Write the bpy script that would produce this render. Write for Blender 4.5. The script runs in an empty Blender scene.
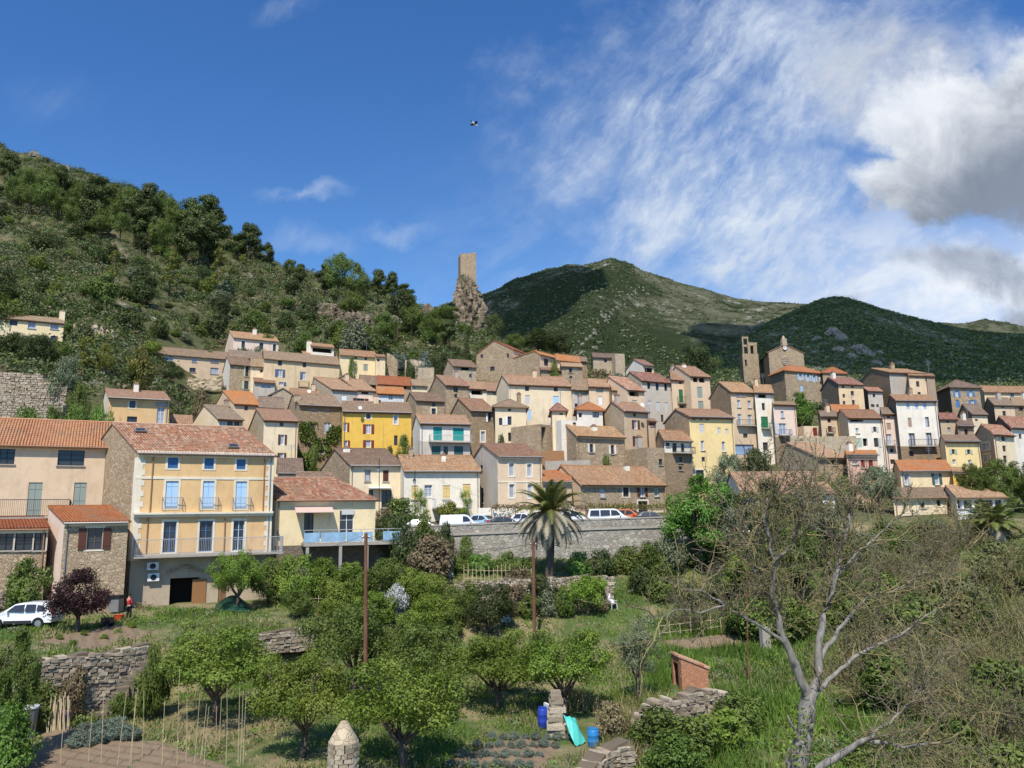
import bpy, bmesh, math, random
import numpy as np
from mathutils import Vector
random.seed(7); RNG = np.random.default_rng(11)
SC = bpy.context.scene
COL = SC.collection
# ------------------------------------------------------------------ camera model
FPX, HZ, ROLL = 770.0, 520.0, .018
PITCH = math.atan((HZ-384)/FPX)
CP, SP = math.cos(PITCH), math.sin(PITCH)
CR, SR = math.cos(ROLL), math.sin(ROLL)
def hz(px): return HZ-ROLL*(px-512)
def ray(px, py):
    cx, cy = (px-512)/FPX, -(py-384)/FPX
    u, v = CR*cx+SR*cy, -SR*cx+CR*cy
    return np.array([u, CP-v*SP, SP+v*CP])
def at(px, py, Y):
    r = ray(px, py); return r*(Y/r[1])
def proj(p):
    x, y, z = p
    dy = y*CP+z*SP; dz = -y*SP+z*CP; u, v = x/dy, dz/dy
    return 512+FPX*(CR*u-SR*v), 384-FPX*(SR*u+CR*v)
def zrow(row, Y, px=512):
    r = ray(px, row); return r[2]/r[1]*Y
cam_d = bpy.data.cameras.new('camera'); cam = bpy.data.objects.new('camera', cam_d); COL.objects.link(cam)
cam_d.sensor_width = 36; cam_d.lens = 36*FPX/1024; cam_d.clip_end = 9000; cam_d.clip_start = .2
from mathutils import Matrix
cam.rotation_mode = 'QUATERNION'
cam.rotation_quaternion = (Matrix.Rotation(math.pi/2+PITCH, 3, 'X') @ Matrix.Rotation(-ROLL, 3, 'Z')).to_quaternion(); SC.camera = cam
# ------------------------------------------------------------------ objects
def props(o, label=None, cat=None, group=None, kind=None):
    if label: o['label'] = label
    if cat: o['category'] = cat
    if group: o['group'] = group
    if kind: o['kind'] = kind
    return o
def empty(name, loc, label=None, cat=None, group=None, kind=None, rz=0, scale=None):
    o = bpy.data.objects.new(name, None); COL.objects.link(o)
    o.location = [float(c) for c in loc]; o.rotation_euler = (0, 0, rz); o.empty_display_size = .3
    if scale is not None: o.scale = scale
    return props(o, label, cat, group, kind)
def link(name, me, parent=None):
    o = bpy.data.objects.new(name, me); COL.objects.link(o)
    if parent: o.parent = parent
    return o
class MB:
    """collects world-space geometry, builds ONE mesh object"""
    def __init__(s): s.v=[]; s.f=[]; s.m=[]; s.uv=[]; s.n=0
    def verts(s, P, uv=None):
        b = s.n; P=[tuple(map(float,p)) for p in P]; s.v += P; s.n += len(P)
        s.uv += (uv if uv is not None else [(0.,0.)]*len(P)); return b
    def poly(s, P, m=0, uv=None):
        b = s.verts(P, uv); s.f.append(tuple(range(b, b+len(P)))); s.m.append(m)
    def face(s, idx, m=0): s.f.append(tuple(idx)); s.m.append(m)
    def box(s, o, u, v, w, m=0):
        o,u,v,w = [np.asarray(q,float) for q in (o,u,v,w)]
        b = s.verts([o,o+u,o+u+v,o+v,o+w,o+u+w,o+u+v+w,o+v+w])
        for q in ((0,3,2,1),(4,5,6,7),(0,1,5,4),(1,2,6,5),(2,3,7,6),(3,0,4,7)): s.face([b+i for i in q], m)
    def cbox(s, c, sx, sy, sz, m=0, rz=0):
        ca, sa = math.cos(rz), math.sin(rz); u=np.array([ca*sx,sa*sx,0]); v=np.array([-sa*sy,ca*sy,0]); w=np.array([0,0,sz])
        s.box(np.asarray(c,float)-u/2-v/2, u, v, w, m)
    def tube(s, pts, rad, n=6, m=0, cap=True):
        pts=[np.asarray(p,float) for p in pts]; rings=[]
        for i,p in enumerate(pts):
            t = pts[min(i+1,len(pts)-1)]-pts[max(i-1,0)]; t=t/(np.linalg.norm(t)+1e-9)
            a = np.array([0,0,1.]) if abs(t[2])<.9 else np.array([1.,0,0])
            x = np.cross(a,t); x/=np.linalg.norm(x)+1e-9; y=np.cross(t,x); r = rad[i] if hasattr(rad,'__len__') else rad
            rings.append(s.verts([p+r*(math.cos(k*2*math.pi/n)*x+math.sin(k*2*math.pi/n)*y) for k in range(n)]))
        for i in range(len(rings)-1):
            for k in range(n):
                s.face((rings[i]+k, rings[i]+(k+1)%n, rings[i+1]+(k+1)%n, rings[i+1]+k), m)
        if cap:
            s.face([rings[0]+k for k in range(n)][::-1], m); s.face([rings[-1]+k for k in range(n)], m)
    def lathe(s, c, prof, n=16, m=0):
        c=np.asarray(c,float); R=[]
        for r,z in prof: R.append(s.verts([c+np.array([r*math.cos(k*2*math.pi/n), r*math.sin(k*2*math.pi/n), z]) for k in range(n)]))
        for i in range(len(R)-1):
            for k in range(n): s.face((R[i]+k,R[i]+(k+1)%n,R[i+1]+(k+1)%n,R[i+1]+k), m)
        s.face([R[0]+k for k in range(n)][::-1], m); s.face([R[-1]+k for k in range(n)], m)
    def build(s, name, mats, parent=None, origin=None, smooth=False, uv=False):
        o0 = np.asarray(origin if origin is not None else (0,0,0), float)
        me = bpy.data.meshes.new(name)
        me.from_pydata([(a-o0[0], b-o0[1], c-o0[2]) for a,b,c in s.v], [], s.f)
        if not isinstance(mats,(list,tuple)): mats=[mats]
        for q in mats: me.materials.append(q)
        if len(mats)>1: me.polygons.foreach_set('material_index', s.m)
        if smooth: me.polygons.foreach_set('use_smooth', [True]*len(s.f))
        if uv:
            l = me.uv_layers.new(name='UVMap'); a = np.array(s.uv, np.float32)
            li = np.zeros(len(me.loops), np.int32); me.loops.foreach_get('vertex_index', li)
            l.data.foreach_set('uv', a[li].ravel())
        me.update()
        o = link(name, me, parent)
        if parent is None: o.location = tuple(o0)
        return o
def raw_mesh(name, V, F, mat):
    """fast mesh from arrays: V (n,3), F (m,k)"""
    V=np.asarray(V,np.float32); F=np.asarray(F,np.int32); k=F.shape[1]
    me=bpy.data.meshes.new(name); me.vertices.add(len(V)); me.vertices.foreach_set('co', V.ravel())
    me.loops.add(F.size); me.loops.foreach_set('vertex_index', F.ravel())
    me.polygons.add(len(F)); me.polygons.foreach_set('loop_start', np.arange(0,F.size,k,dtype=np.int32))
    me.polygons.foreach_set('loop_total', np.full(len(F),k,np.int32))
    for q in (mat if isinstance(mat,(list,tuple)) else [mat]): me.materials.append(q)
    me.update(calc_edges=True); return me
# ------------------------------------------------------------------ materials
class NT:
    def __init__(s, nt): s.nt=nt
    def n(s, t, **kw):
        nd = s.nt.nodes.new(t)
        for k,v in kw.items():
            if k.startswith('i_'):
                key=k[2:]; key = int(key) if key.isdigit() else key.replace('_',' ')
                s.set(nd.inputs[key], v)
            else: setattr(nd,k,v)
        return nd
    def set(s, inp, v):
        if isinstance(v, bpy.types.NodeSocket): s.nt.links.new(v, inp)
        elif isinstance(v, bpy.types.Node): s.nt.links.new(v.outputs[0], inp)
        else:
            if hasattr(inp.default_value,'__len__') and hasattr(v,'__len__') and len(v)==3 and len(inp.default_value)==4: v=(*v,1)
            inp.default_value=v
    def m(s, op, a, b=None, c=None, clamp=False):
        nd=s.nt.nodes.new('ShaderNodeMath'); nd.operation=op; nd.use_clamp=clamp
        for i,q in enumerate((a,b,c)):
            if q is not None: s.set(nd.inputs[i], q)
        return nd.outputs[0]
    def mix(s, f, a, b, bt='MIX'):
        nd=s.nt.nodes.new('ShaderNodeMix'); nd.data_type='RGBA'; nd.blend_type=bt; nd.clamp_factor=True
        s.set(nd.inputs[0], f); s.set(nd.inputs[6], a); s.set(nd.inputs[7], b); return nd.outputs[2]
    def ramp(s, f, stops):
        nd=s.nt.nodes.new('ShaderNodeValToRGB'); e=nd.color_ramp.elements
        while len(e)<len(stops): e.new(.5)
        for q,(p,c) in zip(e,stops): q.position=p; q.color=(*c,1) if len(c)==3 else c
        s.set(nd.inputs[0], f); return nd.outputs[0]
    def sm(s, v, lo, hi):
        nd=s.nt.nodes.new('ShaderNodeMapRange'); nd.interpolation_type='SMOOTHSTEP'
        s.set(nd.inputs[0], v); s.set(nd.inputs[1],lo); s.set(nd.inputs[2],hi); return nd.outputs[0]
    def noise(s, vec, scale, det=4, rough=.55, dist=0):
        nd=s.nt.nodes.new('ShaderNodeTexNoise'); nd.inputs['Scale'].default_value=scale; nd.inputs['Detail'].default_value=det
        nd.inputs['Roughness'].default_value=rough; nd.inputs['Distortion'].default_value=dist
        if vec is not None: s.set(nd.inputs['Vector'], vec)
        return nd.outputs['Fac']
    def mapp(s, vec, sc=(1,1,1), rot=(0,0,0), loc=(0,0,0)):
        nd=s.nt.nodes.new('ShaderNodeMapping'); s.set(nd.inputs['Vector'],vec)
        nd.inputs['Scale'].default_value=sc; nd.inputs['Rotation'].default_value=rot; nd.inputs['Location'].default_value=loc; return nd.outputs[0]
    def bump(s, h, st=.4, dist=.05):
        nd=s.nt.nodes.new('ShaderNodeBump'); nd.inputs['Strength'].default_value=st; nd.inputs['Distance'].default_value=dist; s.set(nd.inputs['Height'],h); return nd.outputs[0]
def newmat(name):
    m=bpy.data.materials.new(name); m.use_nodes=True; nt=m.node_tree; nt.nodes.clear(); N=NT(nt)
    out=N.n('ShaderNodeOutputMaterial'); b=N.n('ShaderNodeBsdfPrincipled'); nt.links.new(b.outputs[0], out.inputs[0])
    b.inputs['Roughness'].default_value=.85; b.inputs['Specular IOR Level'].default_value=.25
    return m,N,b,out
def wpos(N):
    return N.n('ShaderNodeNewGeometry').outputs['Position']
def sc3(c,k): return tuple(min(1,x*k) for x in c)
def flat(name, col, rough=.6, metal=0, spec=.3, var=.12, vs=3.):
    m,N,b,o=newmat(name); p=wpos(N)
    f=N.noise(p,vs,3); N.set(b.inputs['Base Color'], N.mix(f, sc3(col,1-var), sc3(col,1+var)))
    b.inputs['Roughness'].default_value=rough; b.inputs['Metallic'].default_value=metal; b.inputs['Specular IOR Level'].default_value=spec
    return m
def plaster(name, col, var=.2, dirt=.6):
    m,N,b,o=newmat(name); p=wpos(N)
    f1=N.noise(p,.45,5,.6); f2=N.noise(N.mapp(p,(1.6,1.6,.18)),1.0,4,.6); f3=N.noise(p,7,4,.7)
    c=N.mix(f1, sc3(col,1-var), sc3(col,1+var*.7)); c=N.mix(N.m('MULTIPLY',N.sm(N.noise(N.mapp(p,(1,1,.7)),1.9,4,.65),.42,.72),.42),c,sc3((col[0]*.74,col[1]*.71,col[2]*.70),1)); c=N.mix(N.m('MULTIPLY',N.sm(N.noise(p,.8,3,.6),.60,.66),.35),c,sc3((col[0]*.9+.06,col[1]*.9+.06,col[2]*.9+.06),1))
    c=N.mix(N.m('MULTIPLY',N.sm(f2,.52,.78),dirt), c, sc3((col[0]*.62,col[1]*.6,col[2]*.62),1))
    c=N.mix(N.m('MULTIPLY',N.sm(f3,.5,.8),.25), c, sc3(col,.72))
    N.set(b.inputs['Base Color'],c); b.inputs['Roughness'].default_value=.92
    N.set(b.inputs['Normal'], N.bump(f3,.25,.03)); return m
def stone(name, ca, cb, mortar, scale=3.3, zs=1.5, mw=.07, bump=.7, dist=.08):
    m,N,b,o=newmat(name); p=wpos(N)
    w=N.n('ShaderNodeTexNoise'); w.inputs['Scale'].default_value=1.2; N.set(w.inputs['Vector'],p)
    add=N.n('ShaderNodeVectorMath',operation='MULTIPLY_ADD'); N.set(add.inputs[0],w.outputs['Color']); add.inputs[1].default_value=(.55,.55,.45); N.set(add.inputs[2],p)
    q=N.mapp(add.outputs[0],(scale,scale,scale*zs))
    v=N.n('ShaderNodeTexVoronoi'); N.set(v.inputs['Vector'],q); v.inputs['Scale'].default_value=1
    e=N.n('ShaderNodeTexVoronoi',feature='DISTANCE_TO_EDGE'); N.set(e.inputs['Vector'],q); e.inputs['Scale'].default_value=1
    sep=N.n('ShaderNodeSeparateColor'); N.set(sep.inputs[0],v.outputs['Color'])
    c=N.mix(sep.outputs[0],ca,cb); c=N.mix(N.m('MULTIPLY',sep.outputs[1],.5),c,sc3(ca,.6))
    c=N.mix(N.m('MULTIPLY',N.noise(p,.5,4),.5),c,sc3(cb,1.15)); 
    c=N.mix(N.m('MULTIPLY',N.noise(p,9,4,.7),.35),c,sc3(ca,.55))
    k=N.sm(e.outputs['Distance'],0.0,mw)
    c=N.mix(k,mortar,c); N.set(b.inputs['Base Color'],c); b.inputs['Roughness'].default_value=.95
    h=N.m('ADD',N.m('MULTIPLY',k,.7),N.m('MULTIPLY',N.noise(p,6,4,.7),.5))
    N.set(b.inputs['Normal'],N.bump(h,bump,dist)); return m
def tiles(name, cols, pale=.3):
    """curved clay tiles from UV metres: u along the eave, v up the slope"""
    m,N,b,o=newmat(name); uv=N.n('ShaderNodeUVMap').outputs[0]
    sp=N.n('ShaderNodeSeparateXYZ'); N.set(sp.inputs[0],uv); u,v=sp.outputs[0],sp.outputs[1]
    iu=N.m('FLOOR',N.m('DIVIDE',u,.22)); iv=N.m('FLOOR',N.m('DIVIDE',v,.38))
    cb=N.n('ShaderNodeCombineXYZ'); N.set(cb.inputs[0],iu); N.set(cb.inputs[1],iv); N.set(cb.inputs[2],N.n('ShaderNodeObjectInfo').outputs['Random'])
    wn=N.n('ShaderNodeTexWhiteNoise',noise_dimensions='3D'); N.set(wn.inputs['Vector'],cb)
    n=len(cols); c=N.ramp(wn.outputs['Value'],[(i/(n-1) if n>1 else 0,q) for i,q in enumerate(cols)])
    p=wpos(N); f=N.noise(p,.5,5,.65)
    c=N.mix(N.m('MULTIPLY',N.sm(f,.45,.7),.55),c,sc3((.30,.22,.16),1.0))
    c=N.mix(N.m('MULTIPLY',N.sm(N.noise(p,3.5,4,.7),.52,.75),pale),c,(.42,.36,.27))
    c=N.mix(N.m('MULTIPLY',N.sm(N.noise(p,5,3,.7),.58,.75),.5),c,(.09,.06,.045))
    hv=N.n('ShaderNodeHueSaturation'); ob=N.n('ShaderNodeObjectInfo').outputs['Random']; N.set(hv.inputs['Color'],c); hv.inputs['Saturation'].default_value=1.06; N.set(hv.inputs['Value'],N.m('ADD',.66,N.m('MULTIPLY',ob,.42))); N.set(hv.inputs['Hue'],N.m('ADD',.491,N.m('MULTIPLY',ob,.018))); c=hv.outputs[0]
    N.set(b.inputs['Base Color'],c); b.inputs['Roughness'].default_value=.9
    h=N.m('ABSOLUTE',N.m('SINE',N.m('MULTIPLY',u,math.pi/.22))); fr=N.m('FRACT',N.m('DIVIDE',v,.38))
    N.set(b.inputs['Normal'],N.bump(N.m('SUBTRACT',h,N.m('MULTIPLY',fr,.4)),.8,.06)); return m
def leafmat(name, c1, c2, c3=None, tr=.3, big=.35):
    m,N,b,out=newmat(name); g=N.n('ShaderNodeNewGeometry'); r=g.outputs['Random Per Island']
    f=N.noise(g.outputs['Position'],big,3,.6); ob=N.n('ShaderNodeObjectInfo').outputs['Random']
    c=N.mix(r,c1,c2); c=N.mix(N.sm(f,.4,.65),c,c3 if c3 else sc3(c2,1.25))
    hsv=N.n('ShaderNodeHueSaturation'); N.set(hsv.inputs['Color'],c); N.set(hsv.inputs['Value'],N.m('ADD',.85,N.m('MULTIPLY',ob,.3))); N.set(hsv.inputs['Hue'],N.m('ADD',.488,N.m('MULTIPLY',ob,.024)))
    c=hsv.outputs[0]; N.set(b.inputs['Base Color'],c); b.inputs['Roughness'].default_value=.55; b.inputs['Specular IOR Level'].default_value=.3
    t=N.n('ShaderNodeBsdfTranslucent'); N.set(t.inputs[0],N.mix(.5,c,(.10,.14,.02)))
    mx=N.n('ShaderNodeMixShader'); mx.inputs[0].default_value=tr; m.node_tree.links.new(b.outputs[0],mx.inputs[1]); m.node_tree.links.new(t.outputs[0],mx.inputs[2])
    m.node_tree.links.new(mx.outputs[0],out.inputs[0]); return m
def bark(name, ca, cb, sc=6.):
    m,N,b,o=newmat(name); p=wpos(N); f=N.noise(N.mapp(p,(1,1,.25)),sc,5,.7); f2=N.noise(p,1.5,3)
    N.set(b.inputs['Base Color'],N.mix(N.m('MULTIPLY',f2,.6),N.mix(N.sm(f,.35,.65),ca,cb),sc3(cb,1.15))); b.inputs['Roughness'].default_value=.95
    N.set(b.inputs['Normal'],N.bump(f,.6,.03)); return m
M={}
for k,c in dict(ochre=(0.75, 0.49, 0.235),peach=(0.72, 0.54, 0.36),cream=(0.81, 0.66, 0.44),white=(0.83, 0.75, 0.6),white2=(0.8, 0.73, 0.61),yellow=(0.83, 0.63, 0.3),gold=(.81,.50,.095),paley=(0.83, 0.67, 0.4),
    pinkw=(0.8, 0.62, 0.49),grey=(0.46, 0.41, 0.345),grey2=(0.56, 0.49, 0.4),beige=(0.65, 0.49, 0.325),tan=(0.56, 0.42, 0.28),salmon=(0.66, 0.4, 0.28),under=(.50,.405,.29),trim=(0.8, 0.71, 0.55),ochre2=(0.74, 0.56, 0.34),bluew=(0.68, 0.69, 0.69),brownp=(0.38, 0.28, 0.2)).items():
    M[k]=plaster('plaster_'+k,c)
M['stone']=stone('stone_wall_tan',(.29,.19,.11),(.64,.49,.32),(.50,.40,.27),3.,1.5,.09,.9,.1)
M['stoneb']=stone('stone_wall_brown',(.24,.155,.09),(.50,.36,.22),(.38,.29,.19),3.2,1.5,.09,.9,.1)
M['stoneg']=stone('stone_wall_grey',(0.359,0.286,0.193),(0.645,0.515,0.345),(0.532,0.424,0.294))
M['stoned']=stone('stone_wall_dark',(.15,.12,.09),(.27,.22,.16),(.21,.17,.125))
M['dry']=stone('dry_stone',(.30,.24,.165),(.54,.46,.34),(.20,.165,.12),3.8,2.1,.06,1.,.1)
M['retain']=stone('retaining_stone',(.20,.18,.15),(.56,.51,.42),(.30,.27,.22),2.4,1.3,.09)
M['brick']=stone('brick_hut',(.48,.18,.085),(.62,.30,.16),(.40,.30,.22),5.5,2.2,.08)
M['rt']=tiles('tiles_mixed',[(.26,.14,.08),(.38,.20,.11),(.43,.26,.155),(.30,.16,.095),(.40,.28,.175)])
M['rp']=tiles('tiles_pink',[(.34,.195,.12),(.42,.255,.165),(.31,.17,.105),(.46,.31,.21)])
M['ro']=tiles('tiles_orange',[(.40,.15,.07),(.47,.20,.095),(.36,.13,.06)],.12)
M['rn']=tiles('tiles_new',[(.50,.24,.135),(.55,.29,.17),(.45,.21,.12)],.15)
M['rb']=tiles('tiles_old',[(.25,.165,.105),(.31,.215,.14),(.21,.14,.095),(.38,.275,.185)])
M['rd']=tiles('tiles_dark',[(.20,.14,.105),(.26,.18,.13),(.17,.13,.10),(.30,.22,.16)])
M['rr']=tiles('tiles_red_worn',[(.32,.135,.09),(.46,.22,.145),(.25,.12,.085),(.52,.36,.265),(.38,.175,.115)],.35)
def glassmat(name,col,rough=.12):
    m,N,b,o=newmat(name); p=wpos(N); f=N.noise(p,.8,2)
    N.set(b.inputs['Base Color'],N.mix(f,sc3(col,.6),sc3(col,1.4))); b.inputs['Roughness'].default_value=rough; b.inputs['Specular IOR Level'].default_value=.5; return m
M['glass']=glassmat('window_glass',(.035,.04,.05)); M['curtain']=glassmat('curtained_glass',(.36,.38,.42),.25); M['dark']=flat('dark_interior',(.012,.011,.010),.9)  # near-black pane colour stands in for shade inside open loggias
M['blueglass']=glassmat('blue_shutter_glass',(.26,.36,.50),.3)
for k,c in dict(teal=(.01,.27,.24),dteal=(.04,.11,.10),green=(.03,.16,.07),brown=(.10,.035,.022),red=(.20,.03,.022),blue=(.07,.20,.42),lblue=(.36,.52,.68),skyb=(.42,.60,.80),pgreen=(.40,.48,.38),
    ggreen=(.28,.32,.27),greyw=(.55,.54,.52),wht=(.78,.78,.76),dblue=(.09,.13,.20),wood=(.30,.15,.06),blk=(.02,.02,.02),brownf=(.13,.10,.08),pblue=(.05,.15,.33),cream2=(.68,.50,.20),teal2=(.03,.22,.26)).items():
    M[k]=flat('paint_'+k,c,.5,0,.3,.08,5)
M['iron']=flat('iron_railing',(.03,.03,.035),.5,.3); M['rail_grey']=flat('grey_railing',(.42,.42,.42),.5); M['pipe']=flat('clay_pipe',(.30,.17,.10),.7); M['zinc']=flat('zinc_gutter',(.30,.29,.28),.5,.5)
M['concrete']=plaster('concrete',(.40,.36,.30)); M['timber']=bark('timber',(.10,.055,.03),(.24,.14,.075)); M['awning']=flat('awning_pink',(.60,.43,.35),.8)
M['bluepanel']=flat('blue_panel',(.28,.43,.56),.35,0,.4,.5,1.6); M['polewood']=bark('pole_wood',(.10,.045,.026),(.20,.095,.055))
M['bamboo']=flat('cane',(.50,.40,.24),.6)

def piece(name,ca,cb,cc):
    m,N,b,o=newmat(name); g=N.n('ShaderNodeNewGeometry'); r=g.outputs['Random Per Island']; p=g.outputs['Position']
    c=N.ramp(r,[(0,ca),(.5,cb),(1,cc)]); f=N.noise(p,9,5,.7); c=N.mix(N.m('MULTIPLY',N.sm(f,.35,.7),.6),c,sc3(ca,.7)); c=N.mix(N.m('MULTIPLY',N.sm(N.noise(p,2.,4),.5,.7),.4),c,(.30,.29,.22))
    N.set(b.inputs['Base Color'],c); b.inputs['Roughness'].default_value=.97; N.set(b.inputs['Normal'],N.bump(f,.8,.03)); return m
M['piece']=piece('rubble_stone',(.26,.20,.135),(.44,.36,.26),(.56,.48,.36)); M['core']=flat('wall_core_earth',(.14,.11,.075),.95)
# ------------------------------------------------------------------ terrain height
NEAR={ # image column: (depth, height below the camera)
-250:[(0,-12.5),(76.2,-9)],
330:[(0,-12.5),(52,-12.1),(58,-10.6),(64,-9),(72,-7.2),(76,-6.6),(76.2,-4.5)],
400:[(0,-12.5),(54,-12.1),(60,-10.6),(66,-8.6),(72,-7.1),(76,-6.6),(76.2,-4.4)],
540:[(0,-12.5),(57,-12),(62,-10.2),(64,-9.7),(64.3,-8.2),(70,-7.2),(76,-6.4),(76.2,-4.1)],
640:[(0,-12.5),(44,-12.3),(57,-11.6),(63,-9.8),(70,-7.6),(76,-6.3),(76.2,-3.7)],
720:[(0,-12.5),(44,-12.2),(56,-11.2),(62,-9.8),(70,-7.6),(76,-5.6),(77,-3.6)],
800:[(0,-12.5),(40,-12.2),(52,-11.1),(60,-9.5),(70,-6.8),(78,-3.8)],
900:[(0,-12.5),(30,-12.3),(45,-10.8),(60,-8.2),(70,-6),(78,-3.7)],
1024:[(0,-12.5),(20,-12.3),(35,-10.6),(50,-8),(65,-5.4),(78,-2.9)],
1300:[(0,-12.2),(15,-11.6),(30,-9.6),(50,-6.4),(78,-2)]}
FAR={ # image column: (depth, image row of the ground)
-250:[(72,575),(80,530),(88.2,430),(89.2,406),(90.8,403),(91.8,368),(125,340),(150,290),(200,225),(260,165),(330,105),(420,100)],
0:[(72,575),(80,520),(88.2,428),(89.2,408),(90.8,405),(91.8,370),(125,346),(150,302),(200,250),(260,200),(330,153),(380,165)],
110:[(72,575),(85,500),(95,432),(105,390),(140,340),(170,300),(220,250),(320,188),(380,205)],
200:[(72,575),(85,480),(95,442),(115,417),(135,390),(150,375),(165,347),(200,311),(250,269),(310,226),(380,245)],
300:[(72,560),(80,528),(95,466),(108,452),(125,412),(140,388),(155,366),(185,331),(230,301),(280,273),(350,288)],
400:[(78,535),(84,528),(88,510),(97,460),(110,432),(125,407),(140,384),(155,366),(185,332),(230,305),(265,298),(330,322)],
470:[(78,533),(84,526),(88,509),(100,450),(110,430),(125,405),(140,383),(155,368),(185,346),(230,331),(250,336),(330,360)],
520:[(78,531),(84,524),(88,507),(104,448),(122,410),(145,377),(155,365),(185,351),(220,348),(300,375)],
600:[(78,527),(84,521),(89,506),(97,468),(112,432),(125,402),(145,381),(165,369),(185,365),(240,378)],
700:[(78,526),(84,520),(89,506),(97,486),(103,472),(112,446),(122,416),(140,400),(170,390),(200,388),(260,395)],
800:[(78,525),(86,505),(94,482),(98,466),(108,446),(112,438),(125,424),(155,396),(170,388),(200,386),(260,393)],
900:[(78,527),(84,512),(92,488),(100,472),(108,466),(112,442),(128,402),(150,392),(190,388),(260,394)],
1024:[(78,520),(90,497),(100,472),(108,457),(125,419),(140,400),(160,392),(190,389),(260,394)],
1300:[(78,505),(90,490),(100,465),(108,450),(125,415),(140,398),(160,390),(190,387),(260,394)]}
FAR={k:[(y,zrow(r,y,k)-3.6*min(1,max(0,(y-86)/10))*min(1,max(0,(172-y)/26))*(1 if k>110 else 0)) for y,r in v] for k,v in FAR.items()}
def cols_interp(tab, px, Y):
    ks=sorted(tab); px=np.clip(px,ks[0],ks[-1]-1e-6); z=np.zeros_like(px)
    Z=np.stack([np.interp(Y,[a for a,_ in tab[k]],[b for _,b in tab[k]]) for k in ks])
    i=np.clip(np.searchsorted(ks,px,side='right')-1,0,len(ks)-2); ka=np.array(ks,float)
    t=(px-ka[i])/(ka[i+1]-ka[i]); idx=np.arange(px.size)
    return Z[i,idx]*(1-t)+Z[i+1,idx]*t
EDGE=([-250,20,87,150,200,262,314,400],[38.6,42.5,44.8,47.7,49.3,51.6,53.6,56.4])
def sstep(x,a,b):
    t=np.clip((x-a)/(b-a),0,1); return t*t*(3-2*t)
def H(x,y,rough=True):
    x=np.atleast_1d(np.asarray(x,float)); y=np.atleast_1d(np.asarray(y,float)); sh=x.shape; x=x.ravel(); y=np.maximum(y.ravel(),1.)
    px=512+FPX*x/y*np.where(y<80,1.03,.985)
    near=cols_interp(NEAR,px,y)
    e=np.interp(px,*EDGE); up=-9.35+np.clip((y-e)/8,0,1)*.35
    lo=-12.3+np.clip((y-30)/14,0,1)*.25
    left=np.where(y>e,up,lo); w=sstep(px,345,300); near=near*(1-w)+left*w; near=near+(hz(np.clip(px,-300,1350))-492)/FPX*y
    far=cols_interp(FAR,px,y); k=np.clip((y-76.2)/1.8,0,1); z=near*(1-k)+far*k
    if rough:
        a=np.where(y<76,.06,0)+np.clip((y-120)/120,0,1)*1.6*np.where(px<500,1,.3)
        n=(np.sin(x*.31+1.3*np.sin(y*.17))*np.sin(y*.23+.7)+.6*np.sin(x*.83+y*.41)*np.sin(y*.71-x*.3)+.4*np.sin(x*1.9+2)*np.sin(y*1.7))
        z=z+a*n
    return z.reshape(sh)
def gz(x,y): return float(H(x,y)[0])
def ground_at(px,Y):
    x=(px-512)/FPX*Y
    for _ in range(4): x+=(px-proj((x,Y,gz(x,Y)))[0])*Y/FPX
    return np.array([x,Y,gz(x,Y)])
def hit(px,row,Y0=90,Y1=380):
    r=ray(px,row); Y=np.arange(Y0,Y1,1.); X=r[0]/r[1]*Y; z=r[2]/r[1]*Y
    k=np.nonzero(H(X,Y)>=z)[0]
    if len(k)==0: return None
    y=Y[k[0]]; return np.array([r[0]/r[1]*y, y, gz(r[0]/r[1]*y,y)])
# ------------------------------------------------------------------ ground sheet
def ground_material():
    m,N,b,o=newmat('garden_and_hillside_ground'); p=wpos(N)
    sp=N.n('ShaderNodeSeparateXYZ'); N.set(sp.inputs[0],p); y=sp.outputs[1]
    f=N.noise(p,.22,5,.6); f2=N.noise(p,1.3,5,.65); f3=N.noise(p,6,4,.7)
    grass=N.mix(f3,(.055,.095,.022),(.12,.16,.045)); dry=N.mix(f3,(.22,.175,.09),(.33,.27,.15)); soil=N.mix(f3,(.17,.11,.065),(.27,.185,.115))
    c=N.mix(N.sm(f,.42,.62),grass,dry); c=N.mix(N.sm(f2,.58,.7),c,soil)
    hill=N.mix(N.sm(N.m('ADD',N.m('MULTIPLY',f,.6),N.m('MULTIPLY',f2,.4)),.46,.68),N.mix(f3,(.045,.055,.018),(.11,.115,.045)),N.mix(f3,(.12,.095,.055),(.25,.20,.125)))
    rock=N.mix(f3,(.22,.19,.15),(.42,.38,.31)); hill=N.mix(N.m('MULTIPLY',N.sm(N.noise(p,.09,6,.7),.60,.70),.8),hill,rock)
    c=N.mix(N.sm(y,76,84),c,hill); N.set(b.inputs['Base Color'],c); b.inputs['Roughness'].default_value=.97
    N.set(b.inputs['Normal'],N.bump(N.m('ADD',f3,f2),.8,.15)); return m
def grid_mesh(X,Y,Z):
    nr,nc=X.shape; V=np.stack([X.ravel(),Y.ravel(),Z.ravel()],1); i=np.arange(nr*nc).reshape(nr,nc)
    F=np.stack([i[:-1,:-1].ravel(),i[:-1,1:].ravel(),i[1:,1:].ravel(),i[1:,:-1].ravel()],1); return V,F
pxs=np.concatenate([np.arange(-1500,-220,60),np.arange(-220,1260,5),np.arange(1260,2600,60)]).astype(float)
ys=np.concatenate([[-40,-10,4,8,12,16,20,24],np.arange(26,76,.5),[75.98,76.22,76.6],np.arange(77,130,1.),np.arange(130,260,2.),np.arange(260,420,4.),[440,480,560,700,1000,1600,3000,6000]])
PX,YY=np.meshgrid(pxs,ys); XX=(PX-512)/FPX*np.maximum(np.abs(YY),14); Yc=np.clip(YY,14,420)
ZZ=H((PX-512)/FPX*Yc,Yc); far=np.clip((YY-420)/140,0,1); ZZ=ZZ*(1-far)+18*far
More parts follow.
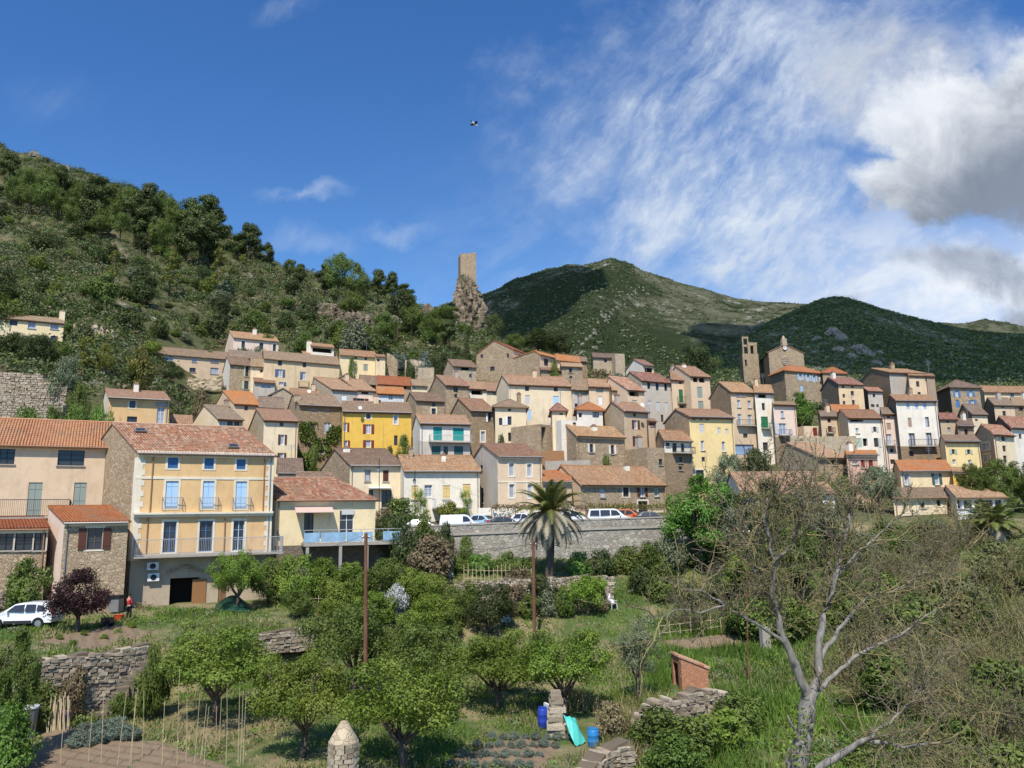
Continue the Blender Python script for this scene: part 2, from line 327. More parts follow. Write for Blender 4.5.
V,F=grid_mesh(XX,YY,ZZ); me=raw_mesh('ground',V,F,ground_material()); me.polygons.foreach_set('use_smooth',[True]*len(F))
g=link('ground',me); props(g,kind='structure')
# ------------------------------------------------------------------ far mountain and hill
def mountain_material(name,dark=1.,side=False):
    m,N,b,o=newmat(name); p=wpos(N); sp=N.n('ShaderNodeSeparateXYZ'); N.set(sp.inputs[0],p)
    f=N.noise(p,.012,6,.65); f2=N.noise(p,.06,5,.7); f3=N.noise(p,.25,4,.7)
    green=N.mix(f2,sc3((.020,.032,.014),dark),sc3((.050,.066,.028),dark)); pale=N.mix(f3,sc3((.10,.11,.06),dark),sc3((.19,.18,.12),dark)); rock=N.mix(f3,(.20,.19,.16),(.40,.38,.33))
    s=N.m('ADD',f,N.m('MULTIPLY',N.sm(sp.outputs[0],90,170),.22)) if side else f  # right slope paler: scree, and sunlight put into the colour
    c=N.mix(N.m('MULTIPLY',N.sm(s,.50,.64),N.sm(f2,.35,.6)),green,pale); c=N.mix(N.m('MULTIPLY',N.sm(N.m('ADD',N.m('MULTIPLY',f,.5),N.m('MULTIPLY',f2,.5)),.56,.63),N.sm(f3,.38,.6)),c,rock)
    N.set(b.inputs['Base Color'],c); b.inputs['Roughness'].default_value=1; b.inputs['Specular IOR Level'].default_value=.05
    N.set(b.inputs['Normal'],N.bump(N.m('ADD',f2,f3),1.,3.)); return m
def fbm(x,y,o=5,s=1.,seed=0):
    r=np.random.default_rng(seed); z=0; a=1.
    for i in range(o):
        t=r.uniform(0,6.28,4); th=r.uniform(0,3.14); u=x*math.cos(th)+y*math.sin(th); v=-x*math.sin(th)+y*math.cos(th)
        z=z+a*np.sin(u*s+t[0]+1.1*np.sin(v*s*.7+t[1]))*np.sin(v*s+t[2]+np.sin(u*s*.6+t[3])); a*=.52; s*=2.05
    return z
def ridge(name,rx,rr,Yr,Y0,z0,mat,amp,spur=None,seed=1,back=1.6,curve=.85):
    px=np.arange(rx[0],rx[-1]+1,4.); t=np.concatenate([np.linspace(0,1,110),np.linspace(1.03,back,14)])
    PX,T=np.meshgrid(px,t); YR=np.interp(PX,rx,Yr) if hasattr(Yr,'__len__') else np.full_like(PX,Yr)
    YY=Y0+(YR-Y0)*T; XX=(PX-512)/FPX*YY*1.01
    zr=np.array([[zrow(r,1.,p) for p,r in zip(px,np.interp(px,rx,rr))]])*YR
    Z=np.where(T<=1, z0+(zr-z0)*(1-(1-np.clip(T,0,1))**(1/curve)), zr-(T-1)*(zr-z0)*1.3)
    Z=Z+amp*fbm(XX,YY,6,.018,seed)*np.clip(T*1.4,0,1)*np.clip((1.02-T)*4+.12,0.12,1)
    if spur is not None: Z=Z+spur(PX,T)
    V,F=grid_mesh(XX,YY,Z); me=raw_mesh(name,V,F,mat); me.polygons.foreach_set('use_smooth',[True]*len(F)); o=link(name,me); props(o,kind='structure'); return XX,YY,Z
def spur1(PX,T):
    cx=np.interp(T,[.25,.6,1.0],[590,612,650]); d=(PX-cx); return 16*np.exp(-(d/26)**2)*np.clip(1.02-T,0,1)**.5*np.clip(T*3,0,1)
MT=ridge('mountain',[300,380,430,480,500,530,560,600,630,660,700,740,780,810,850,900,1024,1200],[335,324,308,296,291,281,273,269,270,278,288,297,303,307,313,320,331,346],820,300,24,mountain_material('mountain_scrubland',.85,True),9,spur1,3)
HL=ridge('hill',[690,730,770,800,830,850,870,900,940,980,1024,1100,1250],[366,348,325,312,301,298,302,313,325,333,337,341,350],480,225,27,mountain_material('hill_scrubland',1.25),5,None,5)
# ------------------------------------------------------------------ houses
UP=np.array([0,0,1.])
def bis(f,lo,hi):
    for _ in range(50):
        m=(lo+hi)/2
        if f(m)>0: hi=m
        else: lo=m
    return (lo+hi)/2
def on_plane(px,py,O,ax):
    r=ray(px,py); A=np.array([[r[0],-ax[0]],[r[1],-ax[1]]]); t,s=np.linalg.solve(A,O[:2]); return s, t*r[2]
def facade(mb,O,ax,nout,S,z0,z1,holes,bands,m,dep):
    """flat wall with real openings; ax along, nout outward normal"""
    us=sorted({0.,S}|{h[0] for h in holes}|{h[1] for h in holes}); zs=sorted({z0,z1}|{h[2] for h in holes}|{h[3] for h in holes}|{b[0] for b in bands if z0<b[0]<z1})
    P=lambda s,z,d=0: (O[0]+ax[0]*s-nout[0]*d, O[1]+ax[1]*s-nout[1]*d, z)
    for i in range(len(us)-1):
        for j in range(len(zs)-1):
            a,b,c,d=us[i],us[i+1],zs[j],zs[j+1]
            if b-a<1e-4 or d-c<1e-4: continue
            mu,mz=(a+b)/2,(c+d)/2
            if any(h[0]<mu<h[1] and h[2]<mz<h[3] for h in holes): continue
            k=m
            for bz,bm in bands:
                if mz<bz: k=bm
            mb.poly([P(a,c),P(b,c),P(b,d),P(a,d)],k)
    for h in holes:
        a,b,c,d,dp=h[:5]; k=m
        for bz,bm in bands:
            if (c+d)/2<bz: k=bm
        for q in ((P(a,c),P(a,d),P(a,d,dp),P(a,c,dp)),(P(b,d),P(b,c),P(b,c,dp),P(b,d,dp)),(P(b,c),P(a,c),P(a,c,dp),P(b,c,dp)),(P(a,d),P(b,d),P(b,d,dp),P(a,d,dp))): mb.poly(q,k)
def slope(mb,p,d,up,W,L,th=.14,corr=False):
    """a tiled roof plane: p lower corner, d along eave, up along the slope (unit)"""
    p=np.asarray(p,float); n=np.cross(d,up); n/=np.linalg.norm(n)
    if n[2]<0: n=-n
    q=[p,p+d*W,p+d*W+up*L,p+up*L]; uv=[(0,0),(W,0),(W,L),(0,L)]
    b=mb.verts([c for c in q],uv); mb.face((b,b+3,b+2,b+1),1)
    t=mb.verts([c+n*th for c in q],uv)
    if not corr: mb.face((t,t+1,t+2,t+3),0)
    for i in range(4): mb.face((b+i,b+(i+1)%4,t+(i+1)%4,t+i),0)
    if corr:
        nu=max(4,int(W/.22)*5); nv=max(2,int(L/.38)); r=random.Random(int(W*1000))
        base=mb.n; P=[]; UVs=[]
        for j in range(nv+1):
            for e in (0,1):
                v=L*min(1,(j+e*.98)/(nv+1)); lift=.05-.04*e
                for i in range(nu+1):
                    u=W*i/nu; h=.075*abs(math.sin(math.pi*u/.22))**.8+lift
                    P.append(p+d*u+up*(v-.02)+n*(th*.4+h)); UVs.append((u,v))
        mb.verts(P,UVs); w=nu+1
        for j in range(2*(nv+1)-1):
            for i in range(nu):
                a=base+j*w+i; mb.face((a,a+1,a+w+1,a+w),0)
    return n
KIND=dict(d='glass',w='curtain',o='dark',b='blueglass')
def window(root,O,ax,no,h,kind,near,org):
    """pane set back in its opening (window > frame, shutter, sill, surround)"""
    a,b,c,d,dp=h; P=lambda s,z,q: np.array([O[0]+ax[0]*s+no[0]*q,O[1]+ax[1]*s+no[1]*q,z])
    A=np.array([ax[0],ax[1],0]); Nn=np.array([no[0],no[1],0]); w=b-a; hh=d-c
    base=kind[0]; mat=M[KIND[base]]; closed=None; openc=None; k=kind[1:]; sur='+' in k; k=k.replace('+','')
    sill='_' in k; k=k.replace('_',''); one=None
    fr=M['wht'] if kind[0]=='w' else M['brownf']
    if '|' in k: k,f=k.split('|'); fr=M[f]
    if k.startswith('='): closed=k[1:]
    elif k.startswith(':'): openc=k[1:]
    elif k.startswith('>'): openc=k[1:]; one=1
    elif k.startswith('<'): openc=k[1:]; one=0
    mb=MB(); mb.poly([P(a,c,-dp+.015),P(b,c,-dp+.015),P(b,d,-dp+.015),P(a,d,-dp+.015)])
    win=mb.build('door' if base=='D' else 'window',mat,root,org)
    if base!='o' and not closed:
        fb=MB(); t=.055 if near else .07; q=-dp+.03
        for s0,s1,z0,z1 in ((a,a+t,c,d),(b-t,b,c,d),(a+t,b-t,c,c+t),(a+t,b-t,d-t,d))+(((a+b)/2-t/2,(a+b)/2+t/2,c+t,d-t),)*(w>.7):
            fb.box(P(s0,z0,q),A*(s1-s0),Nn*.05,UP*(z1-z0))
        if hh>1.1 and near and w>.6:
            for e in (.36,.68):
                fb.box(P(a+t,c+hh*e,q+.004),A*(w/2-1.6*t),Nn*.03,UP*.03); fb.box(P((a+b)/2+t*.6,c+hh*e,q+.004),A*(w/2-1.6*t),Nn*.03,UP*.03)
        fb.build('frame',fr,win,org)
    if closed:
        for i in (0,1):
            sb=MB(); s0=a+.01+i*(w/2); 
            sb.box(P(s0,c+.02,-dp*.55),A*(w/2-.02),Nn*.045,UP*(hh-.04))
            if near:
                for e in (.2,.8): sb.box(P(s0+.03,c+hh*e,-dp*.55+.046),A*(w/2-.08),Nn*.02,UP*.09)
            sb.build('shutter',M[closed],win,org)
    if openc:
        for i in ((0,1) if one is None else (one,)):
            sb=MB(); sw=min(w*.52,.7); s0=(a-sw-.03) if i==0 else b+.03
            sb.box(P(s0,c,.025),A*sw,Nn*.045,UP*hh)
            if near:
                for e in (.15,.82): sb.box(P(s0+.03,c+hh*e,.071),A*(sw-.06),Nn*.02,UP*.1)
            sb.build('shutter',M[openc],win,org)
    if sur:
        fb=MB(); t=.17; q=.0; zb=c-.12 if not base=='D' else c
        for s0,s1,z0,z1 in ((a-t,a,zb,d+t),(b,b+t,zb,d+t),(a,b,d,d+t),(a,b,zb,c)): fb.box(P(s0,z0,q),A*(s1-s0),Nn*.035,UP*(z1-z0))
        fb.build('surround',M['trim'],win,org)
    elif sill or near:
        fb=MB(); fb.box(P(a-.1,c-.1,0),A*(w+.2),Nn*.12,UP*.09); fb.build('sill',M['concrete'],win,org)
    return win
def railing(mb,p0,p1,h,step=.14,r=.012,m=0):
    p0=np.asarray(p0,float); p1=np.asarray(p1,float); L=np.linalg.norm(p1-p0); n=max(2,int(L/step))
    mb.tube([p0+UP*h,p1+UP*h],.028,5,m); mb.tube([p0+UP*.1,p1+UP*.1],.02,4,m)
    for i in range(n+1):
        q=p0+(p1-p0)*i/n; mb.tube([q,q+UP*h],r if 0<i<n else .025,4,m,False)
class House: pass
HOUSES=[]
def house(label,F,e,b,Y,a=None,g=None,r=None,rf=.5,t='g',wall='cream',gab=None,roof='rt',win=(),lwin=(),bal=(),ch=(),D=None,bands=(),ov=.42,name='house',cat='house',group=None,corr=None,back=True,slopev=None,cor=None,deepdoor=None):
    px0,px1=F
    if a is None: a=float(np.interp((px0+px1)/2,[0,300,500,700,1000],[28,26,18,13,7]))
    if a<28: a+=3
    a=math.radians(a); d=np.array([math.cos(a),math.sin(a),0]); gv=np.array([-math.sin(a),math.cos(a),0])
    O=at(px0,e,Y); ze=O[2]; zb=zrow(b,Y,px0)
    W=bis(lambda s: proj(O+d*s)[0]-px1, .2, 60)
    if g is None and t in('g','h') and px0>-50: g=px0-1.2
    if g is not None:
        if D is None: D=bis(lambda s: g-proj(O+gv*s)[0], .5, 40)
        Dmax={'x':18}.get(t,11.) if rf<.7 else 8.5
        D=max(4.2 if rf>.99 else 6.,min(D,Dmax)) if t!='f' else max(3.,min(D,Dmax))
        f_=lambda th: proj(O+np.array([-math.sin(th),math.cos(th),0])*D)[0]
        th=bis(lambda s: g-f_(s), a-.75, min(1.35,a+.75)); gv=np.array([-math.sin(th),math.cos(th),0])
    if D is None: D=7.
    D=max(2.5,min(D,22)); near=Y<98; corr=(Y<72) if corr is None else corr
    Rr=slopev*rf*D if slopev else .3*rf*D
    if r is not None:
        q=O+gv*(rf*D if t!='x' else 0); Rr=zrow(r,q[1],proj(q)[0])-ze; Rr=max(.13*rf*D,min(.62*rf*D,Rr)) if t!='x' else max(.12*W,min(.3*W,Rr))
    base=np.array([O[0],O[1],zb]); corners=[O,O+d*W,O+gv*D,O+d*W+gv*D]
    zbot=min([zb-.3]+[gz(c[0],c[1])-.5 for c in corners])
    root=empty(name,base,label,cat,group)
    front=np.array([d[1],-d[0],0]); left=np.array([-gv[1],gv[0],0])
    def mk(lst,Oq,ax):
        res=[]
        for q in lst:
            x0,x1,y0,y1,k=q; ym=(y0+y1)/2; s0,_=on_plane(x0,ym,Oq,ax); s1,_=on_plane(x1,ym,Oq,ax); xm=(x0+x1)/2
            _,z1=on_plane(xm,y0,Oq,ax); _,z0=on_plane(xm,y1,Oq,ax)
            s0,s1=min(s0,s1),max(s0,s1); lim=W if ax is d else D
            s0=max(.12,s0); s1=min(lim-.12,s1); z1=min(z1,ze-.12); z0=max(z0,zbot+.1)
            if s1-s0<.25 or z1-z0<.25: continue
            if s1-s0<.5: c0=(s0+s1)/2; s0,s1=c0-.25,c0+.25
            dp=(1.2 if (x1-x0)*(y1-y0)>40 or k.startswith('oo') else .3) if k[0]=='o' else .2
            if k=='oo': k='o'
            res.append(((s0,s1,z0,z1,dp),k))
        return res
    fw=mk(win,O,d); lw=mk(lwin,O,gv)
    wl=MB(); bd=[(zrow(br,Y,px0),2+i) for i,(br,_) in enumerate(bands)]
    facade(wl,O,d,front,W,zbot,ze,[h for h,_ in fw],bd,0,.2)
    facade(wl,O,gv,left,D,zbot,ze,[h for h,_ in lw],[],1,.2)
    R2=O+d*W; B2=O+gv*D
    wl.poly([R2+UP*(zbot-ze),R2+gv*D+UP*(zbot-ze),R2+gv*D,R2],1); wl.poly([B2+d*W+UP*(zbot-ze),B2+UP*(zbot-ze),B2,B2+d*W],0)
    rg=O+gv*(rf*D)+UP*Rr; roofm=[M[roof],M['timber']]; rb=MB(); lg=.1
    if t=='g':
        for q,mi in ((O,1),(R2,1)):
            P=[q,q+gv*(rf*D)+UP*Rr,q+gv*D] if rf<.99 else [q,q+gv*D+UP*Rr,q+gv*D]
            wl.poly(P,mi)
        L=math.hypot(rf*D,Rr); up=(gv*(rf*D)+UP*Rr)/L
        slope(rb,O-d*lg-up*ov,d,up,W+2*lg,L+ov,corr=corr)
        if rf<.99:
            L2=math.hypot((1-rf)*D,Rr); up2=(-gv*((1-rf)*D)+UP*Rr)/L2; slope(rb,O+gv*D-d*lg-up2*ov,d,up2,W+2*lg,L2+ov)
            rp=rg+UP*.13; rb.tube([rp-d*lg,rp+d*(W+lg)],.11,6,0)
        else:
            wl.poly([B2,B2+d*W,B2+d*W+UP*Rr,B2+UP*Rr],0)
    elif t=='h':
        # hip on both ends
        hp=min(W*.45,D*.5); E=[O-d*ov-gv*ov,R2+d*ov-gv*ov,R2+d*ov+gv*(D+ov),O-d*ov+gv*(D+ov)]
        r0=O+d*hp+gv*(D/2)+UP*Rr; r1=O+d*(W-hp)+gv*(D/2)+UP*Rr; k=UP*.13
        def up(P,ax,o): 
            return [(float(np.dot(np.asarray(p)-o,ax)),float(np.linalg.norm((np.asarray(p)-o)-ax*np.dot(np.asarray(p)-o,ax)))) for p in P]
        for P,ax in (([E[0],E[1],r1,r0],d),([E[1],E[2],r1],gv),([E[2],E[3],r0,r1],-d),([E[3],E[0],r0],-gv)):
            P=[p+k for p in P]; rb.poly(P,0,up(P,ax,P[0]))
        rb.poly([E[0],E[3],E[2],E[1]],1)
        for i in range(4): rb.poly([E[i],E[(i+1)%4],E[(i+1)%4]+k,E[i]+k],0)
        for p,q in ((E[0],r0),(E[1],r1),(E[2],r1),(E[3],r0),(r0,r1)): rb.tube([p+k,q+k],.1,5,0)
    elif t=='x':
        ap=O+d*(W/2)+UP*Rr; wl.poly([O,R2,ap],0); wl.poly([O+gv*D,R2+gv*D,ap+gv*D],0)
        L=math.hypot(W/2,Rr)
        for o,dd in ((O,d),(R2,-d)):
            u=(dd*(W/2)+UP*Rr)/L; slope(rb,o-u*ov-gv*.15,gv,u,D+.3,L+ov)
    elif t=='f':
        rb.box(O+UP*-.3+d*.02+gv*.02,d*(W-.04),gv*(D-.04),UP*.12)
    hs=House(); HOUSES.append(hs); hs.O,hs.d,hs.g,hs.W,hs.D,hs.ze,hs.zb,hs.root,hs.R,hs.rf,hs.front,hs.left,hs.base,hs.near,hs.Y=O,d,gv,W,D,ze,zb,root,Rr,rf,front,left,base,near,Y
    wl.build('wall',[M[wall],M[gab or wall]]+[M[bm] for _,bm in bands],root,base)
    rb.build('roof',roofm,root,base,uv=True)
    for h,k in fw: window(root,O,d,front,h,k,near,base)
    for h,k in lw: window(root,O,gv,left,h,k,near,base)
    if t=='g' and cor is not False and Y<135:
        cb=MB(); cb.box(O-UP*.30+front*.0,d*W,front*.11,UP*.16,0); cb.box(O-UP*.14,d*W,front*.19,UP*.13,0)
        cb.build('cornice',M[cor or 'trim'] if near else M[cor or 'pipe'],root,base)
        if Y<112:
            gb=MB(); gb.tube([O+front*(ov+.02)+UP*-.06,O+d*W+front*(ov+.02)+UP*-.06],.07,6); s=W-.25 if random.random()<.6 else .25
            q=O+d*s+front*.08; gb.tube([q+front*(ov-.1)+UP*-.1,q+UP*-.5,q+UP*(max(zb-ze,-9))],.05,6); gb.build('downpipe',M['zinc'] if random.random()<.5 else M['pipe'],root,base)
    for x0,x1,yf,yr,mk_ in bal: balcony(hs,x0,x1,yf,yr,mk_)
    for c in ch: chimney(hs,*c)
    return hs
def balcony(h,x0,x1,yf,yr,mat='iron',dep=.75,slab='concrete',ends=True):
    s0,_=on_plane(x0,yf,h.O,h.d); s1,_=on_plane(x1,yf,h.O,h.d); xm=(x0+x1)/2
    _,z0=on_plane(xm,yf,h.O,h.d); _,z1=on_plane(xm,yr,h.O,h.d); hh=max(.7,z1-z0)
    P=lambda s,q,z: np.array([h.O[0]+h.d[0]*s+h.front[0]*q,h.O[1]+h.d[1]*s+h.front[1]*q,z])
    mb=MB(); mb.box(P(s0,.003,z0-.14),h.d*(s1-s0),h.front*dep,UP*.14); b=mb.build('balcony',M[slab],h.root,h.base)
    rb=MB(); q=dep-.06; st=.13 if h.near else .2
    railing(rb,P(s0+.05,q,z0),P(s1-.05,q,z0),hh,st)
    if ends: railing(rb,P(s0+.05,.05,z0),P(s0+.05,q,z0),hh,st); railing(rb,P(s1-.05,.05,z0),P(s1-.05,q,z0),hh,st)
    rb.build('railing',M[mat],b,h.base); return b
def chimney(h,px,ytop,w=.6,mat='white',q=.7,cap='pipe'):
    gq=h.rf*h.D*q; Oq=h.O+h.g*gq; s,zt=on_plane(px,ytop,Oq,h.d); zr=h.ze+h.R*q; zt=max(zt,zr+.5)
    c=Oq+h.d*s; mb=MB(); ang=math.atan2(h.d[1],h.d[0]); mb.cbox((c[0],c[1],zr-.3),w,w*.8,zt-zr+.3,0,ang); ob=mb.build('chimney',M[mat],h.root,h.base)
    cb=MB(); cb.cbox((c[0],c[1],zt),w+.12,w*.8+.12,.08,0,ang); cb.cbox((c[0],c[1],zt+.085),w*.6,w*.5,.2,0,ang); cb.build('chimney_cap',M[cap],ob,h.base)
def canopy(h,x0,x1,y,dep=1.2,mat='awning',drop=.35,name='awning'):
    s0,_=on_plane(x0,y,h.O,h.d); s1,z=on_plane(x1,y,h.O,h.d)
    P=lambda s,q,zz: np.array([h.O[0]+h.d[0]*s+h.front[0]*q,h.O[1]+h.d[1]*s+h.front[1]*q,zz]); mb=MB()
    A=[P(s0,.01,z),P(s1,.01,z),P(s1,dep,z-drop),P(s0,dep,z-drop)]; k=UP*.06
    b=mb.verts(A+[p+k for p in A])
    for f in ((0,1,2,3),(7,6,5,4),(0,4,5,1),(1,5,6,2),(2,6,7,3),(3,7,4,0)): mb.face([b+i for i in f])
    return mb.build(name,M[mat],h.root,h.base)
# ------------------------------------------------------------------ the village, house by house
V_={}
# ---- top of the hamlet on the left
house('long cream yellow house on the scrubby slope above the stone terrace wall',(-30,64),315,350,125,26,r=311,wall='paley',roof='rb',D=8,
 win=[(9.6,17.6,320,325.5,'d'),(28,35.7,321.3,328.5,'w_|lblue'),(50.6,58.8,321.4,329.3,'w_|lblue'),(50.4,57.8,336,341.8,'d_')],ch=[(62.5,311.5,.9,'cream',.9)])
house('ochre house with a white balcony door and hipped roof behind the peach house',(108.7,169.7),397.5,432,95,24,g=101,r=390,wall='ochre',gab='white2',roof='rp',ov=.6,
 win=[(129.5,135.5,399.5,408,'d+'),(127,137,416.5,423,'d_|brown'),(156.8,164.4,407,424.5,'w|wht'),(156,168,400.5,405.5,'w|greyw')])
house('tiny tiled shed squeezed between the ochre house and the pale gable',(171,192),424,432,101,24,r=416,wall='stoneb',roof='rp',D=5)
house('long grey beige house with blue framed windows below the hillside',(158.8,229.5),354,378,150,26,r=347.5,wall='beige',roof='rb',D=9,
 win=[(165.2,173.4,354.8,361,'w_|lblue'),(192.2,196.5,355,362,'w_|lblue'),(210.9,218.5,355,362.5,'w_|lblue'),(189.5,195.7,367.8,372.2,'d_'),(210.5,218.5,367.8,374,'w_|lblue')])
house('small pale pink house with a white chimney, highest of the left hamlet',(233.5,278.7),337.6,353,159,26,g=225,r=331.5,wall='pinkw',roof='rt',
 win=[(241.4,245,341,347.8,'d+'),(259.3,263.4,342.8,349,'d+'),(272.8,276,344.3,351,'d+')],ch=[(254.7,329.5,.8,'white',.8)])
house('low brown roofed annexe beneath the small pink house',(229,262),356.5,368,149,26,r=350.5,wall='stoneg',roof='rd',D=6)
house('stone house with pale green shutters at the foot of the pink house',(230,251),364.3,392,141,26,g=223,r=357,wall='stone',roof='rb',gab='white2',
 win=[(245.5,248.6,366,376.5,'d_<pgreen'),(244.3,248.4,381,389.3,'d_:pgreen')])
house('cream house end with a veranda lean-to beside the green shuttered stone house',(251,276),366,392,140.5,26,r=359,wall='cream',roof='rb',D=7,
 win=[(260.3,262.6,369.5,372.6,'d')])
house('low glazed veranda with rusty tiled lean-to roof',(254.5,275),382,392,137,26,r=377.8,rf=1,wall='grey2',roof='rt',D=3,win=[(261,271.5,383,388.3,'w')])
house('long ochre yellow house with blue grey shutters in the upper row',(264,339.6),358.6,389,140,30,r=351.3,wall='ochre2',roof='rb',D=10,
 win=[(278,282,360.2,365.6,'d'),(302.7,306.2,362,367.3,'d'),(277.6,282.3,369.3,377,'w:dblue'),(302.2,306,372,379.6,'w<dblue'),(279,283.5,382,385.6,'w>dblue')],bal=[(298,308.5,387,382,'wood')])
h=house('white roof terrace house with a dark red covered loggia',(304,338),356,368,152,26,g=300,r=352,wall='white2',roof='rp',D=8,ch=[(309,341.5,.9,'white',.9)])
house('covered rooftop loggia with dark red ceiling',(311,334),345.8,357,154,26,r=343,rf=1,wall='white2',roof='rt',D=5,win=[(312.5,332,346.6,352.6,'o')],slopev=.2)
house('pale yellow house with closed grey shutters and orange roof edge',(340,376),355,383,148,22,r=349.8,wall='paley',roof='rt',D=9,
 win=[(354.6,356.9,356.4,359.2,'d'),(364.6,367,357,360,'d'),(353.2,357.4,364,370.2,'w=greyw'),(363.4,367.8,364,370.9,'w=ggreen')])
house('narrow yellow stair block attached to the pale yellow house',(376,385.3),356.5,383,147,22,r=354.5,rf=1,wall='paley',roof='rp',D=5,win=[(377.6,379,358.8,361.5,'d')],slopev=.15)
# ---- mid left
house('grey rendered stone house with one white shutter below the long ochre house',(331.5,356),389.2,404,125,28,g=310.5,r=377.8,rf=.85,wall='grey',gab='stoneg',roof='rp',win=[(341.6,346.6,395.2,402,'w=wht')])
house('little stone gable house peeping over a pink roof',(333,357),381,392,136,24,r=373,wall='stoneg',roof='rp',t='x',D=6)
house('pink rendered house with brown shutters under a sun bleached roof',(356.5,376),390,404,127,24,g=338,r=379,rf=.8,wall='pinkw',gab='stone',roof='rp',
 win=[(361.5,368.6,390.8,394,'o'),(357,364.4,398.4,401.8,'d:brown')])
house('low house with bright new orange roof tiles',(378,411.5),384,394,138,22,r=376.3,wall='brownp',roof='ro',D=8,win=[(385,388,385,389,'d'),(397.4,406.8,385.2,388.4,'o')])
house('low house with an old brown roof left of the new orange roof',(360,378.5),384,394,138.5,22,r=375.8,wall='stoneb',roof='rb',D=8,win=[(368,374,384.8,388.5,'o')])
house('pale bluish white house under a strip of orange tiles',(377,404),393.2,406,125,20,r=387,wall='bluew',roof='ro',D=6,win=[(388.6,393,394.8,400,'w'),(378,381,400,402.5,'d')])
house('small yellow house with brown roof among stone ruins',(412,427.5),385.4,396,135,20,r=380,wall='paley',roof='rb',D=6,win=[(413.2,416,386,389.8,'w')])
house('stone house with a white framed window above the white teal shuttered house',(416,444.5),400.4,420,115,20,g=404.5,r=393,wall='stone',roof='rb',
 win=[(432,435,402.3,406.6,'d'),(431.5,435.8,408.3,415,'d+')])
house('tan stone house with a small attic window beside the loggia house',(445.5,468.8),385,412,122,20,g=428,r=376,wall='stone',roof='rp',
 win=[(453.5,458,386.7,392.4,'d'),(454.6,457,394,397.7,'d')])
house('grey stone house with dark attic slot under the cypress',(453,476.3),366,384,140,20,g=443.5,r=360,wall='stoneg',roof='rb',win=[(461,469,366.8,370.2,'o'),(469.3,472,373.8,377.7,'d')])
house('white loggia house under a pinkish roof',(466,487),388.4,404,125,18,r=382,wall='white',roof='rp',D=7,win=[(471.4,482.8,389.4,394.8,'o')])
house('cream house end with a grey shuttered window beside the white loggia',(487,507.4),390.6,406,124.5,18,r=383,wall='cream',roof='rp',D=7,win=[(492.7,501.5,391,395.2,'w=ggreen')])
h=house('large rubble stone house with orange roof at the top of the village',(512.7,530),349.5,372,150,60,g=476.3,r=341,wall='peach',gab='stone',roof='ro',
 win=[(519,523.8,355,359,'d'),(518.6,521,350.4,352.3,'d')],lwin=[(480.4,482.8,354,358.2,'d'),(506.8,509,353.7,357.8,'d'),(490,494.5,366.6,370.8,'d')],ov=.25)
house('peach fronted house behind a long rubble gable near the hilltop',(539.6,560),354.2,372,145,50,g=500,r=349.8,rf=.12,wall='peach',gab='stone',roof='ro',
 win=[(544,548.4,358.6,366,'d')],D=16)
house('strip of peach upper storey under a pale orange roof',(556,580),360,372,147,30,r=354.6,wall='peach',roof='ro',D=6,win=[(571,575,361,364,'d')])
house('low stone terrace house under a flat tiled strip',(541,565),370,383,141,18,r=367.5,rf=1,wall='stone',roof='rp',D=5,win=[(554,557,372,376,'d')],slopev=.15)
house('small square stone house with a single window near the village top',(561.5,582.3),366.3,383,140,14,r=363.4,wall='stone',roof='rp',D=6,win=[(569,572,368.3,372.6,'d_'),(569.5,572.5,376,379.5,'d')])
house('tiny stone turret room with tiled cap behind the square stone house',(572,587),361,372,152,14,r=357,wall='stoneb',roof='rb',D=5,win=[(577.5,580.5,361.7,364.5,'d')])
house('roofless stone ruin with old brown tiles below the dark hillside',(593,616),357.3,372,165,12,r=353.5,wall='stoneg',roof='rd',D=7,win=[(604,607,359,362.5,'d')])
house('bare square stone wall block beside the ruin',(615,624.5),353.5,376,164,12,wall='stoneg',roof='rb',t='f',D=4)
house('pale gabled house with a dark loggia high in the middle of the village',(643,653.7),364.8,384,145,26,g=626,r=359.8,wall='peach',gab='white2',roof='rp',win=[(644.6,652.4,367.8,372.4,'o')])
# ---- centre
V_['big']=house('biggest cream house in the middle, five storeys with blue closed shutters',(508.6,571.5),384,466,112,15,g=496.5,r=375.5,wall='cream',roof='rp',
 win=[(525,529,385.6,391,'d'),(553.7,557.8,386.2,391.4,'d'),(525,530,395.3,404,'w=greyw'),(553.2,559,396,406,'w=skyb'),(527.6,531.2,409.6,420.4,'w=skyb'),(527,530.4,426.4,431.4,'w')])
house('grey house with a wide dark attic opening right of the biggest cream house',(571.8,588.8),389.5,418,114,15,r=379.8,wall='grey2',roof='rb',D=8,win=[(575,587.4,390,396,'w=ggreen'),(575,577.6,403.5,408.4,'d'),(580.4,582.8,404,408.4,'d')])
house('beige house with a shuttered attic beside the grey attic house',(588.8,609),386.4,418,113.5,16,r=379.6,wall='peach',roof='rp',D=8,win=[(596,603.4,386.8,392.6,'w=ggreen'),(598.6,602.4,396.5,405,'w=wht')])
house('cream house with two tiny attic windows under an old roof',(612,627),390,414,114,24,g=606,r=379.8,wall='cream',roof='rp',win=[(617.8,620.6,390.9,393.8,'d'),(617.6,621.6,396,397.8,'d')])
house('peach house with a black attic loggia and red brown roof',(627,644.2),389.3,414,112,26,g=603,r=377.3,rf=.7,wall='peach',roof='rr',win=[(629.3,638.9,390.4,396.3,'o'),(632,637,400,402.6,'w=pgreen')])
house('tall grey cream house with two rows of three windows',(641.2,671.2),380.4,432,122,28,g=620,r=371,wall='grey2',gab='stoneg',roof='rr',
 win=[(647.2,650.2,381.8,389,'d'),(655.7,658.7,382.6,390.6,'d'),(664.3,667.2,383,391,'d'),(648,651.6,400.8,410,'w=greyw'),(656.3,660.4,402,410.8,'w=greyw'),(664.8,668,402.5,412,'w=greyw'),(661,663.6,414.8,422,'d')])
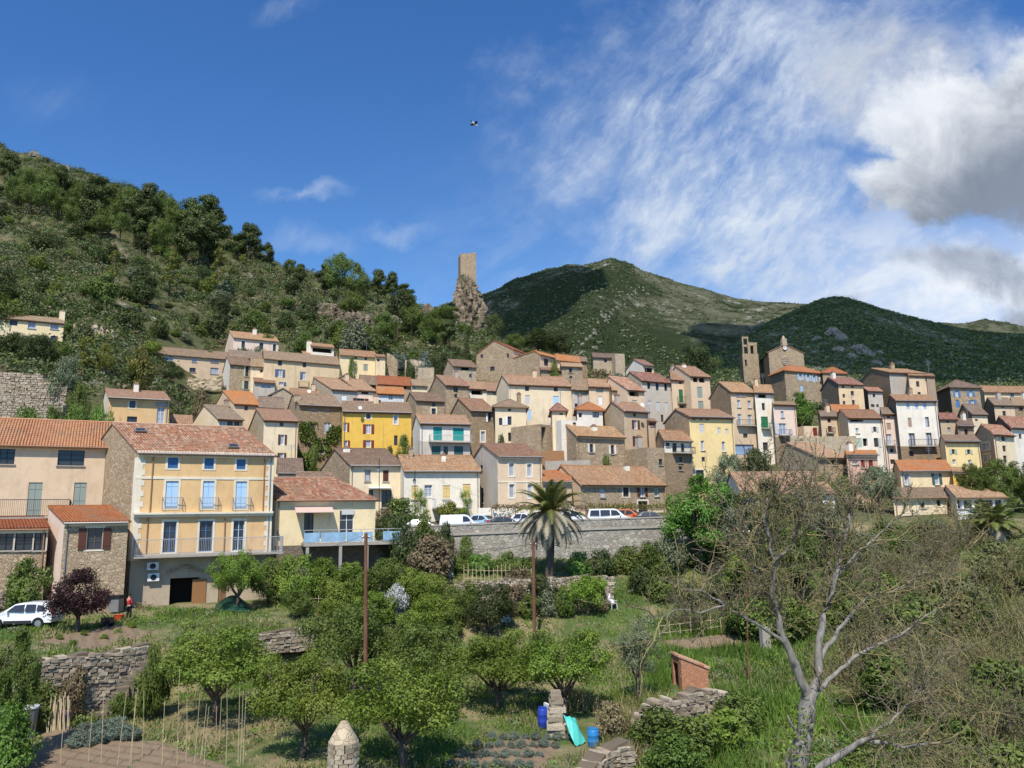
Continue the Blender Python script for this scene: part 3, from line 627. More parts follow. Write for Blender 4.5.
house('peach house with a green door on a small iron balcony',(671.2,690),379.5,425,124,22,r=371,wall='peach',roof='rp',D=9,
 win=[(678.6,682,380.3,384,'d'),(679,683.2,389.5,403,'d=green'),(679.6,684,405,409,'d')],bal=[(677.4,686.8,403.3,397.3,'iron')])
house('tall peach house with a double attic opening and grey green shutters',(690,709.6),376,420,123,16,g=664,r=366.5,wall='peach',roof='rp',
 win=[(693,697.7,377,382.2,'o'),(699,704.6,377.6,382.6,'o'),(697.2,702.4,386.8,397.8,'w=ggreen'),(698.2,703.6,401,410.8,'w=ggreen')],ch=[(683.5,365.5,.7,'white2',.9)])
house('tall beige house with a long iron balcony and big stone gable',(730.4,754.6),391.6,458,112,14,g=710,r=382.3,wall='beige',gab='stoneb',roof='rt',
 win=[(736.6,744.5,392.7,396,'w_'),(737.2,740.4,400,407.3,'w_'),(747.8,751,400.6,407.8,'w_'),(737.8,741.8,414,425,'w'),(748,752.1,414.6,425.2,'w'),(743.2,747.6,433.6,437.8,'d'),(735.5,754,444.5,455,'b')],bal=[(736.6,755.4,425.6,420.3,'iron')])
house('tall narrow white house with a green shutter and black attic opening',(754.6,772.8),392.6,458,111.8,14,r=385.4,wall='white',roof='rt',D=9,
 win=[(758.3,766,394,397.9,'o'),(761.9,765,403,410.2,'d'),(761.2,768.2,416.6,427.6,'w=green'),(763,768,442.3,450,'d')],bal=[(761,770,428.3,424,'green')])
house('low peach house with flat roof line and blue railing beside the plane tree',(773,795.4),404.3,448,111,14,r=402.3,wall='pinkw',roof='rb',D=7,slopev=.1,bands=[(436.5,'stoneb')],
 win=[(780.8,783.8,411,417.5,'w_|lblue'),(779.2,786.6,423.3,434.6,'w<greyw')],bal=[(778.3,789.6,435.2,430,'pblue')])
house('bright yellow twin house with pale closed shutters and a stone gable',(689,733),416.6,486,100,14,g=664.5,r=409.6,wall='yellow',gab='stone',roof='rp',
 win=[(693,695.2,417.8,420,'d'),(700,702,418,420,'d'),(706.4,708.4,418.2,420.2,'d'),(699.3,703.9,423.8,432.6,'w=greyw'),(717.4,720.4,427.7,433.8,'w=greyw'),(725.4,728.2,429,433.8,'w=greyw'),(701,704.4,440.6,450.4,'w_'),(722,725.4,441.6,451.6,'w_'),(702.3,704.5,457,461.6,'d'),(696,704,470,482,'d+')],bal=[])
V_['tall']=house('tall tan house with brown shutters and a grey stone gable',(623.6,648),410.8,470,102,26,g=602,r=402,wall='tan',gab='stoneg',roof='rp',
 win=[(633.3,635.8,411.8,416.6,'d'),(633.9,637.5,420.2,428.8,'w:brown'),(634.8,638.6,436.3,445.8,'w:brown'),(636.7,639.4,458.5,464,'d')])
house('narrow tan annexe with a brown shutter right of the tall tan house',(648,655.8),421,472,101.6,26,r=418.8,rf=1,wall='tan',roof='rb',D=5,slopev=.1,win=[(649,654.6,421.9,425.4,'d=brown')])
house('white upper floor house with a dark balcony over rough stone',(664,691.4),440.4,476,97,24,g=655,r=431,wall='white2',gab='stone',roof='rt',bands=[(452.6,'stoneb')],
 win=[(665.8,669.6,442,446.4,'d'),(672.6,676.8,442.2,452,'d'),(681,684.4,442,452,'d'),(678.4,682.2,457,462.8,'d'),(678.6,682.4,466.4,470.2,'d')],bal=[(672.2,692.4,452.8,448,'iron')])
house('rough stone flank with one small window below the tall tan house',(647,672.4),447.4,478,96,24,r=445,rf=1,wall='stone',roof='rb',t='f',D=5,win=[(658.8,662.6,459,465,'d')])
house('stone house with white framed shutters and a white chimney, centre of the village',(576,624.4),435.6,470,97,28,g=557,r=425.8,wall='stone',roof='rt',
 win=[(589.6,593,444,452.4,'d:white2'),(610.7,614,445.2,454,'d:white2'),(569,575,449,458,'d+')],ch=[(593.8,426.5,.7,'white',.55)])
house('little square turret with a pyramid tiled roof',(552,565.6),411.4,428,101,12,r=404,t='h',wall='cream',roof='rr',D=1.9,ov=.35,win=[(560,562.2,413,415,'d')])
house('white house with an orange hipped roof and a brown framed window',(577,602.5),410.3,432,103,20,r=402.6,t='h',wall='white2',roof='ro',D=4.5,win=[(592.4,599,410.8,417.6,'w|brown'),(579,581.6,412.8,417.4,'d')])
house('flat roofed white terrace with a stone balustrade beside the turret',(561,590),420,434,99.5,20,wall='white2',t='f',roof='rp',D=4,win=[(573,576,422.5,425.5,'d')])
house('rounded stone gatehouse with a tall shadowed archway',(540,558),424,470,100,50,wall='stone',t='f',roof='rp',D=5,win=[(541.5,546.4,427,447,'oo'),],name='stone_gatehouse',cat='gatehouse')
house('cream house with white shutters and hipped roof left of the archway',(495,526),407.4,447,104,16,r=399.8,t='h',wall='cream',roof='rb',D=8,
 win=[(508,510.8,407.9,411.2,'d'),(499.2,502.2,418,425.2,'d>wht'),(507.6,511.6,416.4,425,'d<wht'),(508.2,512,432.6,441.3,'d>wht'),(518.6,521.6,433.2,440.8,'d<wht')])
house('grey brown stone house with white shutters between cream neighbours',(470.5,495),410.6,448,105,20,g=448,r=399,wall='stoneb',gab='stone',roof='rt',
 win=[(488.2,490.9,412.6,422,'d<wht'),(481,484.8,431.3,442,'w+')])
V_['teal']=house('white house with two big teal shutters over a long balcony slab',(420,470),423.2,460,98,16,g=412.8,r=415.3,wall='white2',roof='rp',bands=[(441.4,'grey2')],
 win=[(433.3,442,427,440.6,'w=teal'),(453,463.8,428,441,'w=teal'),(431.6,440.6,446,455,'w=dteal'),(443.4,448,446.4,458,'d'),(454,463.2,446.2,455,'w=dteal')],bal=[(428.6,471.2,441.9,435.6,'rail_grey')])
V_['gold']=house('golden orange house with dark red shutters',(342.8,411.4),411.2,456,105,14,r=402,wall='gold',roof='rb',D=9,
 win=[(366.2,370.6,414,418.8,'d+'),(394.2,397.2,415,424.2,'w+'),(365.9,371.1,424.3,433.6,'w:red'),(365.9,371,440.2,447.2,'w:red'),(343.8,346.4,422.6,431.6,'w>red'),(344,347.6,440.4,447.2,'w>red'),(394.2,397.4,435.4,445.4,'d')])
V_['ivy']=house('brown stone house half covered in ivy',(299.4,341.8),404.8,474,108,22,g=286,r=394.4,wall='stoneb',gab='stone',roof='rb',
 win=[(311.6,317.3,407.2,414.4,'d=brownp'),(324.5,330,407.4,414.6,'d=brownp'),(311.6,317.3,423,433.4,'d=brownp'),(323.8,331,422.4,433.4,'w'),(318,323.6,445.8,453.4,'d+')],ch=[(297,396,.9,'stoneg',.4)])
house('ruined stone gable with a broken roof above the ivy house',(272,293),394,412,119,24,r=386,wall='stoneg',roof='rd',t='x',D=6)
house('dark low roof with a satellite dish above the ivy house',(290.5,319),395,410,121,26,r=389,wall='brownp',roof='rt',D=6,win=[(297,312,395.6,399,'o')])
house('peach gabled house with a bright orange roof in the left cluster',(234,262.5),403.6,426,115,26,g=211.6,r=391.4,wall='beige',gab='peach',roof='ro',win=[(244.8,247.5,404.8,410.4,'d')])
house('low house with an old grey roof and dark opening, right of the orange roof',(259,284),407,424,113,26,r=397.2,wall='beige',roof='rd',D=7,win=[(272,280.6,407.3,410.6,'o')])
house('cream gabled house with a strip of attic windows behind the big yellow house',(217.6,243),418.8,440,100,27,g=190,r=405.8,wall='cream',gab='cream',roof='rd',win=[(219.6,226,420.6,425.6,'w'),(227,233,421,425.8,'d'),(234,239.6,421.4,426,'d')])
house('square beige house with brown shutters, yellow ground floor and stone gable',(264,298),420,470,98,22,g=249,r=409.6,wall='cream',gab='stoneg',roof='rp',bands=[(450,'paley')],
 win=[(280,283.2,422,426.2,'d'),(280.6,284.2,434.6,444.6,'w:brown'),(279.7,283.7,452.8,458.6,'w:brown')],ch=[])
# ---- road row
V_['porch']=house('cream house with a white porch canopy and brown stone gable by the road',(350,403),465.2,509,86,14,g=320.5,r=449.6,wall='cream',gab='stone',roof='rb',
 win=[(365,370.4,470.2,481.4,'w|brown'),(383,388.6,470.2,481.4,'d=brown'),(368.8,373,490,496,'d'),(381.5,391.5,490,507.5,'d|brown')])
canopy(V_['porch'],368.6,390.5,487.4,1.,'wht',.15,'porch_canopy')
chimney(V_['porch'],346.5,449.4,.8,'white2',.8)
V_['hall']=house('white hall with pale yellow arched doors behind a balustrade',(404.2,479.6),471,513,85,14,g=393.5,r=456.4,wall='white',roof='rt',
 win=[(442.8,450,485.4,499.4,'w=cream2'),(463,470.6,484,499.4,'w=cream2'),(424.5,432,485,497,'w+'),(411.6,418,485.6,499.6,'w=cream2')],ch=[(443.5,455.4,.5,'white',.6)])
balcony(V_['hall'],432,468,508,499,'wht',1.8)
V_['cream']=house('square cream house with four tall pale windows and a grey gable',(497.4,541.8),456.4,509,84,16,g=470,r=444.6,wall='peach',gab='grey2',roof='rt',
 win=[(509.2,513.9,463.4,476.2,'w+'),(527.2,531.6,464,476.6,'w+'),(509.4,514.3,484.2,497.8,'w+'),(527.6,532,484.4,498,'w+')],lwin=[(480,482.7,465,469.8,'d'),(480.6,483.4,488,503,'d')])
hc=V_['cream']; mb=MB(); _,z=on_plane(520,482.5,hc.O,hc.d); mb.box(hc.O+UP*(z-hc.ze),hc.d*hc.W,hc.front*.05,UP*.14); mb.build('string_course',M['trim'],hc.root,hc.base)
house('small lean-to with an orange roof and yellow pillar between two road houses',(543,571.5),481.5,509,84.5,14,r=471,rf=1,wall='tan',roof='ro',D=5,win=[(546,567,487,503,'o')])
V_['long']=house('long low tan stone house with a wide plain roof along the road',(580,664.8),484.4,518,86,30,g=545,r=463.2,wall='stone',gab='beige',roof='rt',
 win=[(600.4,605,489,497.4,'w=greyw'),(623,628.6,487,496.8,'d+'),(639.8,644.7,487.4,496.6,'w:brown'),(654.5,658.6,488,496.4,'w_'),(638.2,647.6,501,512.6,'d+|brown')],ch=[(626.5,465.4,.6,'white',.8)],bands=[(511.5,'cream')])
# ---- right cluster
ch1=house('church nave of tan stone with a small white clock on its front gable',(768.4,803.4),352.2,398,170,8,g=757.5,r=344.4,t='x',wall='stone',gab='stoneb',roof='rt',D=16,name='church',cat='church')
def disc(h,px,py,r_px,name,mats,out=.12,ring=None):
    s,z=on_plane(px,py,h.O,h.d); c=h.O+h.d*s; c=np.array([c[0],c[1],z])+h.front*out; r=r_px/FPX*h.Y; mb=MB()
    n=24; 
    for q,m in ((0,0),(-.12,0)): pass
    P=[c+h.d*(r*math.cos(k*2*math.pi/n))+UP*(r*math.sin(k*2*math.pi/n)) for k in range(n)]
    B=[p-h.front*.1 for p in P]; mb.poly(P,0)
    for k in range(n): mb.poly([P[k],P[(k+1)%n],B[(k+1)%n],B[k]],1)
    if ring:
        for rr in (1.,.62) if ring>1 else (1.,): mb.tube([c+h.front*.02+h.d*(r*rr*math.cos(k*2*math.pi/n))+UP*(r*rr*math.sin(k*2*math.pi/n)) for k in range(n+1)],.13,5,1)
        if ring>1:
            for k in range(8): mb.tube([c+h.front*.02,c+h.front*.02+h.d*(r*math.cos(k*math.pi/4))+UP*(r*math.sin(k*math.pi/4))],.09,4,1)
    else:
        for an,l in ((1.1,.55),(2.6,.75)): mb.tube([c+h.front*.03,c+h.front*.03+h.d*(r*l*math.cos(an))+UP*(r*l*math.sin(an))],.05,4,1)
    return mb.build(name,mats,h.root,h.base)
disc(ch1,785.3,361,4.2,'rose_window',[M['dblue'],M['stoneg']],.06,2)
ck=disc(ch1,784.2,348,2.1,'clock_face',[M['wht'],M['iron']],.3)
mb=MB(); s,z=on_plane(784,345,ch1.O,ch1.d); c=ch1.O+ch1.d*s; mb.cbox((c[0],c[1],z-.2),1.1,.8,1.6,0,math.radians(8)); mb.lathe((c[0],c[1],z+1.4),[(.45,0),(.3,.4),(.05,.8)],8); mb.build('clock_housing',M['stoneg'],ch1.root,ch1.base)
bt=house('square church bell tower with a stepped broken top',(742.3,758.2),353.5,398,176,8,g=739.4,t='f',wall='stone',gab='stoneb',roof='rb',D=3.9,name='bell_tower',cat='bell tower',win=[(745,747,359.5,366,'o')])
def block(h,x0,x1,ytop,ybot,dep,mat,name,q0=0,parent=None):
    s0,_=on_plane(x0,ytop,h.O,h.d); s1,_=on_plane(x1,ytop,h.O,h.d); _,z1=on_plane((x0+x1)/2,ytop,h.O,h.d); _,z0=on_plane((x0+x1)/2,ybot,h.O,h.d)
    o=h.O+h.d*s0+h.g*q0; mb=MB(); mb.box((o[0],o[1],z0),h.d*(s1-s0),h.g*dep,UP*(z1-z0)); return mb.build(name,M[mat],parent or h.root,h.base)
for x0,x1,yt in ((741.9,743.1,337.5),(746.9,748.1,337.5)): block(bt,x0,x1,yt,353.6,1.4,'stone','belfry_pier',.05)
block(bt,741.9,748.1,336.6,338.6,1.42,'stone','belfry_cap',.04); block(bt,743.1,746.9,344.5,346.6,1.2,'stone','belfry_lintel',.1)
block(bt,748.3,750,343.6,353.6,2.4,'stone','belfry_pier',.1); block(bt,753,756.6,343.6,353.6,2.4,'stone','belfry_pier',.1); block(bt,748.2,756.8,342.4,345.6,2.5,'stone','belfry_cap',.04)
rc=house('stone rectory with blue shutters and an orange hipped roof below the church',(784.5,822),371,404,155,22,g=770.3,r=364.6,t='h',wall='stone',gab='stoneb',roof='ro',ov=.4,
 win=[(799,801.6,373.8,380.2,'w:lblue'),(806.7,809.2,374.7,381.2,'w:lblue'),(813,815.4,375.8,381.8,'w:lblue'),(819.4,821,376.6,382,'w=wht'),(800.4,803.2,385.2,392,'w=lblue')])
house('side wing of the rectory with a second orange roof and one blue shutter',(822.5,846),373.2,396,158,14,r=367.2,t='h',wall='stone',roof='ro',D=7,ov=.4,win=[(832,835.6,374.4,379.4,'w=lblue')])
house('tall weathered ochre house with a dark crumbling stone gable',(838,862.8),384,416,125,12,g=821,r=378,wall='ochre2',gab='stoned',roof='rr',
 win=[(851.2,853.4,384.8,388,'d'),(850.8,854,391,395.6,'d'),(852,855,400,407,'d'),(843,845.4,401,405.2,'d'),(842.4,844,385,388,'d'),(843,844.8,394,397.6,'d')])
house('low patch of orange roof at the foot of the weathered ochre house',(832,860),412,422,120,12,r=405.5,wall='ochre2',roof='ro',D=6)
house('small grey house with twin dark openings below the big brown wall',(867.6,882.2),391,418,128,12,g=861,r=388,wall='grey2',gab='stoneb',roof='rr',win=[(871,874.6,404.2,407.2,'d'),(876.4,878.8,404.2,407.2,'d'),(873.2,874.8,393.8,397.4,'d')])
house('grey rendered tall house with peach front behind the big white house',(889,926),372.5,410,130,10,g=858,r=369,wall='grey',gab='stoneb',roof='rt',slopev=.12,D=12,
 win=[(916.3,919.6,381,386.8,'d'),(918,921,392,396.8,'d')])
house('peach stair tower strip attached to the grey rendered house',(908.6,926.2),375.5,404,128.5,10,r=373.5,rf=1,wall='peach',roof='rt',D=3,slopev=.12,win=[(916.2,919.4,381.2,386.8,'d'),(917.8,921,392,396.8,'d'),(915.8,918.2,375.9,378,'d')])
house('side block in painted brown shade right of the grey rendered house',(926.2,934.4),376,404,129,10,wall='brownp',roof='rt',D=5,r=374,rf=1,slopev=.1)  # brown wall colour holds the shade of this right side
V_['bigw']=house('big white four storey house with an iron balcony on a stone base',(895.6,936),400.6,468,108,6,g=887,r=395.6,wall='white2',gab='stoned',roof='rt',bands=[(446.4,'stoneb')],slopev=.2,D=8,
 win=[(906.4,909.4,402.6,409,'w=lblue'),(915.2,918,402.9,409.2,'w=lblue'),(923.2,926.4,402.7,409.2,'w=lblue'),(908,911.8,417.7,427,'w=brownp'),(925.4,929.2,417,426.8,'w|iron'),(909,915,433.2,446.2,'w+|iron'),(926.2,932,432.8,446,'w+|iron'),(909,913.6,451,456.4,'d'),],
 bal=[(908.6,935.2,446,439.8,'iron')])
house('narrow greyish house with a small balcony left of the big white house',(882,898.6),414,472,109,8,r=408.6,wall='pinkw',roof='rd',D=8,slopev=.2,
 win=[(886.6,891,423,429.6,'d=brownp'),(886.4,892,434,445,'w_'),(886.8,890.2,414.8,418,'d'),(890,893.6,448.8,452.2,'d'),(890.4,895,459.4,464,'d')],bal=[(885.4,894.4,445.4,441,'rail_grey')])
house('bright white house with a black attic opening and green glazed porch',(847.6,881.6),417.8,466,108,8,g=835,r=410.6,wall='white',gab='ochre2',roof='rt',
 win=[(850,863.4,418.4,421.8,'o'),(855.7,858.8,428,433.2,'w_'),(873.2,876.4,426.7,432,'d:greyw'),(874,878.6,438,447,'d>greyw'),(856,862,438.4,447.4,'w=pgreen'),(863,867.6,438.4,446,'o')],ch=[])
house('low beige house with red brown shutters behind the stone terrace',(820.4,837),416.4,440,112,10,r=412,wall='beige',roof='rd',D=6,win=[(827.4,830.8,417.2,422.6,'d=brown'),(828,832,426,432,'d=brown')],bal=[(826,833,433,430,'iron')])
house('low pale garage wall with a red door under the plane tree',(803.6,820.4),426,440,113,10,wall='peach',t='f',roof='rb',D=4,win=[(813,817.4,427.6,436,'d=red')])
house('rough stone gabled barn with a worn tile roof below the terrace',(818,849),457.4,476,96,20,g=780,r=443.6,rf=.75,wall='stone',gab='stoneg',roof='rp',D=13,win=[(832,836,458.2,465,'d=brown')])
house('salmon orange house with two red doors among the olives',(846.5,877),454.6,492,94,12,r=451.5,wall='salmon',roof='ro',D=6,slopev=.15,win=[(861,865,460,468,'d=red'),(868.6,873,460,468,'d=red'),(852.5,858,461,464.4,'w')])
house('yellow villa with a wide orange brown roof and tall shuttered windows',(900,952.4),471,502,92,9,g=893,r=461.6,wall='paley',roof='ro',slopev=.26,D=9,
 win=[(904.4,908,474,485,'w:greyw'),(934.4,939,473.4,484.6,'w:dteal')])
house('orange yellow annexe right of the yellow villa',(952.4,967),471.5,500,92.3,9,r=468.6,wall='gold',roof='rt',D=6,slopev=.12,win=[(955.6,957.6,472.4,475,'d')])
house('plain yellow house with small paired windows in the right cluster',(944.6,979),441.2,476,100,9,g=939.6,r=436.2,wall='yellow',gab='ochre2',roof='rb',slopev=.22,D=8,
 win=[(951.7,955,449.2,454.2,'d:pgreen'),(967,970.4,449.4,454.2,'d:pgreen'),(952.6,956,459.4,464.8,'w'),(968.4,971.4,459.8,464.8,'w'),(950.6,953.2,441.8,443.6,'d'),(966.4,968.8,441.8,443.6,'d')])
house('cream pavilion with a row of white pillars above the thicket',(956,1005),497.6,526,80,9,g=940,r=486.8,wall='wht',gab='cream',roof='rp',slopev=.2,D=10,
 win=[(957.6,961.2,500,508.5,'o'),(963.6,972,500,508.5,'d'),(974.4,983,500,508.5,'d'),(985,993,500,508.5,'d'),(995,1002,500,508.5,'d')])
house('long pale wall house mostly hidden behind the bare tree branches',(893,946),498,527,82,9,r=489.5,wall='cream',roof='rb',D=7,slopev=.14,win=[(921,924.4,502,508,'d'),(937,940,499,506,'d+')])
house('tan stone house with bright blue shutters at the right edge of the village',(949.8,979.4),387.8,416,135,10,g=936.8,r=380.2,t='h',wall='stone',gab='stoned',roof='rd',
 win=[(955,958.4,390.8,396.8,'w:blue'),(968.9,972.4,390.8,396.2,'w:blue'),(956,959.8,400.2,407.2,'d=blue'),(970.8,974.4,400,406.4,'w:blue')])
house('long low house with a brown roof and blue shutter, farthest right in the top row',(984,1040),392.2,410,140,8,g=977,r=386.6,wall='ochre2',roof='rt',win=[(1010.4,1013.8,392.9,397.2,'w=blue')],D=9)
house('beige house with an old grey roof and white verge in the right cluster',(993.8,1014),405,426,125,10,g=984,r=398.4,wall='beige',gab='stoned',roof='rd',win=[(1002.6,1006,411,416.4,'d'),(1001.8,1003.8,405.8,408,'d')])
house('pale blank house under an old hipped roof beneath the blue shuttered stone house',(971.6,987),414,436,121,12,g=957,r=404.6,wall='cream',gab='stoned',roof='rd',win=[(975,978,419,421,'d')])
house('small tan house with a red brown roof and blue window beside the big white house',(939.8,957.4),419.2,448,112,10,r=414,wall='tan',roof='rr',D=7,win=[(947.6,950.8,427.4,433,'w|lblue'),(946,949,420,422.8,'d')])
house('sunken brown house with a dark doorway behind the plain yellow house',(957.4,973.4),425.8,448,111,12,r=419.5,wall='brownp',roof='rd',D=7,win=[(964.6,968,429,436,'d')])
house('beige house with a stone flank holding two white framed windows',(993,1013.6),434.2,472,104,30,g=973.6,r=425,wall='cream',gab='stoneg',roof='rr',
 win=[(1001,1004.6,434.9,441.2,'d:pgreen'),(1002.6,1006.2,445.6,451.6,'d'),(1003.4,1007.2,455.6,463,'d')],lwin=[(982.3,990,442.8,449.8,'w+'),(983.6,990.4,454.2,462,'w+')])
house('white house with a wide red roof cut by the right edge of the view',(1010.5,1046),427.4,472,108,22,g=992,r=416.4,wall='white2',gab='stoned',roof='rr',win=[(1018.8,1021.8,434,438.8,'d')])
house('low dark roofed house at the very right edge below the long brown roof',(1013,1040),405.4,424,127,10,r=398.2,wall='stoneb',roof='rb',D=8,win=[(1019,1023,407,411,'d')])
house('white gabled house with a pink tile roof hidden by the bare tree',(742,834),494,514,79,10,g=723.4,r=473.6,wall='white2',gab='white2',roof='rp',slopev=.36,D=10,win=[(770,776,498,506,'d'),(800,806,498,506,'d')])

for i,h_ in enumerate([q for q in HOUSES if q.Y>84 and q.Y<132 and q.R>.5]):
    if i%3==1:
        s=h_.W*random.choice((.15,.5,.82)); q=h_.O+h_.d*s+h_.g*(h_.rf*h_.D*.85)+UP*(h_.R*.85); px_,py_=proj(q+UP*1.1); chimney(h_,px_,py_,random.uniform(.45,.7),random.choice(('white2','stone','peach','grey')),.85)
# ------------------------------------------------------------------ front row of houses
def strip(h,rowc,t,mat,name,q=.05,x0=None,x1=None):
    _,z=on_plane((proj(h.O)[0]+proj(h.O+h.d*h.W)[0])/2,rowc,h.O,h.d); mb=MB(); o=h.O.copy(); o[2]=z
    mb.box(o-h.d*.04,h.d*(h.W+.08),h.front*q,UP*t); return mb.build(name,M[mat],h.root,h.base)
pe=house('long peach house with black framed windows and new orange tiles',(-60,110),443.6,600,60.9,28,r=418,wall='peach',roof='rn',D=9,ov=.45,
 win=[(-1,14.8,448.2,464,'d|blk_'),(57.8,84.4,450,465.4,'d|blk_'),(27.4,41.4,482.4,517,'w=ggreen'),(73.6,86,482.6,505.4,'w=ggreen'),(-36,-16,448,463,'d|blk')],corr=True)
balcony(pe,-40,70,517.5,500.5,'iron',2.2)
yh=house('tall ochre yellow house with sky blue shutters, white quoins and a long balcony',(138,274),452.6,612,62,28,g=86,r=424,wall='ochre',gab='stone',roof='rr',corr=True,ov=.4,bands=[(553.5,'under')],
 win=[(167.9,178.1,457.6,468.4,'w+=pblue'),(204.5,213.8,458.2,469,'w+=pblue'),(236.7,245.5,459.3,469.4,'w+=pblue'),
 (165.4,177.9,481,508.4,'w+=skyb'),(202.6,213.8,481,508.6,'w+=skyb'),(235.6,246.4,481.4,508.8,'w+=skyb'),
 (163.2,175.8,521.6,552.4,'d+|blue'),(199.2,212.3,521,551.4,'d+|blue'),(233,244.1,520.4,550.6,'d+|skyb'),(169.5,199,577.8,611.5,'oo'),(218,226,583,606,'d=timber')],
 ch=[])
strip(yh,479.4,.2,'trim','string_course'); 
for rr,q,t in ((514,.45,.16),(516.6,.25,.2),(455.6,.12,.3)): strip(yh,rr,t,'trim','string_course',q)
for xs in ((161.8,181.8),(199,217.6),(232.2,250)): 
    s0,_=on_plane(xs[0],508.6,yh.O,yh.d); s1,_=on_plane(xs[1],508.6,yh.O,yh.d); _,z=on_plane(sum(xs)/2,509.2,yh.O,yh.d); mb=MB()
    o=np.array([yh.O[0],yh.O[1],z])+yh.front*.06; railing(mb,o+yh.d*s0+yh.front*.35,o+yh.d*s1+yh.front*.35,.95,.12); railing(mb,o+yh.d*s0,o+yh.d*s0+yh.front*.35,.95,.15); railing(mb,o+yh.d*s1,o+yh.d*s1+yh.front*.35,.95,.15); mb.build('railing',M['rail_grey'],yh.root,yh.base)
bl=balcony(yh,133,280,554,538,'rail_grey',1.35); bl['label']='long balcony slab with grey railing'
for side in (0,1):
    mb=MB()
    for i,z in enumerate(np.arange(yh.zb+3.9,yh.ze-.35,.42)):
        w=.42 if i%2 else .62; s=0 if side==0 else yh.W-w
        o=np.array([yh.O[0],yh.O[1],z])+yh.d*(s-.01 if s==0 else s+.01); mb.box(o,yh.d*w,yh.front*.03,UP*.425)
    if side==0: o=np.array([yh.O[0],yh.O[1],yh.zb+3.9])-yh.d*.03; mb.box(o,yh.d*.03,yh.g*.5,UP*(yh.ze-yh.zb-4.3))
    mb.build('quoin',M['trim'],yh.root,yh.base)
for px,r0,r1 in ((149.8,457,513),(262.6,458,513),(146,518,552),(223.6,518,552)):
    s,z0=on_plane(px,r1,yh.O,yh.d); _,z1=on_plane(px,r0,yh.O,yh.d); c=np.array([yh.O[0],yh.O[1],0])+yh.d*s+yh.front*.07; mb=MB(); mb.tube([c+UP*z0,c+UP*z1],.05,6); mb.build('downpipe',M['pipe'],yh.root,yh.base)
for px,row in ((152.6,566),(153.2,577)):
    s,z=on_plane(px,row,yh.O,yh.d); c=np.array([yh.O[0],yh.O[1],z])+yh.d*s+yh.front*.2; mb=MB(); mb.cbox((c[0],c[1],c[2]-.3),.85,.32,.6,0,math.radians(28)); ob=mb.build('air_conditioner',M['wht'],yh.root,yh.base)
    mb=MB(); f=c+yh.front*.17; mb.tube([f,f+yh.front*.02],.22,14); mb.build('fan_grille',M['iron'],ob,yh.base)
# garage stone arch and pillar
s0,z=on_plane(166,577,yh.O,yh.d); s1,_=on_plane(203,577,yh.O,yh.d); mb=MB(); n=9
for i in range(n):
    t0=i/n; x=s0+(s1-s0)*t0; o=np.array([yh.O[0],yh.O[1],z+.05+.55*math.sin(math.pi*(i+.5)/n)])+yh.d*x; mb.box(o,yh.d*((s1-s0)/n-.03),yh.front*.06,UP*.34)
mb.build('stone_arch',M['stone'],yh.root,yh.base)
mb=MB(); s2,zz=on_plane(204,611,yh.O,yh.d); o=np.array([yh.O[0],yh.O[1],zz])+yh.d*(s2-1.); mb.box(o-yh.g*.02,yh.d*1.05,yh.front*.07,UP*2.55); mb.build('garage_door',M['wood'],yh.root,yh.base)
for px,row,sz in ((117,431.4,.8),(148.5,442.5,.8)): pass
def skylight(h,px,row,w=.85,l=.6):
    n=np.cross(h.d,(h.g*(h.rf*h.D)+UP*h.R)/math.hypot(h.rf*h.D,h.R)); n/=np.linalg.norm(n); n=n if n[2]>0 else -n; up=np.cross(n,h.d); up=up if up[2]>0 else -up
    r=ray(px,row); t=np.dot(n,h.O+n*.25)/np.dot(n,r); c=r*t; mb=MB(); mb.box(c-h.d*w/2-up*l/2,h.d*w,up*l,n*.12); sk=mb.build('skylight',M['zinc'],h.root,h.base)
    mb=MB(); mb.box(c-h.d*(w/2-.08)-up*(l/2-.08)+n*.121,h.d*(w-.16),up*(l-.16),n*.012); mb.build('pane',M['glass'],sk,h.base)
skylight(yh,140.5,430.5); skylight(yh,233.5,446.4)
st=house('low stone annexe with dark brown shutters and a bright orange lean-to roof',(64.5,128.5),522.6,604,58.2,22,g=47.5,r=506.8,rf=1,wall='stone',gab='pinkw',roof='ro',corr=True,ov=.4,
 win=[(87,102.4,528,549.6,'d+:brown')],D=6)
vr=house('glazed veranda with a strip of orange tiles and a dark interior',(-30,48.6),530,590,57,22,r=518,rf=1,wall='grey2',roof='ro',corr=True,D=6,ov=.3,bands=[(553,'stone')],
 win=[(-22,-4,531.8,550,'d|wht'),(-2,13.2,531.8,550.4,'d|blk'),(15,32.5,531.8,550.4,'d|blk'),(34,46.6,531.8,550.4,'d|blk')])
lo=house('low pale yellow house with red worn tiles over a blue fenced terrace',(276,375.5),500.2,560,68.2,18,g=200,r=479,t='g',wall='paley',roof='rr',corr=True,ov=.45,bands=[(546,'stoned')],  # dark lower band: shade under the terrace put into the colour
 win=[(304,313.4,511,541,'d|blk'),(339.6,353.6,510.5,541,'d|wht')])
canopy(lo,294.6,332,507,1.5,'awning',.5)
mb=MB(); s0,zt=on_plane(341.6,509.6,lo.O,lo.d); s1,_=on_plane(354,509.6,lo.O,lo.d); _,zl=on_plane(348,514.6,lo.O,lo.d); o=np.array([lo.O[0],lo.O[1],zl])+lo.d*s0; mb.box(o,lo.d*(s1-s0),lo.front*.1,UP*(zt-zl)); mb.build('roller_blind',M['greyw'],lo.root,lo.base)
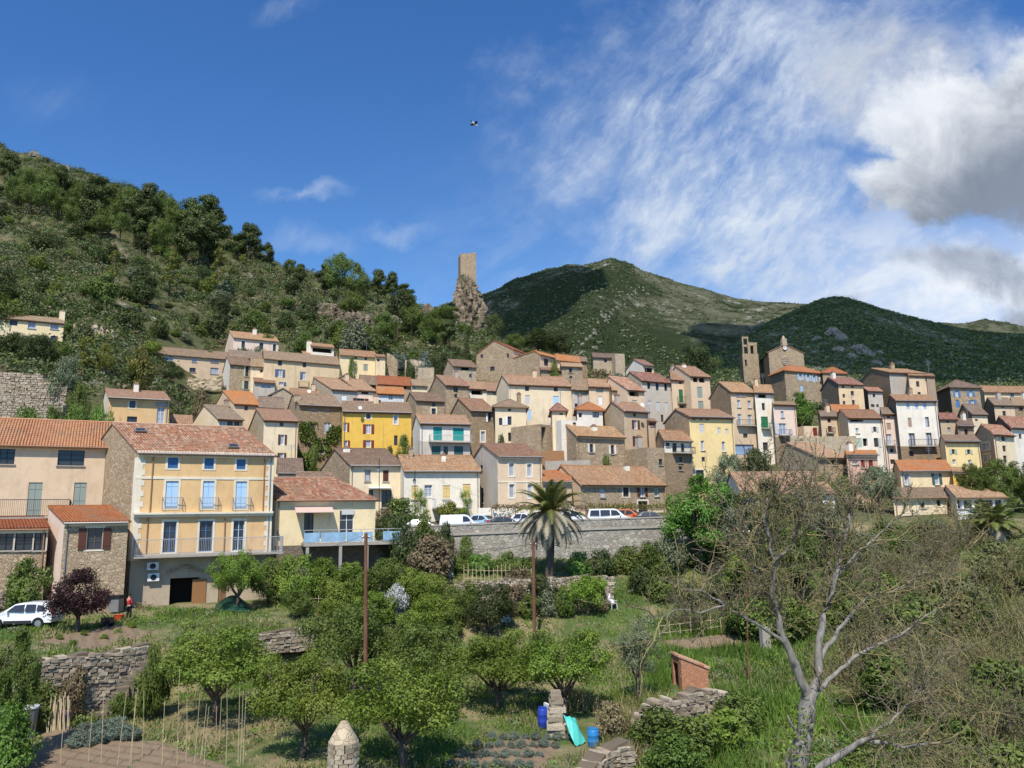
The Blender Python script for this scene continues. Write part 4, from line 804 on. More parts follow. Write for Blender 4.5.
# terrace slab with blue panels
s0,zf=on_plane(301,543,lo.O,lo.d); s1=lo.W+1.9; o=np.array([lo.O[0],lo.O[1],zf-.25]); mb=MB(); mb.box(o+lo.d*s0,lo.d*(s1-s0),lo.front*2.6,UP*.25); tb=mb.build('terrace_slab',M['concrete'],lo.root,lo.base)
for k,(a,b) in enumerate(((0,.16),(.165,.42),(.425,.60),(.605,.70),(.80,.99))):
    mb=MB(); q=o+UP*.25+lo.front*2.52+lo.d*(s0+(s1-s0)*a); mb.box(q+UP*.08,lo.d*((s1-s0)*(b-a)-.06),lo.front*.03,UP*.8); mb.build('blue_panel',M['bluepanel'],tb,lo.base)
mb=MB(); q=o+UP*.25+lo.front*2.48+lo.d*s0; railing(mb,q,q+lo.d*(s1-s0),1.1,1.1,.03); mb.build('railing',M['rail_grey'],tb,lo.base)
for f in (.02,.35,.62,.97):
    mb=MB(); q=o+lo.front*2.3+lo.d*(s0+(s1-s0)*f); zb=gz(q[0],q[1])-.3; mb.box((q[0],q[1],zb),lo.d*.25,lo.front*.25,UP*(zf-.25-zb)); mb.build('terrace_post',M['concrete'],lo.root,lo.base)
mb=MB(); q=o+lo.front*.05+lo.d*s0; zb=-9.5; mb.box((q[0],q[1],zb),lo.d*(s1-s0),lo.front*-.2,UP*(zf-.3-zb)); mb.build('undercroft_wall',M['stoned'],lo.root,lo.base)  # dark sheet added for the shade of the void below the slab
house('small grey roof tucked behind the tall ochre yellow house',(278,303),473,496,92,24,r=459.5,wall='white2',roof='rd',D=8)
house('brown roof with a white verge above the red worn tiles',(297,333),482.5,500,80,24,r=473.4,wall='stoneb',roof='rb',D=7)
# ------------------------------------------------------------------ stone walls
def wall_run(name,label,pts,thick,mat,cat='wall',cap=None,jit=.06,group=None,zdown=.4):
    """pts: (image x, top row, bottom row, depth); a wall with irregular top"""
    T=[at(p[0],p[1],p[3]) for p in pts]; B=[at(p[0],p[2],p[3])[2]-zdown for p in pts]
    S=[];SB=[]
    for i in range(len(T)-1):
        n=max(1,int(np.linalg.norm(T[i+1]-T[i])/.45))
        for k in range(n): t=k/n; S.append(T[i]*(1-t)+T[i+1]*t); SB.append(B[i]*(1-t)+B[i+1]*t)
    S.append(T[-1]); SB.append(B[-1]); org=np.array([S[0][0],S[0][1],SB[0]]); mb=MB(); rnd=random.Random(len(pts)*31+int(pts[0][0]))
    ring=[]
    for i,p in enumerate(S):
        t=S[min(i+1,len(S)-1)]-S[max(i-1,0)]; nrm=np.array([-t[1],t[0],0]); nrm/=np.linalg.norm(nrm)+1e-9
        if nrm[1]<0: nrm=-nrm
        jz=rnd.uniform(-jit,jit); j2=rnd.uniform(-jit,jit)*.6; a=p+UP*jz; rows=[]
        nz=6
        for k in range(nz+1): z=SB[i]+(a[2]-SB[i])*k/nz; q=p+nrm*(rnd.uniform(-jit,jit)*.7-.12*(1-k/nz)); rows.append((q[0],q[1],z))
        q=p+nrm*thick; rows+= [(q[0],q[1],a[2]+j2),(q[0],q[1],SB[i])]; ring.append(mb.verts(rows))
    if mat=='dry':
        # every visible stone is laid on its own over an earth core
        acc=[0.]
        for i in range(len(S)-1): acc.append(acc[-1]+float(np.linalg.norm((S[i+1]-S[i])[:2])))
        zt_=lambda u: float(np.interp(u,acc,[q[2] for q in S])); zb_=lambda u: float(np.interp(u,acc,SB)); big=1.35 if pts[0][3]>80 else 1.
        k=0
        while True:
            hh=rnd.uniform(.11,.24)*big; u=rnd.uniform(-.2,0); k+=hh; done=True
            while u<acc[-1]:
                ln=rnd.uniform(.16,.52)*big; um=min(max(u+ln/2,0),acc[-1]); zc=zb_(um)+k-hh/2
                if zc+hh*.3<zt_(um)+rnd.uniform(-.08,.12):
                    done=False; p=np.array([np.interp(um,acc,[q[0] for q in S]),np.interp(um,acc,[q[1] for q in S])]); p2=np.array([np.interp(min(um+.2,acc[-1]),acc,[q[0] for q in S]),np.interp(min(um+.2,acc[-1]),acc,[q[1] for q in S])]); p0=np.array([np.interp(max(um-.2,0),acc,[q[0] for q in S]),np.interp(max(um-.2,0),acc,[q[1] for q in S])])
                    t=p2-p0; t=t/(np.linalg.norm(t)+1e-9); nn=np.array([t[1],-t[0]]); nn=nn if nn[1]<0 else -nn; an=rnd.uniform(-.12,.12); dd=thick+.06 if zc+hh>zt_(um)-.05 else .34
                    T3=np.array([t[0],t[1],an*.6]); N3=np.array([nn[0],nn[1],0.]); o=np.array([p[0],p[1],zc])+N3*rnd.uniform(.0,.10); P8=[]
                    for sz in (-1,1):
                        for su,sn in ((-1,0),(1,0),(1,1),(-1,1)):
                            sh=.86 if sn==1 else 1.
                            P8.append(o+T3*(su*ln*.49*sh+rnd.uniform(-.03,.03))+N3*(sn*.13-(1-sn)*dd+rnd.uniform(-.03,.03)*sn)+UP*(sz*hh*.49*sh+rnd.uniform(-.03,.03)))
                    bb=mb.verts(P8)
                    for q in ((0,3,2,1),(4,5,6,7),(0,1,5,4),(1,2,6,5),(2,3,7,6),(3,0,4,7)): mb.face([bb+w_ for w_ in q],0)
                u+=ln*.97
            if done or k>8: break
    m=nz+3
    for i in range(len(ring)-1):
        for k in range(m): mb.face((ring[i]+k,ring[i+1]+k,ring[i+1]+(k+1)%m,ring[i]+(k+1)%m),1 if mat=='dry' else 0)
    mb.face([ring[0]+k for k in range(m)]); mb.face([ring[-1]+k for k in range(m)][::-1])
    root=empty(name,org,label,cat,group) if cap else None
    ob=mb.build('wall' if cap else name,[M['piece'],M['core']] if mat=='dry' else M[mat],root,org)
    if cap:
        for cname,dz,h,q0,w,cm in cap:
            cb=MB()
            for i in range(len(T)-1):
                a,b=T[i],T[i+1]; t=b-a; nr=np.array([-t[1],t[0],0]); nr/=np.linalg.norm(nr); nr=nr if nr[1]>0 else -nr
                cb.box(a+UP*dz+nr*q0,t,nr*w,UP*h)
            cb.build(cname,M[cm],root,org)
        return root
    return props(ob,label,cat,group)
wall_run('retaining_wall','long stone retaining wall holding up the road with parked cars',[(392,528,566,76),(455,525.6,566,76),(540,522,564,76),(600,519.8,562,76),(705,516.5,560,76.3)],.6,'retain',cap=[('coping',0,.14,-.06,.75,'concrete'),('moulding',-.95,.2,-.14,.2,'concrete')],jit=.02,zdown=1.2)
wall_run('terrace_wall','high rubble terrace wall below the long cream yellow house',[(-80,371,402,91),(0,372,402,91),(40,374,403,91),(50,383,403,91),(66,386,404,91.5)],.7,'dry',zdown=2)
wall_run('terrace_wall','lower rubble wall running beneath the high terrace wall behind the peach house',[(-80,400,422,88.5),(0,401,422,88.5),(62,405,422,89)],.6,'dry',zdown=2)
wall_run('garden_wall','tall dry stone garden wall below the vegetable plot on the left',[(-40,668,712,40.4),(20,662,709,42),(87,654.5,708,44.3),(120,650,706,45.6),(152,643.5,700,47.2)],.6,'dry',jit=.1)
wall_run('garden_wall','short pale dry stone wall behind the leafy fruit trees',[(252,636,650,50.6),(285,630,646,52),(314,626,644,53.2)],.5,'dry',jit=.08)
wall_run('garden_wall','crumbling terrace wall with pale plaster below the palm',[(455,584,612,64.2),(505,580,612,64.2),(548,577,612,64.2),(612,576,606,64.6)],.5,'dry',jit=.12)
wall_run('garden_wall','tumbled dry stone wall under the little brick hut',[(640,720,742,40.4),(658,702,738,41.4),(690,694,730,42.6),(715,690,724,44),(730,694,720,45)],.6,'dry',jit=.16)
wall_run('garden_wall','low stone bank at the bottom edge beside the blue barrel',[(572,782,800,33.6),(592,772,800,34.4),(608,752,790,36.),(630,744,788,36.6)],.8,'dry',jit=.16)
wall_run('garden_wall','old stone wall across the bank right of the tree trunk',[(890,622,640,57),(930,626,645,56),(960,640,655,54)],.4,'dry',jit=.15)
wall_run('garden_wall','stone parapet of the upper village terrace under the plane tree',[(790,436,455,109),(822,436.5,455,108.6),(856,436,455,107.6)],.5,'stoneg',jit=.04,zdown=1)
wall_run('garden_wall','small white topped wall on the roof row behind the long tan house',[(545,461,470,91),(590,460,470,91)],.3,'concrete',jit=.03,zdown=1)
wall_run('ruin_wall','ruined stone wall beside the pale yellow house',[(387,353,380,150),(393,356,380,150),(397.5,360,380,150)],.6,'stone',jit=.2,zdown=2)
wall_run('ruin_wall','ruined wall stump between dark shrubs above the orange roof',[(405,359,380,149),(425,361,380,149)],.6,'stoneg',jit=.25,zdown=2)
wall_run('ruin_wall','big square ruined stone wall right of the ruined stump',[(418,368,388,144),(434,367.6,388,144)],.6,'stoneg',jit=.12,zdown=2)
wall_run('fence_panel','orange brown wooden fence below the stone archway',[(541.5,451,462,99),(564,450.6,462,99)],.1,'wood',cat='fence',jit=.01)
wall_run('terrace_wall','low stone wall among shrubs on the open slope under the beige house',[(188,378,384,147),(222,379,386,146)],.5,'stoneg',jit=.25,zdown=1)
wall_run('terrace_wall','grey dry stone bank on the hillside beside the cream yellow house',[(74,322,338,136),(96,326,338,138),(118,334,342,139)],.6,'stoneg',jit=.5,zdown=2)
# stone steps beside the tall garden wall
mb=MB(); o0=at(100,707,43.6)
for i in range(9):
    p=at(104+i*5.4,706-i*6.2,44.0+i*.34); mb.cbox((p[0],p[1]-.2,-12.6),.62,.5,p[2]+12.6-.25,0,.35)
props(mb.build('stone_steps',M['stoned'],None,o0),'flight of rough stone steps climbing the tall dry stone wall','steps')
# ------------------------------------------------------------------ castle tower on its rock
rk=at(469,340,236)
def rock(name,label,c,prof,seed,mat,cat='rock',n=40,amp=.16,K=46):
    """prof: (height, half width x, half width y, dx)"""
    r=np.random.default_rng(seed); zs=[p[0] for p in prof]; Z=np.linspace(zs[0],zs[-1],K); V=[]
    for i,z in enumerate(Z):
        wx,wy,dx=[np.interp(z,zs,[p[j] for p in prof]) for j in (1,2,3)]
        for k in range(n):
            th=2*math.pi*k/n; u=math.cos(th); w=math.sin(th)
            f=1+amp*(math.sin(5*th+seed+z*.3)+.8*math.sin(9*th+z*.55)*math.cos(z*.8)+.7*math.sin(14*th-z*1.1+2))+r.normal(0,amp*.35)
            V.append((dx+wx*u*f,wy*w*f,z+r.normal(0,.25)))
    V.append((prof[-1][3],0,zs[-1])); V=np.array(V); F=[]
    for i in range(K-1):
        for k in range(n): F.append((i*n+k,i*n+(k+1)%n,(i+1)*n+(k+1)%n,(i+1)*n+k))
    b=(K-1)*n; F+= [(b+k,b+(k+1)%n,len(V)-1,len(V)-1) for k in range(n)]
    me=bpy.data.meshes.new(name); me.from_pydata([tuple(v) for v in V],[],[f if f[2]!=f[3] else f[:3] for f in F]); me.materials.append(mat); o=link(name,me); o.location=tuple(c); return props(o,label,cat)
def rockmat(name,a,b,c):
    m,N,bs,o=newmat(name); p=wpos(N); f=N.noise(p,.35,6,.7); f2=N.noise(N.mapp(p,(1,1,.35)),1.1,6,.75); 
    col=N.mix(N.sm(f2,.35,.65),a,b); col=N.mix(N.sm(f,.5,.68),col,c); N.set(bs.inputs['Base Color'],col); bs.inputs['Roughness'].default_value=1
    N.set(bs.inputs['Normal'],N.bump(f2,1.,.8)); return m
M['rock']=rockmat('crag_rock',(.15,.115,.075),(.38,.295,.205),(.10,.10,.05)); M['rock2']=rockmat('pale_rock',(.22,.20,.17),(.42,.38,.32),(.16,.15,.09))
CRAG=(rk[0],rk[1],rk[2]-6)
rock('rock_outcrop','steep rocky crag carrying the castle tower',(rk[0],rk[1],rk[2]-6),[(0,9.5,7,.6),(5,7.6,6,.7),(10,5.8,5,.4),(16,4.2,3.8,0),(22,3.1,2.9,-.5),(25,2.5,2.3,-.8),(27,1.5,1.5,-1.2)],3,M['rock'],amp=.2)
p=hit(427,318); p=p if p is not None else at(427,312,245)
rock('rock_outcrop','small brown rock among pines left of the castle tower',(p[0],p[1],p[2]-3),[(0,2.8,2.4,0),(3,2.2,1.9,0),(5,1.4,1.2,.3),(6.5,.6,.5,.2)],9,M['rock'],amp=.22)
for i,(px,row,w,hh) in enumerate(((338,318,5.5,4.5),(356,326,6,4),(322,312,4,3),(388,325,4,3),(33,158,2.6,2.4),(62,168,3,2.2))):
    p=hit(px,row,90,335)
    if p is None: continue
    rock('rock_outcrop','pale rock shelf on the scrubby left hillside' if i<4 else 'small bare rock on the skyline of the left hill',(p[0],p[1],p[2]-1.),[(0,w,w*.6,0),(hh*.6,w*.8,w*.5,.2),(hh,w*.4,w*.25,.3)],20+i,M['rock2'] if i>3 else M['rock']).__setitem__('group','rocks on the left hillside')
house('ruined square castle tower standing on a rocky crag',(460.4,476),253.8,300,238,6,g=458.2,wall='stone',gab='stoneb',t='f',roof='rb',D=4.6,name='castle_tower',cat='tower',win=[(467.4,468.8,274.6,277.4,'o')],bal=[])
ct=HOUSES[-1]; rt_=random.Random(4); mb=MB()
for i in range(9):
    s=ct.W*i/9; hh=rt_.uniform(.1,.75); mb.box(ct.O+ct.d*s-UP*.05,ct.d*(ct.W/9),ct.g*.7,UP*hh)
mb.build('broken_parapet',M['stone'],ct.root,ct.base)
h=house('tiny stone hut ruin on the wooded slope left of the crag',(370,380),311,322,215,10,r=308.5,wall='stone',roof='rb',D=4,name='stone_hut',cat='hut')
# ------------------------------------------------------------------ vegetation
M['lf_fruit']=leafmat('leaf_fruit',(.085,.14,.015),(.195,.27,.036),(.24,.305,.05),.32)
M['lf_dark']=leafmat('leaf_dark',(.034,.050,.013),(.078,.104,.028),(.085,.11,.032),.22)
M['lf_mid']=leafmat('leaf_mid',(.062,.105,.016),(.15,.21,.04),(.18,.235,.05),.3)
M['lf_bright']=leafmat('leaf_bright',(0.083,0.166,0.025),(0.179,0.317,0.048),(0.207,0.345,0.069),.35)
M['lf_lime']=leafmat('leaf_lime',(0.110,0.193,0.019),(0.248,0.359,0.041),(0.276,0.386,0.055),.35)
M['lf_olive']=leafmat('leaf_olive',(.12,.14,.075),(.23,.26,.15),(.19,.22,.12),.2)
M['lf_pine']=leafmat('leaf_pine',(.042,.064,.015),(.10,.135,.035),(.12,.15,.042),.18)
M['lf_yel']=leafmat('leaf_yellow',(0.150,0.160,0.025),(0.270,0.260,0.050),(0.220,0.220,0.050),.3)
M['lf_plum']=leafmat('leaf_plum',(0.025,0.010,0.014),(0.065,0.022,0.030),(0.050,0.020,0.024),.2)
M['lf_white']=leafmat('blossom',(0.620,0.620,0.580),(0.750,0.750,0.700),(0.500,0.550,0.450),.3)
M['lf_grey']=leafmat('leaf_grey',(0.120,0.150,0.110),(0.220,0.260,0.200),(0.160,0.200,0.150),.15)
M['lf_dry']=leafmat('leaf_dry',(0.160,0.120,0.060),(0.290,0.220,0.120),(0.220,0.170,0.090),.2)
M['lf_bud']=leafmat('leaf_bud',(.12,.12,.04),(.22,.21,.075),(.17,.18,.06),.25)
M['lf_palm']=leafmat('leaf_palm',(.075,.095,.022),(.20,.22,.06),(.18,.19,.05),.25)
M['lf_dead']=leafmat('leaf_dead_palm',(0.220,0.180,0.120),(0.420,0.360,0.270),(0.330,0.280,0.200),.15)
M['bark']=bark('bark_brown',(.05,.035,.025),(.15,.11,.08)); M['barkg']=bark('bark_pale',(.07,.063,.052),(.27,.245,.21),7.); M['twig']=bark('twig_brown',(.072,.054,.036),(.215,.17,.115),4.)
M['twigy']=bark('twig_lichen',(.10,.08,.04),(.28,.225,.11),3.)
M['rock3']=rockmat('grey_rib_rock',(.13,.12,.10),(.30,.28,.23),(.12,.12,.08))
M['stalk']=flat('fruit_stalk',(.42,.24,.05),.7)
def unit(v): return v/(np.linalg.norm(v,axis=-1,keepdims=True)+1e-9)
def diamonds(P,size,out=None,bias=.5,asp=.55,rng=RNG):
    n=len(P); nr=rng.normal(size=(n,3)); 
    if out is not None: nr=nr*(1-bias)+out*bias*1.4
    nr=unit(nr); t=unit(np.cross(nr,rng.normal(size=(n,3)))); b=np.cross(nr,t); s=(size*rng.uniform(.6,1.35,n))[:,None] if np.isscalar(size) else (size*rng.uniform(.7,1.3,n))[:,None]
    V=np.stack([P-t*s*.5,P+b*s*asp*.5+nr*s*.06,P+t*s*.5,P-b*s*asp*.5+nr*s*.06],1).reshape(-1,3)
    return V, np.arange(4*n).reshape(n,4)
def gapf(P,k): return np.sin(P[:,0]*k+.7)*np.sin(P[:,1]*k*1.1+1.9)*np.sin(P[:,2]*k*1.3+.4)+.5*np.sin(P[:,0]*k*2.3+P[:,2]*k*1.7)*np.sin(P[:,1]*k*2.1-P[:,2]*k)
def crown(lobes,n,size,mat,rng,hollow=.45,k=2.2,gap=-.35,asp=.55,droop=0.):
    L=np.array(lobes,float); vol=(L[:,3]*L[:,4]*L[:,5])**.67; i=rng.choice(len(L),int(n*1.5),p=vol/vol.sum()); dr=unit(rng.normal(size=(len(i),3)))
    r=(hollow+(1-hollow)*rng.uniform(0,1,len(i))**.6)*rng.uniform(.86,1.14,len(i)); P=L[i,:3]+dr*L[i,3:6]*r[:,None]
    keep=gapf(P,k)>gap; P=P[keep][:n]; o=dr[keep][:n]
    V,F=diamonds(P,size,unit(o+np.array([0,-.15,.35])),.62,asp,rng); V[:,2]-=droop*0
    return raw_mesh('crown',V,F,mat)
def limbs(mb,base,top,n,r0,spread,rng,sides=6,wig=.12):
    for i in range(n):
        a=rng.uniform(0,6.28); q=np.array([math.cos(a)*spread*rng.uniform(.5,1),math.sin(a)*spread*rng.uniform(.5,1),top*rng.uniform(.75,1.05)]); p=np.asarray(base,float); pts=[]
        for t in np.linspace(0,1,6): pts.append(p+(q-p)*np.array([t**.8,t**.8,t])+rng.normal(0,wig*t*.6,3))
        mb.tube(pts,list(np.linspace(r0,r0*.2,6)),sides,0,False)
def proto(kind,seed):
    r=np.random.default_rng(seed); mb=MB()
    if kind=='fruit':
        h,w=5.,5.6; mb.tube([(0,0,-.5),(.04,0,.5),(.1,.05,1.25)],[.17,.14,.13],8); limbs(mb,(.1,.05,1.15),4.2,6,.09,2.2,r); limbs(mb,(.1,.05,1.3),3.2,5,.05,1.6,r)
        L=[(0,0,3.1,1.6,1.6,1.2)]+[(2.0*math.cos(a)*r.uniform(.7,1.05),2.0*math.sin(a)*r.uniform(.7,1.05),r.uniform(2.1,3.7),r.uniform(.6,1.05),r.uniform(.6,1.05),r.uniform(.55,.95)) for a in np.linspace(0,6.28,11)[:-1]]+[(r.uniform(-1.2,1.2),r.uniform(-1.2,1.2),r.uniform(3.8,4.4),.7,.7,.55) for _ in range(5)]
        return mb,L,17000,.125,h,w,dict(k=2.4,gap=-.28,hollow=.3)
    if kind=='bush':
        h,w=2.,2.4; limbs(mb,(0,0,-.2),1.7,7,.035,.9,r,4)
        L=[(0,0,.9,.85,.85,.85)]+[(.75*math.cos(a)*r.uniform(.6,1),.75*math.sin(a)*r.uniform(.6,1),r.uniform(.35,1.35),r.uniform(.3,.52),r.uniform(.3,.52),r.uniform(.28,.5)) for a in np.linspace(0,6.28,10)[:-1]]+[(r.uniform(-.4,.4),r.uniform(-.4,.4),1.6,.35,.35,.35) for _ in range(3)]
        return mb,L,3600,.13,h,w,dict(k=5.5,gap=-.35)
    if kind=='round':
        h,w=4.,4.2; mb.tube([(0,0,-.4),(0,0,1.4)],[.15,.12],7); limbs(mb,(0,0,.9),3.,6,.07,1.3,r,5)
        L=[(0,0,2.3,1.5,1.5,1.4)]+[(1.35*math.cos(a),1.35*math.sin(a),r.uniform(1.4,3.1),r.uniform(.55,.85),r.uniform(.55,.85),r.uniform(.5,.8)) for a in np.linspace(0,6.28,10)[:-1]]+[(r.uniform(-.7,.7),r.uniform(-.7,.7),3.4,.6,.6,.5) for _ in range(4)]
        return mb,L,9500,.14,h,w,dict(k=3.,gap=-.3)
    if kind=='tall':
        h,w=9.,7.6; mb.tube([(0,0,-.5),(.05,0,1.5),(.1,.05,3.2)],[.3,.25,.2],8); limbs(mb,(.1,.05,2.4),7.6,8,.13,2.8,r)
        L=[(0,0,5.2,2.2,2.2,2.6)]+[(2.5*math.cos(a)*r.uniform(.6,1),2.5*math.sin(a)*r.uniform(.6,1),r.uniform(2.6,7.2),r.uniform(.8,1.4),r.uniform(.8,1.4),r.uniform(.8,1.3)) for a in np.linspace(0,18.8,17)[:-1]]+[(r.uniform(-1,1),r.uniform(-1,1),8.,.9,.9,.9) for _ in range(3)]
        return mb,L,17000,.22,h,w,dict(k=1.6,gap=-.25)
    if kind=='pine':
        h,w=9.,6.4; lean=r.uniform(-.5,.5); mb.tube([(0,0,-.8),(lean*.3,0,3),(lean,0,7.6)],[.22,.17,.07],6)
        L=[]
        for i in range(15):
            z=3.+5.6*(i/14)+r.uniform(-.4,.4); rr=(2.7*(1-((z-4.4)/5.2)**2) if z>4.4 else 2.3)*r.uniform(.35,1); rr=max(rr,.2); a=r.uniform(0,6.28); p=(lean*z/8+rr*math.cos(a),rr*math.sin(a),z)
            mb.tube([(lean*z/8,0,z-.7),p],[.07,.03],4,0,False); L.append((*p,r.uniform(1.0,1.8),r.uniform(1.0,1.8),r.uniform(.8,1.3)))
        L.append((lean,0,8.3,1.1,1.1,.8)); return mb,L,8000,.42,h,w,dict(k=1.5,gap=-.5,asp=.45,hollow=.25)
    if kind=='cypress':
        h,w=7.,1.7; mb.tube([(0,0,-.5),(0,0,5)],[.14,.05],6); L=[(r.uniform(-.12,.12),r.uniform(-.12,.12),z,.75*(1-(z/7.3)**2.2)+.12,.75*(1-(z/7.3)**2.2)+.12,.7) for z in np.linspace(.6,6.6,11)]
        return mb,L,4500,.2,h,w,dict(k=4,gap=-.5,asp=.4)
    if kind=='poplar':
        h,w=10.,3.6; mb.tube([(0,0,-.6),(.1,0,4),(0,.1,9)],[.2,.15,.04],6); L=[]
        for i in range(14):
            z=3.2+6.4*i/13; rr=r.uniform(.3,1.2)*(1-((z-5.5)/5.6)**2+.15); a=r.uniform(0,6.28); p=(rr*math.cos(a),rr*math.sin(a),z); mb.tube([(0,0,z-.9),p],[.05,.02],4,0,False); L.append((*p,.75,.75,.7))
        return mb,L,2600,.3,h,w,dict(k=2.2,gap=-.1,hollow=.1)
    if kind=='slim':
        h,w=5.2,3.6; mb.tube([(0,0,-.4),(-.12,0,.8),(.05,.05,2.2)],[.07,.06,.05],6); mb.tube([(0,0,-.3),(.25,0,1.6)],[.05,.04],5); limbs(mb,(.02,0,1.3),4.6,8,.035,1.,r,4)
        L=[(0,0,3.4,.9,.9,1.4)]+[(.95*math.cos(a)*r.uniform(.5,1),.95*math.sin(a)*r.uniform(.5,1),r.uniform(2.,4.7),.55,.55,.55) for a in np.linspace(0,12.5,12)[:-1]]
        return mb,L,5200,.13,h,w,dict(k=3.4,gap=-.2,hollow=.1,asp=.35)
_pm={}; NVAR=dict(fruit=5,bush=5,round=4,tall=4,pine=5,cypress=1,poplar=2,slim=2)
def proto_mesh(kind,var,mat,tm='bark'):
    key=(kind,var)
    if key not in _pm:
        mb,L,n,s,h,w,kw=proto(kind,100+var*17+len(kind)*3); cm=crown(L,n,s,M[mat],np.random.default_rng(var+5),**kw)
        t=bpy.data.meshes.new('trunk'); t.from_pydata(mb.v,[],mb.f); t.materials.append(M[tm]); t.polygons.foreach_set('use_smooth',[True]*len(mb.f)); _pm[key]=(t,cm,h,w)
    t,cm,h,w=_pm[key]; k2=(kind,var,mat)
    if k2 not in _pm:
        if cm.materials[0]==M[mat]: _pm[k2]=cm
        else: c2=cm.copy(); c2.materials[0]=M[mat]; _pm[k2]=c2
    return t,_pm[k2],h,w
def ghit(px,row):
    r=ray(px,row); Y=np.arange(24,76,.1); X=r[0]/r[1]*Y; k=np.nonzero(H(X,Y)>=r[2]/r[1]*Y)[0]; y=Y[k[0]] if len(k) else 70.
    X=r[0]/r[1]*y; return np.array([X,y,gz(X,y)])
def tree(px,top,base,wpx,kind,mat,label,Y=None,name='tree',cat='tree',group=None,var=None,far=False,sink=.0,tm='bark'):
    if Y is None:
        p=hit(px,base) if far else ghit(px,base)
        if p is None: return None
    else: p=ground_at(px,Y)
    var=random.randrange(NVAR[kind]) if var is None else var
    t,c,h,w=proto_mesh(kind,var,mat,tm); zt=zrow(top,p[1],px); sz=max(.12,(zt-p[2]+sink)/h); sx=max(.1,wpx*p[1]/FPX/w)
    o=empty(name,(p[0],p[1],p[2]-sink),label,cat,group,None,random.uniform(0,6.28),(sx,sx*random.uniform(.92,1.08),sz))
    if kind!='bush': link('trunk',t,o)
    else: link('stems',t,o)
    link('crown' if kind!='bush' else 'foliage',c,o); return o
# orchard in the foreground
FR=[(217,624,722,116,'fruit','lf_fruit','broad fruit tree behind the bean poles, left of the stone pillar'),
(303,652,757,92,'fruit','lf_fruit','fruit tree with a bare leaning trunk and a round shadow, beside the pillar'),
(405,657,772,132,'fruit','lf_fruit','largest leafy fruit tree, right behind the conical stone pillar'),
(352,602,698,96,'fruit','lf_mid','leafy tree at the foot of the tall rusty pole'),
(418,618,704,86,'fruit','lf_mid','dense green fruit tree right of the tall rusty pole'),
(497,632,710,98,'fruit','lf_fruit','spreading fruit tree with forked dark trunk above the grey cabbage bed'),
(566,630,716,92,'fruit','lf_fruit','spreading fruit tree shading the crooked stone post'),
(638,612,704,66,'slim','lf_olive','slender grey green tree with two pale stems near the brick hut'),
(150,662,716,44,'bush','lf_mid','low leafy shrub at the foot of the stone steps'),
(10,626,764,54,'tall','lf_mid','tall dark green tree cut by the left edge of the view'),
(6,700,775,60,'bush','lf_bright','bright green shrub in the lower left corner'),
(491,582,634,58,'round','lf_dark','rounded dark citrus tree left of the thin brown pole'),
(433,592,640,46,'round','lf_lime','yellow green lemon tree left of the dark citrus tree'),
(588,574,616,44,'round','lf_lime','bright lime green citrus tree beside the white garden chairs'),
(562,584,612,28,'bush','lf_mid','small green bush left of the lime green citrus tree'),
(394,582,622,34,'bush','lf_white','white flowering shrub beside the tall rusty pole'),
(77,566,632,62,'round','lf_plum','purple leaved plum tree beside the white car'),
(236,550,612,56,'fruit','lf_fruit','fruit tree with a bent trunk in front of the garage'),
]
for f in FR: tree(f[0],f[1]-(4 if f[4]=='fruit' else 0),f[2],f[3]*(1.16 if f[4]=='fruit' else 1),*f[4:],sink=.1)
G1='green shrubs of the bank below the yellow houses'
for px,top,base,w,m in ((268,556,604,50,'lf_mid'),(298,552,606,52,'lf_fruit'),(325,556,606,46,'lf_fruit'),(352,560,604,48,'lf_fruit'),(385,556,606,50,'lf_mid'),(408,566,612,46,'lf_fruit'),(340,580,622,48,'lf_fruit'),(375,590,628,50,'lf_fruit'),(300,588,618,40,'lf_mid'),(430,572,616,44,'lf_fruit'),(452,584,624,36,'lf_mid'),(446,604,640,40,'lf_mid'),(416,604,640,44,'lf_fruit')):
    tree(px,top,base,w,'round',m,'dense green shrub on the bank below the blue fenced terrace',name='shrub',cat='shrub',group=G1,sink=.6)
G2='shrubs along the foot of the retaining wall'
for px,top,base,w,m in ((424,512,562,30,'lf_mid'),(444,520,566,30,'lf_dark'),(466,534,568,26,'lf_mid'),(402,510,560,34,'lf_dark'),(418,528,566,40,'lf_dark'),(440,536,575,42,'lf_dark'),(462,556,572,30,'lf_mid'),(482,552,574,36,'lf_bright'),(508,550,574,34,'lf_mid'),(526,556,578,30,'lf_mid'),(580,550,574,34,'lf_bright'),(602,548,576,36,'lf_dark'),(628,544,574,36,'lf_mid'),(650,540,578,40,'lf_mid'),(640,566,594,34,'lf_dark'),(664,560,600,44,'lf_mid'),(690,580,606,38,'lf_dark'),(520,566,590,46,'lf_dry'),(470,580,600,34,'lf_mid'),(672,530,576,40,'lf_olive')):
    tree(px,top,base,w,'bush',m,'leafy shrub growing at the foot of the long retaining wall',name='shrub',cat='shrub',group=G2,sink=.4)
for px,top,base,w,m in ((470,588,614,26,'lf_mid'),(512,582,614,34,'lf_dry'),(530,592,618,30,'lf_mid'),(546,588,616,28,'lf_olive'),(566,590,618,26,'lf_mid'),(600,586,612,24,'lf_dry'),(455,600,628,28,'lf_mid'),(540,574,596,40,'lf_dark')):
    tree(px,top,base,w,'bush',m,'ragged shrub hiding the terrace wall below the palm',name='shrub',cat='shrub',group='shrubs over the terrace wall below the palm',sink=.2)
